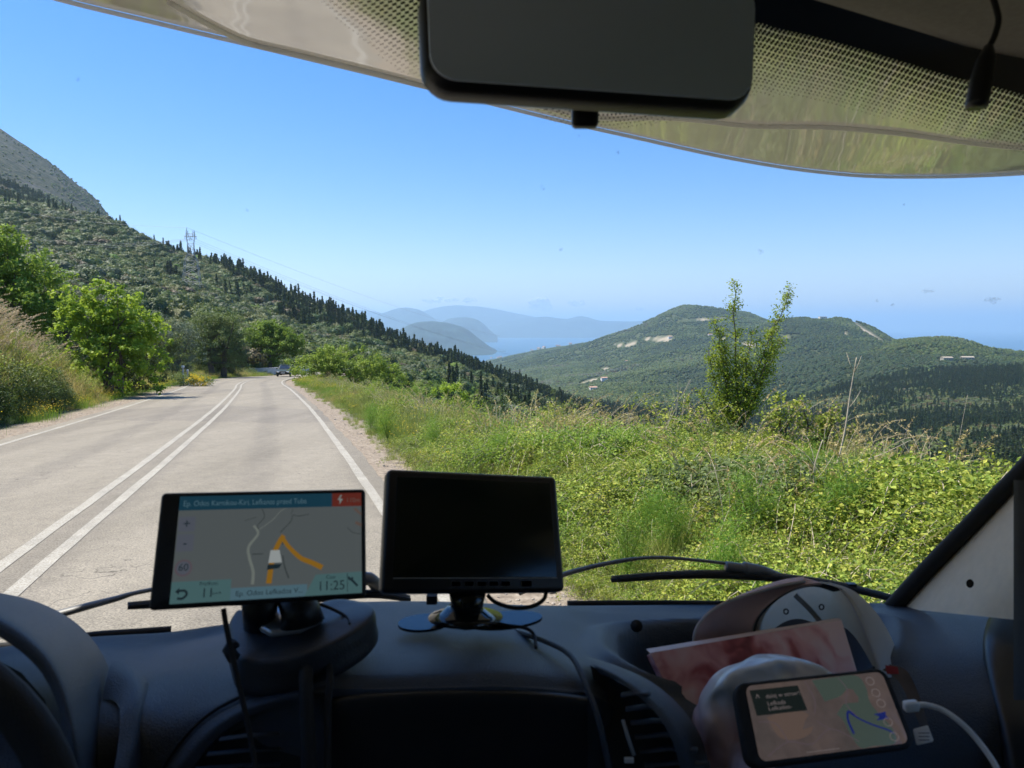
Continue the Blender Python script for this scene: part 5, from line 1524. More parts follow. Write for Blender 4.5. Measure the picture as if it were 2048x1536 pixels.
# right vent pod: hood, dark mouth, slats, centre divider
hood = [[(1172, 1312, .76), (1230, 1330, .74), (1300, 1362, .72), (1360, 1412, .705), (1402, 1475, .69), (1425, 1560, .68)],
        [(1176, 1318, .735), (1230, 1336, .715), (1292, 1368, .695), (1348, 1416, .682), (1386, 1478, .67), (1408, 1560, .665)],
        [(1186, 1330, .715), (1232, 1350, .695), (1282, 1380, .678), (1330, 1424, .666), (1364, 1482, .655), (1386, 1560, .65)],
        [(1200, 1348, .71), (1238, 1364, .69), (1276, 1392, .672), (1316, 1432, .66), (1346, 1486, .652), (1366, 1560, .647)]]
pod = mk('air_vent', loft([[P(*p) for p in r_] for r_ in hood], 14, 30), grid_faces(14, 30), M['dash'], dash)
face = [[(1180, 1330, .712), (1215, 1480, .675), (1240, 1620, .665)], [(1236, 1364, .70), (1270, 1480, .672), (1290, 1620, .66)], [(1290, 1395, .69), (1330, 1490, .665), (1345, 1620, .655)], [(1350, 1440, .675), (1375, 1500, .662), (1392, 1620, .652)]]
mk('vent_mouth', loft([[P(p[0], p[1], p[2] + .012) for p in r_] for r_ in face], 10, 10), grid_faces(10, 10), M['rubber'], pod)
for i in range(6):
    y0 = 1384 + i * 28
    mb = MB(); x0, x1 = 1243 + i * 9, 1300 + i * 24
    mb.tube([P(x0, y0 + 6, .682 - i * .003), P((x0 + x1) / 2, y0 + 1, .678 - i * .003), P(x1, y0 + 4, .672 - i * .003)], 0.0045, 6, flat=0.35)
    mb.build('slat', M['dash'], pod, True)
mb = MB().tube([P(1246, 1440, .668), P(1256, 1475, .664), P(1268, 1510, .66)], 0.003, 6, flat=.6); mb.build('vent_slider', M['dash_light'], pod, True)
mb = MB().box(P(1258, 1520, .655), (.008, .003, .004)); mb.build('indicator', M['seam'], pod)
# left vent pod
hood = [[(300, 1580, .640), (360, 1500, .648), (420, 1440, .656), (500, 1398, .664), (590, 1374, .668), (660, 1366, .668)],
        [(320, 1592, .632), (374, 1514, .638), (430, 1454, .645), (505, 1412, .652), (590, 1390, .656), (655, 1382, .656)],
        [(342, 1600, .634), (392, 1526, .640), (442, 1468, .646), (510, 1428, .652), (590, 1406, .656), (650, 1398, .657)]]
pod2 = mk('air_vent', loft([[P(*p) for p in r_] for r_ in hood], 12, 30), grid_faces(12, 30), M['dash'], dash)
mk('vent_mouth', loft([[P(345, 1600, .646), P(450, 1475, .655), P(590, 1412, .664)], [P(400, 1620, .648), P(490, 1530, .656), P(600, 1500, .66)], [P(420, 1700, .65), P(500, 1660, .655), P(600, 1640, .66)]], 10, 10), grid_faces(10, 10), M['rubber'], pod2)
for i in range(3):
    y0 = 1470 + i * 30
    MB().tube([P(440 - i * 25, y0 + 8, .641), P(500, y0, .643), P(560, y0 - 2, .646)], 0.0035, 6, flat=0.35).build('slat', M['dash'], pod2, True)
# tray lid pin, glove box seam, right speaker pod
MB().tube([P(1273, 1252, .955), P(1276, 1250, .965)], [0.008, 0.006], 10).build('lid_pin', M['rubber'], dash, True)
pod3 = mk('speaker_pod', loft([[P(*p) for p in r_] for r_ in ([(1975, 1240, .94), (1965, 1290, .88), (1975, 1380, .83), (1995, 1470, .79), (2010, 1600, .76)], [(1990, 1226, .92), (1978, 1290, .862), (1990, 1380, .81), (2010, 1470, .77), (2030, 1600, .74)],
                [(2050, 1216, .90), (2040, 1290, .845), (2050, 1380, .80), (2070, 1470, .76), (2090, 1600, .73)], [(2300, 1200, .85), (2300, 1290, .8), (2300, 1380, .76), (2300, 1470, .73), (2300, 1600, .7)])], 20, 30), grid_faces(20, 30), M['dark_plastic'], dash)

# instrument hood and steering wheel at lower left
hoodp = [[(-420, 1205, .88), (-200, 1190, .88), (-60, 1184, .87), (0, 1186, .86), (80, 1206, .84), (150, 1244, .82), (200, 1300, .80), (228, 1370, .78), (240, 1450, .77), (246, 1600, .76)],
         [(-420, 1196, .80), (-200, 1182, .80), (-60, 1180, .79), (0, 1190, .78), (70, 1218, .76), (132, 1262, .74), (176, 1318, .72), (200, 1385, .71), (212, 1460, .70), (220, 1600, .69)],
         [(-420, 1215, .66), (-200, 1206, .66), (-60, 1212, .66), (0, 1232, .65), (56, 1268, .64), (100, 1312, .63), (130, 1366, .62), (148, 1425, .61), (160, 1490, .60), (170, 1600, .60)],
         [(-420, 1260, .655), (-200, 1250, .655), (-60, 1252, .655), (-10, 1270, .645), (40, 1302, .635), (80, 1342, .625), (108, 1392, .615), (124, 1445, .607), (134, 1510, .60), (140, 1600, .60)]]
ih = mk('instrument_hood', loft([[P(*p) for p in r_] for r_ in hoodp], 30, 50), grid_faces(30, 50), M['dash'], dash)
mk('gauge_panel', loft([[P(-420, 1300, .70), P(-100, 1290, .70), P(90, 1400, .70), P(130, 1700, .68)], [P(-420, 1800, .68), P(-200, 1800, .68), P(0, 1800, .67), P(130, 1900, .66)]], 6, 10), grid_faces(6, 10), M['dark_plastic'], ih)
# raised cheek between hood and dash
ck = [[(225, 1322, .80), (262, 1330, .79), (290, 1352, .775), (300, 1390, .76), (296, 1450, .745), (285, 1530, .73), (270, 1640, .72)],
      [(215, 1345, .775), (250, 1352, .76), (272, 1372, .745), (280, 1405, .732), (276, 1460, .72), (262, 1540, .705), (245, 1640, .70)],
      [(205, 1400, .75), (225, 1400, .74), (238, 1415, .725), (240, 1440, .715), (236, 1490, .705), (224, 1560, .69), (205, 1640, .68)]]
mk('hood_cheek', loft([[P(p[0], p[1], p[2] - .028 - max(0, p[1] - 1330) * .00022) for p in r_] for r_ in ck], 14, 24), grid_faces(14, 24), M['dash'], dash)
wc = P(-470, 1850, .50)
sw = MB(); n_ = (Vector((0, 0, CAMZ)) + VF * (-.25) + VR * (-.42) + Vector((0, 0, -.1)) - wc).normalized()
ax = VR; ay = n_.cross(ax).normalized(); ax = ay.cross(n_)
ring = [wc + ax * (math.cos(a) * .186) + ay * (math.sin(a) * .186) for a in np.linspace(0, 2 * math.pi, 61)]
sw.tube(ring, 0.0155, 12, cap=False)
wheel = sw.build('steering_wheel', M['rubber'], van, True)
hb = MB(); hb.tube([wc - n_ * .05, wc - n_ * .02, wc + n_ * .0], [.05, .07, .06], 24); 
for a in (0.1, 2.2, 3.9, 5.6): hb.tube([wc - n_ * .02, wc + (ax * math.cos(a) + ay * math.sin(a)) * .18], [.028, .018], 8, flat=.5)
hb.build('hub', M['dark_plastic'], wheel, True)

# ---------------------------------------------------------------- rear view mirror
def slab(name, c4_, th, mat, parent=None, rad=0.08, bev=0.004, seg=6):
    """rounded rectangular slab through four corners (tl, tr, br, bl), thickness away from the eye"""
    tl, tr_, br, bl = [Vector(c) for c in c4_]
    W_, H_ = ((tr_ - tl).length + (br - bl).length) / 2, ((bl - tl).length + (br - tr_).length) / 2
    n = (bl - tl).cross(tr_ - tl).normalized()
    if n.dot(tl - Vector((0, 0, CAMZ))) < 0: n = -n
    rx, ry = rad, rad * W_ / H_
    uv = []
    for (cx_, cy_, a0) in ((rx, ry, math.pi), (1 - rx, ry, 1.5 * math.pi), (1 - rx, 1 - ry, 0), (rx, 1 - ry, .5 * math.pi)):
        for k in range(seg + 1):
            a = a0 + k / seg * math.pi / 2
            uv.append((cx_ + math.cos(a) * rx, cy_ + math.sin(a) * ry))
    def m(u, v, o=0.0): return tl * (1 - u) * (1 - v) + tr_ * u * (1 - v) + br * u * v + bl * (1 - u) * v + n * o
    N = len(uv)
    f = [m(u, v) for u, v in uv]; b = [p + n * th for p in f]
    o = mk(name, f + b, [tuple(range(N)), tuple(range(2 * N - 1, N - 1, -1))] + [(i, i + N, (i + 1) % N + N, (i + 1) % N) for i in range(N)], mat, parent, False)
    if bev: bevel(o, bev, 2)
    return o, m, n
M['mirror'] = pm('mirror_glass', (0.72, 0.82, 1.0), 0.3, 0.03, 5)
mc = [P(838, -60, .50), P(1522, -38, .555), P(1512, 216, .545), P(848, 168, .49)]
mir, mm, mn = slab('rear_view_mirror', mc, .028, M['dark_plastic'], van, 0.085, 0.008)
mi, _, _ = slab('mirror_glass', [mm(.018, .04, -.002), mm(.982, .04, -.002), mm(.982, .955, -.002), mm(.018, .955, -.002)], .003, M['mirror'], mir, 0.075, 0.001)
st = MB(); c0 = P(1168, 196, .545); st.box(P(1170, 226, .56), (.020, .012, .022)); st.build('mirror_stem', M['dark_plastic'], mir)
bevel(mir.children[-1], .003)
st = MB().tube([P(1168, 60, .54), P(1168, 40, .60), P(1168, 20, .66)], [.018, .014, .02], 12); st.build('mirror_bracket', M['dark_plastic'], mir, True)

# ---------------------------------------------------------------- wipers (outside the glass)
def wiper(label, arm, blade, conn, joints):
    root = empty('wiper', on_glass(*blade[0], .03)); root.parent = van
    def path(pts, off): return crom([tuple(on_glass(x_, y_, off)) for x_, y_ in pts], 26)
    if arm: MB().tube(path(arm[0], .05), arm[1], 8, flat=.6).build('wiper_arm', M['wiper'], root, True)
    if blade:
        MB().tube(path(blade, .022), list(0.0032 + 0.0026 * np.sin(np.linspace(0.2, 2.9, 26))), 8, flat=1.0).build('wiper_blade', M['rubber'], root, True)
        MB().tube(path([(x_, y_ - 7) for x_, y_ in blade], .032), list(0.0015 + 0.0022 * np.sin(np.linspace(0.2, 2.9, 26))), 8, flat=1.0).build('blade_spine', M['wiper'], root, True)
    if conn:
        MB().tube(path(conn[0], .038), conn[1], 10, flat=.8).build('wiper_joint', M['wiper'], root, True)
    for j in joints:
        MB().box(on_glass(j[0], j[1], .03), (.014, .01, .012)).build('blade_clip', M['dark_plastic'], root)
    root['label'] = label
wiper('right wiper', ([(1040, 1185), (1130, 1148), (1230, 1124), (1310, 1115), (1400, 1121), (1480, 1131)], list(np.concatenate([np.linspace(.008, .0055, 13), np.full(13, .0045)]))),
      [(1222, 1161), (1340, 1153), (1440, 1151), (1560, 1158), (1680, 1174), (1800, 1203)], ([(1452, 1133), (1490, 1138), (1530, 1143), (1575, 1158)], [.010] * 8 + list(np.linspace(.014, .005, 18))), [(1702, 1174), (1565, 1162)])
wiper('left wiper', ([(40, 1250), (140, 1222), (230, 1198), (300, 1180), (500, 1150), (740, 1160)], list(np.concatenate([np.linspace(.011, .006, 13), np.full(13, .005)]))),
      [(255, 1214), (330, 1209), (450, 1204), (600, 1200), (740, 1190), (820, 1200)], ([(715, 1160), (740, 1158), (755, 1175)], [.012] * 26), [])

# ================================================================== things on the dashboard
def emat(name, col, s_=1.0, rough=0.14):
    """lit screen colour"""
    q = NT(name); b = q.n('ShaderNodeBsdfPrincipled', Roughness=rough)
    b.inputs['Base Color'].default_value = c4(tuple(c * 0.15 for c in col)); b.inputs['Emission Color'].default_value = c4(col); b.inputs['Emission Strength'].default_value = s_
    q.l(b.outputs[0], q.out.inputs[0]); return q.m
ES = 0.34
S = {k: emat('screen_' + k, c, ES) for k, c in dict(map=(0.115, 0.135, 0.140), blue=(0.012, 0.058, 0.095), red=(0.16, 0.030, 0.022), bar=(0.085, 0.175, 0.185), btn=(0.11, 0.125, 0.16), ink=(0.015, 0.03, 0.04), orange=(0.34, 0.17, 0.02), pale=(0.26, 0.30, 0.29),
     road=(0.21, 0.24, 0.22), grey=(0.06, 0.075, 0.078), white=(0.42, 0.46, 0.46), head=(0.10, 0.19, 0.24), lilac=(0.13, 0.10, 0.12), pinkmap=(0.125, 0.100, 0.098), greenmap=(0.070, 0.098, 0.084), peach=(0.150, 0.105, 0.088), dark=(0.012, 0.018, 0.018), route=(0.012, 0.022, 0.17), icon=(0.20, 0.17, 0.17)).items()}

def poly_on(m, pts, off, name, mat, parent):
    return mk(name, [m(u, v, off) for u, v in pts], [tuple(range(len(pts)))], mat, parent, False)
def rect(u0, v0, u1, v1): return [(u0, v0), (u1, v0), (u1, v1), (u0, v1)]
def line_on(m, pts, w, off, name, mat, parent, asp, taper=None):
    cv = crom(pts, max(8, len(pts) * 6)); vs_, fs = [], []
    for i in range(len(cv)):
        t = cv[min(i + 1, len(cv) - 1)] - cv[max(i - 1, 0)]; t = np.array([t[0] * asp, t[1]]); t /= np.linalg.norm(t) + 1e-9
        n = np.array([-t[1] / asp, t[0]]); ww = (w if taper is None else w + (taper - w) * i / (len(cv) - 1)) / 2
        for sg in (-1, 1): q_ = cv[i] + n * ww * sg; vs_.append(m(q_[0], q_[1], off))
    for i in range(len(cv) - 1): fs.append((2 * i, 2 * i + 1, 2 * i + 3, 2 * i + 2))
    return mk(name, vs_, fs, mat, parent, False)
def text_on(m, s_, u, v, h, off, name, mat, parent, asp, align='LEFT', wscale=1.0):
    """flat lettering laid on a surface; h is its height as a share of the surface's height"""
    cu = bpy.data.curves.new('t', 'FONT'); cu.body = s_; cu.size = 1; cu.align_x = align
    ob = bpy.data.objects.new('t', cu); COL.objects.link(ob)
    bpy.context.view_layer.update()
    me = bpy.data.meshes.new_from_object(ob.evaluated_get(bpy.context.evaluated_depsgraph_get()))
    bpy.data.objects.remove(ob)
    k = h / 0.7
    vs_ = [m(u + p.co.x * k / asp * wscale, v - p.co.y * k, off) for p in me.vertices]
    fs = [tuple(p.vertices) for p in me.polygons]
    return mk(name, vs_, fs, mat, parent, False)

# --- satnav on its weighted rubber base
sat = empty('satnav', P(610, 1245, .70))
tag(sat, 'wide black satnav showing a lit road map, on a rubber dash mount', 'satnav')
scorn = [P(323, 986, .645), P(731, 978, .695), P(733, 1195, .672), P(297, 1222, .622)]
body, sm_, sn = slab('casing', scorn, .016, M['dark_plastic'], sat, 0.022, 0.0022)
asp = 0.178 / 0.1
def sub(m, u0, v0, u1, v1): return lambda u, v, o=0.0: m(u0 + (u1 - u0) * u, v0 + (v1 - v0) * v, o)
sc_ = sub(sm_, .088, .035, .977, .955)
k_ = -0.0006
scr = poly_on(sc_, rect(0, 0, 1, 1), k_, 'screen', S['map'], sat)
st_ = 0.0003
poly_on(sc_, rect(0, 0, 1, .135), k_ - st_, 'title_bar', S['blue'], scr)
poly_on(sc_, rect(.83, 0, 1, .135), k_ - 2 * st_, 'warning_box', S['red'], scr)
text_on(sc_, 'Ep. Odos Karnikou-Kiri, Lefkanas przed Tuba', .02, .095, .052, k_ - 2 * st_, 'lettering', S['head'], scr, asp * .97, wscale=.84)
mk('bolt_icon', [sc_(a, b_, k_ - 3 * st_) for a, b_ in ((.878, .02), (.888, .02), (.875, .055), (.893, .06), (.872, .115), (.877, .075), (.862, .068))], [(0, 1, 2), (2, 3, 4), (4, 5, 2), (2, 5, 6), (0, 2, 6)], S['pale'], scr, False)
text_on(sc_, '110m', .91, .095, .045, k_ - 3 * st_, 'lettering', S['peach'], scr, asp * .97)
for pts, w, tp, mt in (([(.40, .30), (.425, .38), (.38, .50), (.385, .60), (.41, .74), (.41, .86)], .022, .030, 'road'), ([(.44, .14), (.455, .22), (.42, .30), (.43, .34)], .010, .008, 'grey'), ([(.43, .34), (.50, .25), (.54, .17), (.57, .14)], .007, .005, 'road'),
                       ([(.545, .375), (.60, .27), (.61, .21), (.64, .22), (.70, .205)], .010, .008, 'grey'), ([(.60, .20), (.61, .15)], .006, .006, 'grey'), ([(.56, .44), (.56, .55), (.575, .70), (.60, .82)], .012, .016, 'grey'),
                       ([(.555, .42), (.595, .52), (.66, .63), (.72, .68), (.78, .735)], .036, .052, 'orange'), ([(.565, .405), (.545, .46), (.52, .56), (.505, .68), (.495, .86)], .044, .052, 'orange'), ([(.40, .575), (.46, .575)], .012, .008, 'grey'), ([(.35, .25), (.41, .22)], .006, .006, 'grey'),
                       ([(.92, .35), (.95, .40), (1, .42)], .008, .006, 'grey'), ([(.96, .16), (.985, .20), (1, .22)], .03, .02, 'peach'), ([(.965, .30), (1, .33)], .03, .03, 'peach')):
    line_on(sc_, pts, w, k_ - st_ * (2 if mt == 'orange' else 1.4 if mt == 'road' else 1), 'map_line', S[mt], scr, asp, tp)
poly_on(sc_, [(.497, .545), (.545, .545), (.56, .665), (.488, .665)], k_ - 3 * st_, 'vehicle_marker', S['white'], scr)
poly_on(sc_, [(.486, .68), (.56, .68), (.545, .72), (.482, .73)], k_ - 3.2 * st_, 'vehicle_marker_shadow', S['ink'], scr)
for v0, v1, mk_ in ((.165, .315, '+'), (.33, .50, '-')):
    b_ = poly_on(sc_, rect(.005, v0 + .03, .092, v1 + .02), k_ - st_, 'map_button', S['btn'], scr)
    text_on(sc_, mk_, .048, (v0 + v1) / 2 + .065, .09, k_ - 2 * st_, 'button_sign', S['ink'], b_, asp, 'CENTER')
for rr2, mt, o_ in ((.078, 'lilac', 1.5), (.062, 'btn', 2)):
    poly_on(sc_, [(.052 + math.cos(a) * rr2 / asp, .675 + math.sin(a) * rr2) for a in np.linspace(0, 6.283, 33)[:-1]], k_ - o_ * st_, 'speed_limit_sign', S[mt], scr)
text_on(sc_, '60', .052, .70, .065, k_ - 3 * st_, 'lettering', S['ink'], scr, asp, 'CENTER')
poly_on(sc_, rect(0, .80, .30, 1), k_ - 3 * st_, 'speed_panel', S['bar'], scr)
poly_on(sc_, rect(.30, .885, .70, 1), k_ - 3 * st_, 'street_panel', S['head'], scr)
poly_on(sc_, [(.745, .80), (1, .79), (1, 1), (.685, 1)], k_ - 3.2 * st_, 'time_panel', S['bar'], scr)
text_on(sc_, 'Predkosc', .14, .845, .035, k_ - 4 * st_, 'lettering', S['ink'], scr, asp, wscale=.9)
text_on(sc_, '11', .15, .955, .085, k_ - 4 * st_, 'lettering', S['ink'], scr, asp)
text_on(sc_, 'km/h', .205, .935, .03, k_ - 4 * st_, 'lettering', S['ink'], scr, asp)
text_on(sc_, 'Ep. Odos Lefkados V...', .325, .962, .048, k_ - 4 * st_, 'lettering', S['ink'], scr, asp, wscale=1.0)
text_on(sc_, 'Czas', .80, .845, .035, k_ - 4 * st_, 'lettering', S['ink'], scr, asp)
text_on(sc_, '11:25', .755, .955, .09, k_ - 4 * st_, 'lettering', S['ink'], scr, asp, wscale=.95)
line_on(sc_, [(.935, .855), (.955, .89), (.975, .93)], .022, k_ - 4 * st_, 'wrench_icon', S['ink'], scr, asp)
line_on(sc_, [(.925, .835), (.935, .865), (.95, .845)], .020, k_ - 4 * st_, 'wrench_icon', S['ink'], scr, asp)
line_on(sc_, [(.035, .885), (.07, .885), (.08, .92), (.06, .955), (.035, .95)], .022, k_ - 4 * st_, 'back_icon', S['ink'], scr, asp)
mk('back_icon', [sc_(a, b_, k_ - 4 * st_) for a, b_ in ((.022, .888), (.042, .855), (.042, .92))], [(0, 1, 2)], S['ink'], scr, False)
poly_on(sc_, rect(.918, .80, .921, .985), k_ - 4 * st_, 'panel_divider', S['ink'], scr)
# mount: arm, ball, base
MB().tube([P(520, 1190, .69), P(520, 1225, .705), P(522, 1252, .715)], [.017, .016, .016], 14).build('mount_arm', M['dark_plastic'], sat, True)
MB().tube([P(585, 1185, .70), P(600, 1220, .70), P(604, 1246, .70)], [.016, .018, .021], 14).build('mount_arm', M['dark_plastic'], sat, True)
mb = MB(); pts = [(512, 1228), (560, 1208), (640, 1216), (648, 1232), (600, 1254), (540, 1262), (518, 1250)]
a0 = [P(x_, y_, .70 + (1240 - y_) * .0006) for x_, y_ in pts]
mb.add(a0 + [p - Vector((0, 0, .008)) for p in a0], [tuple(range(6, -1, -1)), tuple(range(7, 14))] + [(i, (i + 1) % 7, (i + 1) % 7 + 7, i + 7) for i in range(7)])
bevel(mb.build('clamp_plate', pm('clamp_chrome', (0.55, 0.56, 0.58), 0.25, 0.05, 10, metal=.6), sat), .003)
M['base_vinyl'] = pm('base_vinyl', (0.030, 0.036, 0.046), 0.42, 0.1, 40, 0.3, 600)
# base: kidney-shaped weighted pad, lofted
outl = [(470, 1236, .74), (456, 1262, .72), (462, 1300, .69), (476, 1336, .665), (510, 1346, .66), (580, 1340, .66), (650, 1316, .67), (715, 1282, .69), (748, 1252, .71), (750, 1228, .735), (720, 1216, .755), (670, 1213, .765), (600, 1232, .76), (530, 1228, .755)]
ctr = P(590, 1275, .705)
O = [P(*p) for p in outl]
rows = []
for k, (s_, dz) in enumerate(((0.02, .010), (0.35, .010), (0.72, .010), (0.94, .009), (0.985, .004), (1.0, -.006), (0.99, -.022), (0.6, -.026))):
    rr_ = [ctr.lerp(p, s_) + Vector((0, 0, dz)) for p in O]
    rows.append(rr_ + [rr_[0]])
mk('weighted_base', loft(rows, 30, 80), grid_faces(30, 80), M['base_vinyl'], sat)
MB().tube(crom([tuple(P(*p)) for p in [(447, 1218, .64), (452, 1250, .64), (462, 1300, .635), (478, 1370, .625), (496, 1450, .615), (516, 1560, .60)]], 30), .0024, 8).build('power_cable', M['rubber'], sat, True)
MB().tube(crom([tuple(P(*p)) for p in [(632, 1206, .72), (660, 1216, .72), (690, 1232, .715), (700, 1250, .70)]], 16), .0016, 6).build('short_lead', M['rubber'], sat, True)
ring = [P(478 + math.cos(a) * 17, 1292 + math.sin(a) * 17, .665) for a in np.linspace(0, 6.283, 19)]
MB().tube([P(468, 1286, .66), P(458, 1300, .66), P(468, 1316, .655)], .006, 8).build('cable_clip', M['rubber'], sat, True)

# two black leads hanging over the console
for i, (pp, r_, lb) in enumerate((([(612, 1320, .68), (612, 1360, .655), (614, 1430, .64), (618, 1500, .63), (622, 1600, .62)], .0062, 'thick black cable hanging over the dashboard front below the satnav base'),
                                  ([(640, 1290, .69), (656, 1320, .68), (660, 1360, .66), (656, 1410, .648), (655, 1600, .62)], .0032, 'thin black cable looping down beside the thick one, left of the console'))):
    o = MB().tube(crom([tuple(P(*p)) for p in pp], 30), r_, 10).build('cable', M['rubber'], None, True)
    tag(o, lb, 'cable')

# --- reversing monitor
mon = empty('reversing_monitor', P(925, 1245, .80))
tag(mon, 'dark switched off monitor on a short stand in the middle of the dashboard', 'monitor')
mcn = [P(775, 937, .775), P(1113, 953, .835), P(1131, 1183, .79), P(763, 1186, .73)]
cas, m2, n2_ = slab('casing', mcn, .022, M['dark_plastic'], mon, 0.03, 0.004)
M['screen_off'] = pm('screen_off', (0.006, 0.012, 0.009), 0.18, 0.05, 5)
slab('screen', [m2(.055, .065, -.0006), m2(.955, .065, -.0006), m2(.955, .885, -.0006), m2(.055, .885, -.0006)], .001, M['screen_off'], mon, 0.01, 0.0003)
line_on(m2, [(.055, .888), (.5, .888), (.955, .888)], .006, -.0008, 'screen_rim', M['dash_light'], mon, 1.45)
line_on(m2, [(.052, .888), (.052, .5), (.052, .065)], .004, -.0008, 'screen_rim', M['dark_plastic'], mon, 1.45)
for u in (.385, .455, .525, .59, .655, .775):
    w = .024 if u != .775 else .028
    cp_ = [m2(u - w, .925, -.0015), m2(u + w, .925, -.0015), m2(u + w, .945, -.0015), m2(u - w, .945, -.0015)]
    slab('button', cp_, .002, M['dash_light'], mon, 0.3, 0.0004)
MB().tube([P(935, 1180, .775), P(934, 1210, .785), P(933, 1238, .79)], [.020, .017, .020], 16).build('neck', M['black_gloss'], mon, True)
mb = MB(); mb.tube([P(931, 1234, .79), P(931, 1226, .79), P(932, 1216, .79)], [.040, .026, .02], 24)
mb.build('stand_foot', M['black_gloss'], mon, True)
for (cx_, cy_, dd_, rx_, rz_) in ((848, 1243, .80, .028, .0), (1010, 1238, .80, .042, .0)):
    ring = [P(cx_, cy_, dd_) + VR * math.cos(a) * rx_ + VF * math.sin(a) * .022 for a in np.linspace(0, 6.283, 25)[:-1]]
    mb = MB(); mb.add(ring + [p - Vector((0, 0, .003)) for p in ring], [tuple(range(24)), tuple(range(47, 23, -1))] + [(i, i + 24, (i + 1) % 24 + 24, (i + 1) % 24) for i in range(24)])
    mb.build('adhesive_pad', M['black_gloss'], mon, False)
MB().tube(crom([tuple(P(*p)) for p in [(975, 1190, .80), (992, 1205, .80), (1030, 1216, .79), (1066, 1212, .785), (1088, 1198, .785), (1092, 1180, .79)]], 24), .0022, 8).build('cable', M['rubber'], mon, True)
MB().tube(crom([tuple(P(*p)) for p in [(975, 1240, .79), (1010, 1250, .78), (1050, 1256, .775), (1068, 1270, .77), (1072, 1296, .745)]], 24), .0018, 8).build('cable', M['rubber'], mon, True)
MB().box(P(864, 1198, .86), (.012, .01, .010)).build('lug', M['rubber'], mon)

# --- baseball cap lying on its crown side, opening towards the seats
M['cap_pink'] = pm('cap_cloth_pink', (0.62, 0.43, 0.40), 0.95, 0.08, 30, 0.4, 1400)
M['cap_in'] = pm('cap_lining', (0.62, 0.57, 0.48), 0.95, 0.25, 14, 0.5, 1200)
M['cap_out'] = pm('cap_cloth_grey', (0.68, 0.67, 0.66), 0.95, 0.06, 40, 0.5, 1200)
M['band'] = pm('sweatband', (0.025, 0.026, 0.03), 0.9, 0.15, 60)
for k_m in ('cap_in', 'cap_out'):
    nt_ = M[k_m].node_tree; bs_ = [n for n in nt_.nodes if n.type == 'BSDF_PRINCIPLED'][0]; ou_ = [n for n in nt_.nodes if n.type == 'OUTPUT_MATERIAL'][0]
    tl_ = nt_.nodes.new('ShaderNodeBsdfTranslucent'); tl_.inputs[0].default_value = (.72, .66, .56, 1); mx_ = nt_.nodes.new('ShaderNodeMixShader'); mx_.inputs[0].default_value = .45
    nt_.links.new(bs_.outputs[0], mx_.inputs[1]); nt_.links.new(tl_.outputs[0], mx_.inputs[2]); nt_.links.new(mx_.outputs[0], ou_.inputs[0])
capo = empty('baseball_cap', P(1600, 1330, .98))
tag(capo, 'pale pink and grey baseball cap propped in the dash tray with its inside showing', 'cap')
def Pc(x_, y_, d_): return P(x_, y_, d_ - .055)
def cring(k):  # opening of the crown, k in 0..1 clockwise from lower left
    pts = [(1505, 1300, .93), (1504, 1265, .93), (1516, 1232, .935), (1548, 1200, .945), (1590, 1176, .955), (1640, 1166, .96), (1684, 1178, .955), (1716, 1216, .94), (1738, 1262, .925), (1752, 1312, .91), (1755, 1350, .905)]
    return crom([tuple(Pc(*p)) for p in pts], 60)[int(k * 59)]
ringp = [Vector(cring(i / 40)) for i in range(41)]
apex = Pc(1655, 1262, 1.005)
rows = []
for a in (0, .1, .25, .42, .6, .78, .92, 1.0):
    rows.append([p * (1 - a) + apex * a + (VF * .030 + VR * .022 + Vector((0, 0, .012))) * math.sin(a * math.pi) for p in ringp])
mk('crown', loft(rows, 26, 60), grid_faces(26, 60), M['cap_in'], capo)
cg = crom([tuple(p) for p in ringp], 60)
rows = [[Vector(p) - VF * .001 for p in cg], [Vector(p) * .93 + apex * .07 + VF * .004 for p in cg], [Vector(p) * .86 + apex * .14 + VF * .012 for p in cg]]
mk('sweatband', loft([r_[:40:6] for r_ in rows], 8, 60), grid_faces(8, 60), M['band'], capo)
# right cloth fold outside the ring, pale
rows = [[Pc(1655, 1163, .985), Pc(1708, 1182, .98), Pc(1750, 1222, .97), Pc(1780, 1270, .955), Pc(1800, 1322, .94), Pc(1806, 1352, .93)], [Pc(1672, 1172, .955), Pc(1697, 1196, .945), Pc(1722, 1236, .930), Pc(1744, 1284, .915), Pc(1762, 1330, .90), Pc(1770, 1356, .895)], [Pc(1680, 1180, .96), Pc(1696, 1200, .95), Pc(1716, 1240, .935), Pc(1737, 1288, .92), Pc(1754, 1335, .905), Pc(1758, 1358, .90)]]
mk('crown_edge', loft(rows, 10, 30), grid_faces(10, 30), M['cap_out'], capo)
# brim
inner = [ringp[i] for i in range(0, 22, 3)]
outer = [Pc(*p) for p in [(1392, 1330, .90), (1387, 1292, .90), (1393, 1256, .905), (1418, 1226, .915), (1455, 1204, .925), (1510, 1186, .938), (1560, 1172, .948), (1610, 1163, .958)]]
rows = [outer, [o_.lerp(i_, .12) + VF * .004 for o_, i_ in zip(outer, inner)], [o_.lerp(i_, .5) + VF * .016 for o_, i_ in zip(outer, inner)], [o_.lerp(i_, .85) + VF * .008 for o_, i_ in zip(outer, inner)], inner]
br = mk('brim', loft(rows, 16, 40), grid_faces(16, 40), M['cap_pink'], capo)
so = br.modifiers.new('thick', 'SOLIDIFY'); so.thickness = .002
MB().tube(crom([tuple(p) for p in outer], 40), .0016, 6).build('brim_edge', M['cap_out'], capo, True)
for (x_, y_) in ((1572, 1223), (1643, 1214)):
    ring = [Pc(x_ + math.cos(a) * 4.5, y_ + math.sin(a) * 5, .975) for a in np.linspace(0, 6.283, 15)]
    MB().tube(ring, .0009, 5, cap=False).build('eyelet', M['band'], capo, True)
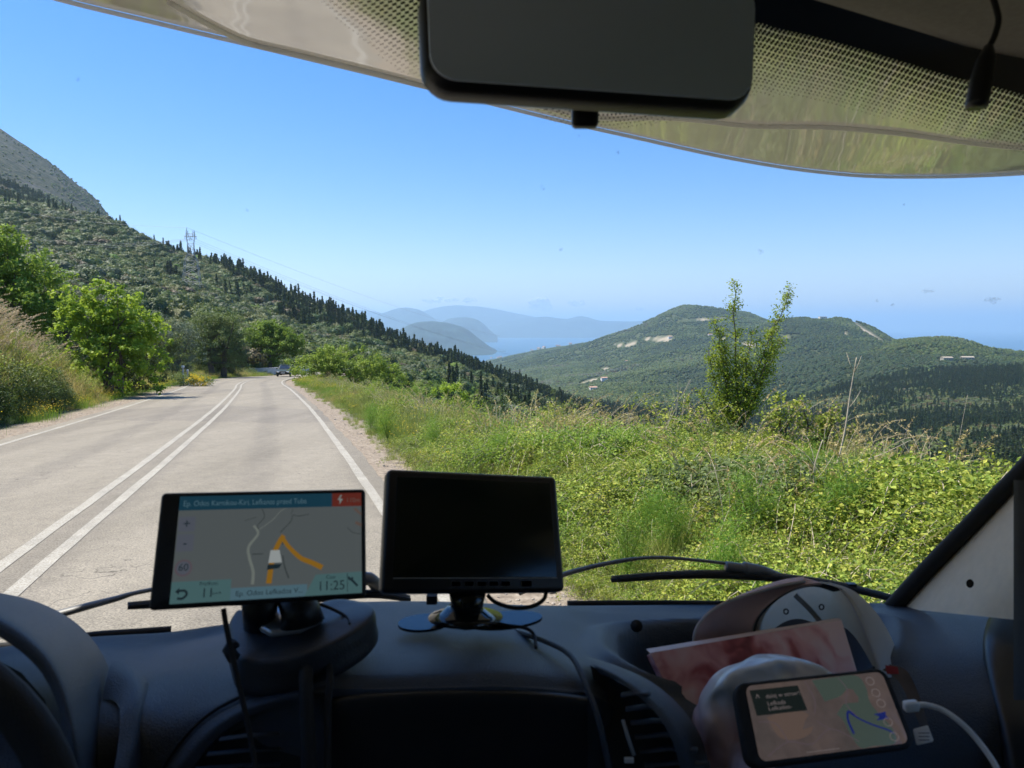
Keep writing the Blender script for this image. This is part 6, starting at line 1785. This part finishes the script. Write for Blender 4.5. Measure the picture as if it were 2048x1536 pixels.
line_on(lambda u, v, o=0: Pc(u, v, .972 + o), [(1590, 1190), (1625, 1225), (1665, 1275)], 10, 0, 'seam_tape', M['dash_light'], capo, 1.0)

# --- flat box printed with pink roses
M['pink_card'] = None
q = NT('rose_print'); tcn = q.n('ShaderNodeTexCoord')
wv_ = noise_n(q, 9, 3, tcn.outputs['Object'])
vm = q.n('ShaderNodeVectorMath'); vm.operation = 'MULTIPLY_ADD'; vm.inputs[1].default_value = (.18, .18, .18); q.l(wv_.outputs['Color'], vm.inputs[0]); q.l(tcn.outputs['Object'], vm.inputs[2])
n1 = noise_n(q, 13, 3, vm.outputs[0], 0.5)
r1 = ramp_n(q, n1.outputs[0], [(0.36, (0.12, 0.02, 0.03)), (0.44, (0.50, 0.13, 0.14)), (0.52, (0.80, 0.42, 0.42)), (0.62, (0.86, 0.62, 0.60))])
b_ = q.n('ShaderNodeBsdfPrincipled', Roughness=.35); q.l(r1.outputs[0], b_.inputs['Base Color']); q.l(b_.outputs[0], q.out.inputs[0]); M['rose'] = q.m
bx = empty('flat_box', P(1520, 1400, .84))
tag(bx, 'flat box printed with pink roses leaning in front of the cap', 'box')
o, mbx, _ = slab('lid', [P(1300, 1306, .80), P(1684, 1240, .87), P(1738, 1420, .82), P(1392, 1490, .76)], .012, M['rose'], bx, 0.008, 0.001)
mk('lid_edge', [P(1300, 1306, .80), P(1684, 1240, .87), P(1676, 1236, .885), P(1292, 1298, .815)], [(0, 1, 2, 3)], pm('pale_card', (.6, .48, .46), .6), bx, False)

# --- crumpled shiny bag behind the phone
q = NT('shiny_film'); tcn = q.n('ShaderNodeTexCoord'); n1 = noise_n(q, 5, 2, tcn.outputs['Object'])
r1 = ramp_n(q, n1.outputs[0], [(0.35, (0.75, 0.50, 0.52)), (0.5, (0.55, 0.57, 0.57)), (0.68, (0.80, 0.80, 0.84))])
b_ = q.n('ShaderNodeBsdfPrincipled', Roughness=.25); q.l(r1.outputs[0], b_.inputs['Base Color'])
n2 = noise_n(q, 22, 2, tcn.outputs['Object']); bp = q.n('ShaderNodeBump', Strength=.9, Distance=.01); q.l(n2.outputs[0], bp.inputs['Height']); q.l(bp.outputs[0], b_.inputs['Normal']); q.l(b_.outputs[0], q.out.inputs[0]); M['film'] = q.m
oc = [(1398, 1600), (1392, 1510), (1390, 1440), (1404, 1385), (1440, 1350), (1490, 1328), (1545, 1316), (1600, 1322), (1650, 1340), (1690, 1370)]
rows = []
rb = random.Random(5)
for s_, dd_ in ((1.0, .745), (.93, .722), (.8, .708), (.6, .70), (.35, .70), (.1, .71)):
    rows.append([P(1570 + (x_ - 1570) * s_ + rb.uniform(-3, 3), 1540 + (y_ - 1540) * s_ + rb.uniform(-3, 3), dd_ + rb.uniform(-.006, .006)) for x_, y_ in oc])
bv = loft(rows, 40, 80)
for i in range(len(bv)):
    p = Vector(bv[i]); n_ = -abs(mnoise.noise(p * 16 + Vector((7, 1, 2)))) * .016 - abs(mnoise.noise(p * 38)) * .004
    bv[i] = tuple(p - VF * n_ + Vector((0, 0, 1)) * mnoise.noise(p * 14) * .005)
o = mk('plastic_bag', bv, grid_faces(40, 80), M['film'])
tag(o, 'crumpled shiny pink and white plastic bag behind the phone', 'bag')
so = o.modifiers.new('thick', 'SOLIDIFY'); so.thickness = .0015

# --- phone lying on its long side
ph = empty('phone', P(1650, 1440, .68))
tag(ph, 'phone in a black case propped sideways showing a map, lower right of the dashboard', 'phone')
pc = [P(1468, 1366, .675), P(1772, 1334, .715), P(1836, 1494, .675), P(1500, 1538, .63)]
o, mp_, pn_ = slab('case', pc, .012, M['rubber'], ph, 0.07, 0.003)
aspp = 1.9
ms = sub(mp_, .062, .055, .955, .94)
q = NT('phone_map'); tcn = q.n('ShaderNodeTexCoord'); n1 = noise_n(q, 14, 4, tcn.outputs['Object'], .6)
r1 = ramp_n(q, n1.outputs[0], [(0.38, (.100, .086, .082)), (0.52, (.130, .100, .096)), (0.62, (.150, .112, .100))])
n2 = noise_n(q, 90, 2, tcn.outputs['Object'], .5); r2 = ramp_n(q, n2.outputs[0], [(.35, (.88, .88, .88)), (.65, (1.06, 1.06, 1.06))])
b_ = q.n('ShaderNodeBsdfPrincipled', Roughness=.12); cmx = mul_n(q, r1.outputs[0], r2.outputs[0]); q.l(cmx, b_.inputs['Emission Color']); b_.inputs['Emission Strength'].default_value = ES * .9; b_.inputs['Base Color'].default_value = (.02, .02, .02, 1); q.l(b_.outputs[0], q.out.inputs[0])
scp, _, _ = slab('screen', [ms(0, 0, -.0007), ms(1, 0, -.0007), ms(1, 1, -.0007), ms(0, 1, -.0007)], .0006, q.m, ph, 0.045, 0.0)
k_ = -.0012
poly_on(ms, crom([(.47, .02), (.62, .012), (.80, .02), (.84, .2), (.83, .4), (.87, .6), (.92, .8), (.90, .985), (.75, .985), (.66, .985), (.62, .8), (.60, .6), (.53, .4), (.50, .2), (.47, .02)], 60)[:-1], k_, 'map_area', S['greenmap'], scp)
for pts_ in ([(.05, .95), (.2, .8), (.35, .86), (.5, .7), (.66, .9)], [(.42, .02), (.45, .3), (.42, .55), (.5, .7)], [(.66, .02), (.7, .2), (.66, .4), (.72, .62)], [(.04, .5), (.15, .55), (.2, .8)]): line_on(ms, pts_, .010, k_ - .0001, 'map_line', S['lilac'], scp, 1.9)
poly_on(ms, crom([(.10, .45), (.24, .40), (.34, .42), (.40, .55), (.36, .72), (.26, .78), (.15, .72), (.10, .45)], 40)[:-1], k_ - .00005, 'map_area', S['peach'], scp)
poly_on(ms, [(.02, .07), (.36, .07), (.38, .42), (.035, .42)], k_ - .0003, 'direction_box', S['dark'], scp)
for v_, t2 in ((.20, 'dalej w stronę'), (.30, 'Lefkada'), (.37, 'Lefkados-')):
    text_on(ms, t2, .12, v_, .055, k_ - .0005, 'lettering', S['icon'], scp, aspp)
text_on(ms, '^', .05, .22, .09, k_ - .0005, 'arrow', S['icon'], scp, aspp)
line_on(ms, [(.645, .80), (.635, .62), (.655, .50), (.69, .56)], .028, k_ - .0003, 'route_line', S['route'], scp, aspp)
line_on(ms, [(.655, .50), (.72, .62), (.80, .72), (.88, .80), (.915, .86)], .022, k_ - .0003, 'route_line', S['route'], scp, aspp)
poly_on(ms, [(.825, .575), (.915, .56), (.905, .61), (.925, .66), (.83, .66), (.86, .62)], k_ - .0003, 'position_arrow', S['route'], scp)
for (u, v) in ((.885, .12), (.895, .29), (.905, .44), (.905, .70), (.91, .90)):
    rg = [ms(u + math.cos(a) * .055 / aspp, v + math.sin(a) * .055, k_ - .0002) for a in np.linspace(0, 6.283, 21)]
    MB().tube(rg, .0004, 4, cap=False).build('round_button', S['icon'], scp, True)
poly_on(ms, rect(.30, .955, .52, .965), k_ - .0003, 'home_bar', S['icon'], scp)
# --- charging lead
M['white_plastic'] = pm('white_plastic', (0.78, 0.77, 0.74), 0.4, 0.03, 20)
cb = empty('charging_cable', P(1830, 1415, .675))
tag(cb, 'white charging cable plugged into the right end of the phone', 'cable')
bevel(MB().box(P(1822, 1412, .672), (.013, .008, .009), Matrix.Rotation(R(-6), 3, 'Y')).build('plug', M['white_plastic'], cb), .002)
MB().tube(crom([tuple(P(*p)) for p in [(1830, 1411, .672), (1852, 1410, .67), (1885, 1420, .665), (1920, 1444, .655), (1955, 1480, .645), (1990, 1530, .63), (2010, 1580, .62)]], 40), .0026, 8).build('cord', M['white_plastic'], cb, True)
tg = empty('paper_tag', P(1848, 1475, .70))
slab('sheet', [P(1826, 1458, .70), P(1856, 1450, .70), P(1868, 1482, .69), P(1834, 1490, .69)], .002, M['white_plastic'], tg, 0.1, 0.0004)
for i in range(3): MB().box(P(1848, 1466 + i * 7, .689), (.010, .0004, .0006)).build('print_line', M['dash'], tg)
tag(tg, 'small white printed tag sticking out below the charging plug', 'tag')
# red tipped sachet right of the phone
o = mk('strap', loft([[P(1780, 1328, .80), P(1812, 1340, .79), P(1832, 1375, .775), P(1848, 1420, .76), P(1862, 1470, .75)], [P(1765, 1340, .79), P(1795, 1360, .78), P(1815, 1395, .765), P(1835, 1440, .75), P(1848, 1480, .74)]], 6, 20), grid_faces(6, 20), pm('brown_cloth', (.10, .075, .06), .9, .2, 50))
tag(o, 'brown cloth strap hanging from the cap beside the phone', 'strap')
mk('cap_tag', [P(1770, 1330, .79), P(1795, 1334, .79), P(1798, 1348, .785), P(1774, 1348, .785)], [(0, 1, 2, 3)], pm('red_cloth', (.35, .03, .03), .8), o, False)

# --- microphone hanging by its lead at the top right
mic = empty('microphone', P(1965, 150, .545))
tag(mic, 'small black microphone hanging by its lead in front of the glass at top right', 'microphone')
MB().tube([P(1953, 214, .545), P(1954, 206, .545), P(1962, 165, .545), P(1972, 120, .545), P(1978, 92, .545)], [.0085, .0092, .0092, .0075, .0035], 16, flat=.8).build('body', M['dark_plastic'], mic, True)
MB().tube(crom([tuple(P(*p)) for p in [(1978, 95, .545), (1990, 70, .545), (1997, 40, .545), (1992, 15, .545), (1982, -20, .545), (1975, -70, .545)]], 24), .0022, 8).build('lead', M['rubber'], mic, True)

# ================================================================== farther things
# --- oncoming car
def car():
    root = empty('car', (0, 0, 0))
    paint = pm('dark_green_paint', (0.020, 0.032, 0.018), 0.5, 0.05, 3, spec=.3, coat=0.25)
    glass = pm('car_glass', (0.015, 0.02, 0.022), 0.06, 0.02, 3, spec=0.8)
    # side profile lofted across the width; x = length from nose, z = height
    prof = [(0.0, .42), (0.0, .62), (.10, .74), (.9, .90), (1.15, .96), (1.85, 1.38), (2.3, 1.46), (3.2, 1.44), (3.85, 1.12), (4.15, 1.0), (4.25, .7), (4.2, .4), (3.9, .28), (.4, .28)]
    rows = []
    for k, w in enumerate((-.86, -.88, -.86, -.7, 0, .7, .86, .88, .86)):
        inn = (0, .0, .02, .0, 0, .0, .02, 0, 0)[k]
        r_ = []
        for (x_, z_) in prof + [prof[0]]:
            ww = w * (1 - 0.24 * max(0, (z_ - .95) / .5)) * (1 - 0.10 * max(0, .5 - x_) * 2 * abs(w))
            r_.append(Vector((ww, x_, z_ * (1 if 0 < k < 8 else .98))))
        rows.append(r_)
    b_ = mk('body', loft(rows, 26, 60), grid_faces(26, 60), paint, root)
    mb = MB(); mb.add([(-.86, x_, z_) for x_, z_ in prof], [tuple(range(len(prof)))]); mb.add([(.86, x_, z_) for x_, z_ in prof], [tuple(range(len(prof) - 1, -1, -1))])
    mb.build('side_panel', paint, root)
    mb = MB(); mb.add([(-.66, 1.16, .985), (.66, 1.16, .985), (.56, 1.83, 1.385), (-.56, 1.83, 1.385)], [(0, 1, 2, 3)]); mb.build('windscreen', glass, root)
    for sg in (-1, 1):
        mb = MB(); mb.add([(sg * .80, 1.5, 1.0), (sg * .80, 3.6, 1.0), (sg * .69, 3.2, 1.36), (sg * .69, 2.0, 1.36)], [(0, 1, 2, 3)]); mb.build('side_window', glass, root)
        bevel(MB().box((sg * .62, .04, .64), (.34, .12, .15)).build('headlight', pm('headlight_glass', (.75, .78, .8), .12, .02, 3), root), .03)
        bevel(MB().box((sg * .98, 1.32, 1.0), (.18, .10, .13)).build('door_mirror', paint, root), .03)
        for x_ in (.82, 3.4):
            w = MB().tube([(sg * .70, x_, .32), (sg * .90, x_, .32)], [.32, .32], 20).build('wheel', M['rubber'], root, True)
            MB().tube([(sg * .895, x_, .32), (sg * .91, x_, .32)], [.20, .18], 16).build('rim', M['clampm'], w, True)
    MB().box((0, -.012, .64), (.66, .03, .10)).build('grille', M['rubber'], root)
    MB().box((0, -.02, .40), (1.2, .04, .12)).build('air_intake', M['rubber'], root)
    MB().box((0, -.03, .50), (.52, .02, .11)).build('number_plate', M['white_plastic'], root)
    mb = MB(); mb.add([(-.5, 1.9, 1.462), (.5, 1.9, 1.462), (.5, 3.1, 1.462), (-.5, 3.1, 1.462)], [(0, 1, 2, 3)]); mb.build('roof', paint, root)
    return root
M['clampm'] = pm('alloy', (.5, .5, .52), .3, .05, 5, metal=.8)
c = car()
cx_, cy_ = (565 - 1024) / F * 95, 95
c.location = (cx_, cy_, float(road_z(np.array([cy_]))[0]) + .012)
c.rotation_euler = (0, 0, R(8))
tag(c, 'dark green hatchback coming towards the camper round the bend', 'car')

# --- whitewashed parapet round the outside of the bend
ss = np.linspace(float(np.interp(99, _rc[:, 1], _rs)), float(np.interp(165, _rc[:, 1], _rs)), 60)
cxs, cys = np.interp(ss, _rs, _rc[:, 0]), np.interp(ss, _rs, _rc[:, 1])
wall_pts = [P(496, 751, 108), P(520, 751, 108), P(545, 750, 110), P(570, 748, 116), P(592, 746, 126), P(612, 744, 140), P(628, 742, 158)]
wc_ = crom([tuple(p) for p in wall_pts], 40)
conc = pm('whitewashed_concrete', (0.50, 0.50, 0.48), 0.9, 0.25, 1.6, 0.4, 8)
pw = empty('parapet_wall', (wc_[0][0], wc_[0][1], wc_[0][2]))
mb = MB()
for i in range(39):
    a, b_ = Vector(wc_[i]), Vector(wc_[i + 1]); n = (b_ - a).cross(Vector((0, 0, 1))).normalized() * .15
    q8 = [a - n, a + n, b_ + n, b_ - n]
    lo = [p + Vector((0, 0, -.6)) for p in q8]; hi = [p + Vector((0, 0, 1.0)) for p in q8]
    mb.add(lo + hi, [(4, 5, 6, 7), (0, 4, 7, 3), (1, 2, 6, 5)] + ([(0, 1, 5, 4)] if i == 0 else []) + ([(2, 3, 7, 6)] if i == 38 else []))
mb.build('wall_face', conc, pw)
mb = MB()
for i in range(39):
    a, b_ = Vector(wc_[i]), Vector(wc_[i + 1]); n = (b_ - a).cross(Vector((0, 0, 1))).normalized() * .20
    q8 = [a - n, a + n, b_ + n, b_ - n]
    lo = [p + Vector((0, 0, 1.0)) for p in q8]; hi = [p + Vector((0, 0, 1.09)) for p in q8]
    mb.add(lo + hi, [(4, 5, 6, 7), (0, 4, 7, 3), (1, 2, 6, 5)] + ([(0, 1, 5, 4)] if i == 0 else []) + ([(2, 3, 7, 6)] if i == 38 else []))
mb.build('coping', conc, pw)
tag(pw, 'low whitewashed concrete parapet along the outside of the bend behind the car', 'wall')

# --- roadside posts by the broom bush
for i, (px_, D_, h_) in enumerate(((367, 60, 1.5), (376, 61, 1.2))):
    b = ground_at(px_, D_); r0 = empty('marker_post', b)
    bevel(MB().box((b.x, b.y, b.z + h_ / 2), (.10, .10, h_)).build('post', pm('post_grey', (.42, .42, .40), .8), r0), .015)
    bevel(MB().box((b.x, b.y, b.z + h_ + .05), (.22 if i == 0 else .14, .12, .16)).build('post_head', M['white_plastic'], r0), .02)
    tag(r0, ('taller pale roadside post with square white head left of the yellow broom', 'shorter pale roadside post right next to the taller one')[i], 'post', )

# --- lattice pylon and its wires
steel = pm('galvanised_steel', (0.30, 0.31, 0.32), 0.5, 0.1, 5, metal=.3)
Dp = 390.0
pb = ground_at(385, Dp); pt = P(385, 458, Dp)
Hp = pt.z - pb.z
pyl = empty('pylon', pb)
rot = R(14)
def pp(cx_, cy_, z): return (pb.x + cx_ * math.cos(rot) - cy_ * math.sin(rot), pb.y + cx_ * math.sin(rot) + cy_ * math.cos(rot), pb.z + z)
def hw(z): return 3.6 * (1 - z / Hp) ** 1.0 + 1.35 if z < Hp * .62 else 1.35 + 3.6 * .38 * (1 - (z - Hp * .62) / (Hp * .38)) * .2 + 0.9 * 0
legz = [0, .12, .24, .35, .45, .54, .62, .70, .78]
mb = MB()
for sx_ in (-1, 1):
    for sy_ in (-1, 1):
        mb.tube([pp(sx_ * hw(k * Hp), sy_ * hw(k * Hp) * .8, k * Hp) for k in legz], .11, 4)
mb.build('legs', steel, pyl)
mb = MB()
for i in range(len(legz) - 1):
    z0, z1 = legz[i] * Hp, legz[i + 1] * Hp; a, b_ = hw(z0), hw(z1)
    for (s0, s1) in (((-1, -1), (1, -1)), ((1, -1), (1, 1)), ((1, 1), (-1, 1)), ((-1, 1), (-1, -1))):
        mb.tube([pp(s0[0] * a, s0[1] * a * .8, z0), pp(s1[0] * b_, s1[1] * b_ * .8, z1)], .06, 4)
        mb.tube([pp(s1[0] * a, s1[1] * a * .8, z0), pp(s0[0] * b_, s0[1] * b_ * .8, z1)], .06, 4)
        mb.tube([pp(s0[0] * b_, s0[1] * b_ * .8, z1), pp(s1[0] * b_, s1[1] * b_ * .8, z1)], .06, 4)
mb.build('bracing', steel, pyl)
for sx_ in (-1, 1):
    mb = MB(); w_ = 1.9
    for sy_ in (-.7, .7):
        mb.tube([pp(sx_ * hw(.78 * Hp), sy_ * 1.4, .78 * Hp), pp(sx_ * 2.1, sy_, .88 * Hp), pp(sx_ * 2.0, sy_ * .6, .95 * Hp), pp(sx_ * 1.6, 0, (1.0 if sx_ < 0 else .965) * Hp)], .10, 4)
        mb.tube([pp(sx_ * .3, sy_, .82 * Hp), pp(sx_ * 1.1, sy_, .9 * Hp), pp(sx_ * 1.3, 0, .955 * Hp)], .07, 4)
    for k in range(4):
        z0 = (.80 + .04 * k) * Hp
        mb.tube([pp(sx_ * 2.0, -.7, z0), pp(sx_ * .9, -.7, z0 + .04 * Hp), pp(sx_ * 2.0, .7, z0)], .05, 4)
    mb.build('horn', steel, pyl)
mb = MB()
for sy_ in (-.7, .7):
    mb.tube([pp(-3.0, sy_, .88 * Hp), pp(3.0, sy_, .88 * Hp)], .10, 4); mb.tube([pp(-2.2, sy_, .915 * Hp), pp(2.2, sy_, .915 * Hp)], .07, 4)
for k in range(8): mb.tube([pp(-2.8 + .7 * k, -.7, .88 * Hp), pp(-2.45 + .7 * k, .7, .915 * Hp)], .05, 4)
mb.build('crossarm', steel, pyl)
for sx_ in (-2.7, 0, 2.7):
    MB().tube([pp(sx_, 0, .88 * Hp), pp(sx_, 0, .84 * Hp)], .10, 6).build('insulator', M['rubber'], pyl)
tag(pyl, 'lattice steel electricity pylon standing among trees on the left hillside', 'pylon')
wires = [((-2.7, .84), (-140, 452, 520), (1010, 700, 900), 14, 'left lower power cable strung from the pylon across the valley'), ((0, .84), (-140, 462, 520), (1040, 712, 900), 14, 'middle power cable strung from the pylon across the valley'),
         ((2.7, .84), (-120, 470, 520), (1075, 722, 900), 14, 'right power cable strung from the pylon across the valley'), ((-1.6, 1.0), (-140, 380, 520), (1000, 672, 900), 11, 'topmost earth wire strung from the pylon tip')]
for (ox, kz), a_, b_, sag, lb in wires:
    c0 = Vector(pp(ox, 0, kz * Hp)); w0 = empty('power_cable', c0)
    mb = MB()
    for e_ in (P(*a_), P(*b_)):
        pts = []
        for k in range(25):
            t = k / 24; p = c0.lerp(e_, t); p.z -= sag * 4 * t * (1 - t) * .5; pts.append(p)
        mb.tube(pts, .045, 4, cap=False)
    mb.build('cable', steel, w0)
    tag(w0, lb, 'cable')

# --- houses and sheds far off
def house(px_, D_, w, d, h, wall, roof_col, label, rot_=0.2, flat=False, lift=0.0, rows_=1):
    b = ground_at(px_, D_); root = empty('house', b)
    Rz = Matrix.Rotation(rot_, 3, 'Z')
    wm = pm('house_wall', wall, .8, .06, 2); rm = pm('house_roof', roof_col, .8, .12, 2)
    def q(x_, y_, z_): return b + Rz @ Vector((x_, y_, z_ + lift))
    mb = MB(); mb.add([q(-w / 2, -d / 2, -3), q(w / 2, -d / 2, -3), q(w / 2, d / 2, -3), q(-w / 2, d / 2, -3), q(-w / 2, -d / 2, h), q(w / 2, -d / 2, h), q(w / 2, d / 2, h), q(-w / 2, d / 2, h)],
           [(0, 1, 5, 4), (1, 2, 6, 5), (2, 3, 7, 6), (3, 0, 4, 7), (4, 5, 6, 7)]); mb.build('wall', wm, root)
    o_ = .4; mb = MB(); rh = .4 if flat else h * .4
    mb.add([q(-w / 2 - o_, -d / 2 - o_, h + .02), q(w / 2 + o_, -d / 2 - o_, h + .02), q(w / 2 + o_, d / 2 + o_, h + .02), q(-w / 2 - o_, d / 2 + o_, h + .02), q(-w / 2 - o_, 0, h + rh), q(w / 2 + o_, 0, h + rh)],
           [(0, 1, 5, 4), (2, 3, 4, 5), (1, 2, 5), (3, 0, 4), (3, 2, 1, 0)]); mb.build('roof', rm, root)
    for k in range(2 + (w > 10) * 2):
        x_ = -w / 2 + (k + .5) * w / (2 + (w > 10) * 2)
        MB().add([q(x_ - .5, -d / 2 - .03, h * .35), q(x_ + .5, -d / 2 - .03, h * .35), q(x_ + .5, -d / 2 - .03, h * .75), q(x_ - .5, -d / 2 - .03, h * .75)], [(0, 1, 2, 3)]).build('window', M['rubber'], root)
    tag(root, label, 'house'); return root
house(128, 520, 11, 7, 2.6, (.6, .6, .58), (.75, .76, .76), 'small house with shining pale roof high on the left hillside', .3, True, 3.2)
house(188, 470, 12, 6, 3.0, (.55, .56, .57), (.5, .52, .55), 'long pale grey shed among trees below the shining roof', .1, True, 2.6)
house(1893, 1180, 16, 9, 5, (.42, .38, .30), (.36, .30, .22), 'left cream farm building in the clearing on the right hill', .1, False, 2)
house(1934, 1190, 18, 9, 4.4, (.40, .37, .29), (.38, .32, .24), 'right cream farm building in the clearing on the right hill', -.1, False, 2)
house(1645, 2280, 22, 12, 7, (.66, .64, .58), (.5, .42, .35), 'lone pale house on the flat hilltop skyline at right', .1, True, 2)
tr_ = random.Random(3)
walls = [((.72, .70, .66), (.45, .22, .13)), ((.70, .66, .55), (.42, .25, .17)), ((.75, .74, .72), (.5, .3, .2))]
town = []
for k in range(26):
    px_ = tr_.uniform(975, 1062) if k < 18 else tr_.uniform(1060, 1150)
    D_ = tr_.uniform(5500, 5950) if k < 18 else tr_.uniform(4450, 4650)
    wl, rf = walls[k % 3]
    o = house(px_, D_, tr_.uniform(14, 24), 12, 7, wl, rf, 'tiny pale red roofed house in the far village above the bay', tr_.uniform(-1, 1), False, 3)
    o['group'] = 'houses of the far village by the bay'
for (px_, D_) in ((1208, 1700), (1255, 2300), (1340, 2600), (1186, 1400), (1420, 2500)):
    o = house(px_, D_, 14, 9, 5, (.72, .70, .66), (.5, .3, .2), 'small white house standing alone on the valley slope', .3, False, 2.5)
    o['group'] = 'lone houses on the far valley slope'

# --- small fair weather clouds low over the far mountains
def cloud(px_, py_, D_, w, h, seed, label):
    r = random.Random(seed); c0 = P(px_, py_, D_); k_ = D_ / F
    bm = bmesh.new()
    for i in range(16):
        t = r.uniform(-1, 1); rad = h * k_ * r.uniform(.25, .62) * (1 - .6 * abs(t))
        m = Matrix.Translation(Vector((t * w * k_ * .5, r.uniform(-.3, .3) * w * k_ * .4, (r.random() ** 1.5 - .35) * h * k_ * .8 * (1 - abs(t) * .6)))) @ Matrix.Diagonal((1.3, 1.1, .8, 1))
        bmesh.ops.create_icosphere(bm, subdivisions=3, radius=rad, matrix=m)
    for v in bm.verts:
        n_ = mnoise.noise(v.co * (6.0 / (h * k_))) * .16 + mnoise.noise(v.co * (14.0 / (h * k_))) * .08
        v.co += v.normal * n_ * h * k_
    me = bpy.data.meshes.new('cloud'); bm.to_mesh(me); bm.free()
    me.materials.append(M['cloud'])
    for p in me.polygons: p.use_smooth = True
    o = bpy.data.objects.new('cloud', me); COL.objects.link(o); o.location = c0
    rm_ = o.modifiers.new('skin', 'REMESH'); rm_.mode = 'VOXEL'; rm_.voxel_size = h * k_ * .05; rm_.use_smooth_shade = True
    tag(o, label, 'cloud', None, 'stuff')
q = NT('cloud_vapour')
d0 = q.n('ShaderNodeBsdfDiffuse'); d0.inputs[0].default_value = (.98, .98, .98, 1); t0 = q.n('ShaderNodeBsdfTranslucent'); t0.inputs[0].default_value = (.98, .98, .98, 1)
d_ = q.n('ShaderNodeMixShader'); q.l(d0.outputs[0], d_.inputs[1]); q.l(t0.outputs[0], d_.inputs[2])
t_ = q.n('ShaderNodeBsdfTransparent')
lw = q.n('ShaderNodeLayerWeight'); lw.inputs[0].default_value = .35
mr = q.n('ShaderNodeMapRange'); mr.inputs['To Min'].default_value = .30; mr.inputs['To Max'].default_value = 1.0
q.l(lw.outputs['Facing'], mr.inputs['Value'])
mx = q.n('ShaderNodeMixShader'); q.l(mr.outputs[0], mx.inputs[0]); q.l(d_.outputs[0], mx.inputs[1]); q.l(t_.outputs[0], mx.inputs[2]); q.l(mx.outputs[0], q.out.inputs[0]); M['cloud'] = q.m
for a in ((880, 600, 64000, 70, 14, 1, 'long low white cloud over the far mountains'), (935, 601, 64000, 40, 8, 2, 'faint small cloud at the right end of the long one'), (1078, 614, 64000, 40, 26, 3, 'puffy white cloud left of the small bright one'), (1152, 606, 64000, 30, 14, 4, 'small bright cloud right of the puffy one'), (1280, 619, 64000, 16, 8, 5, 'tiny cloud near the right hill')):
    cloud(*a)
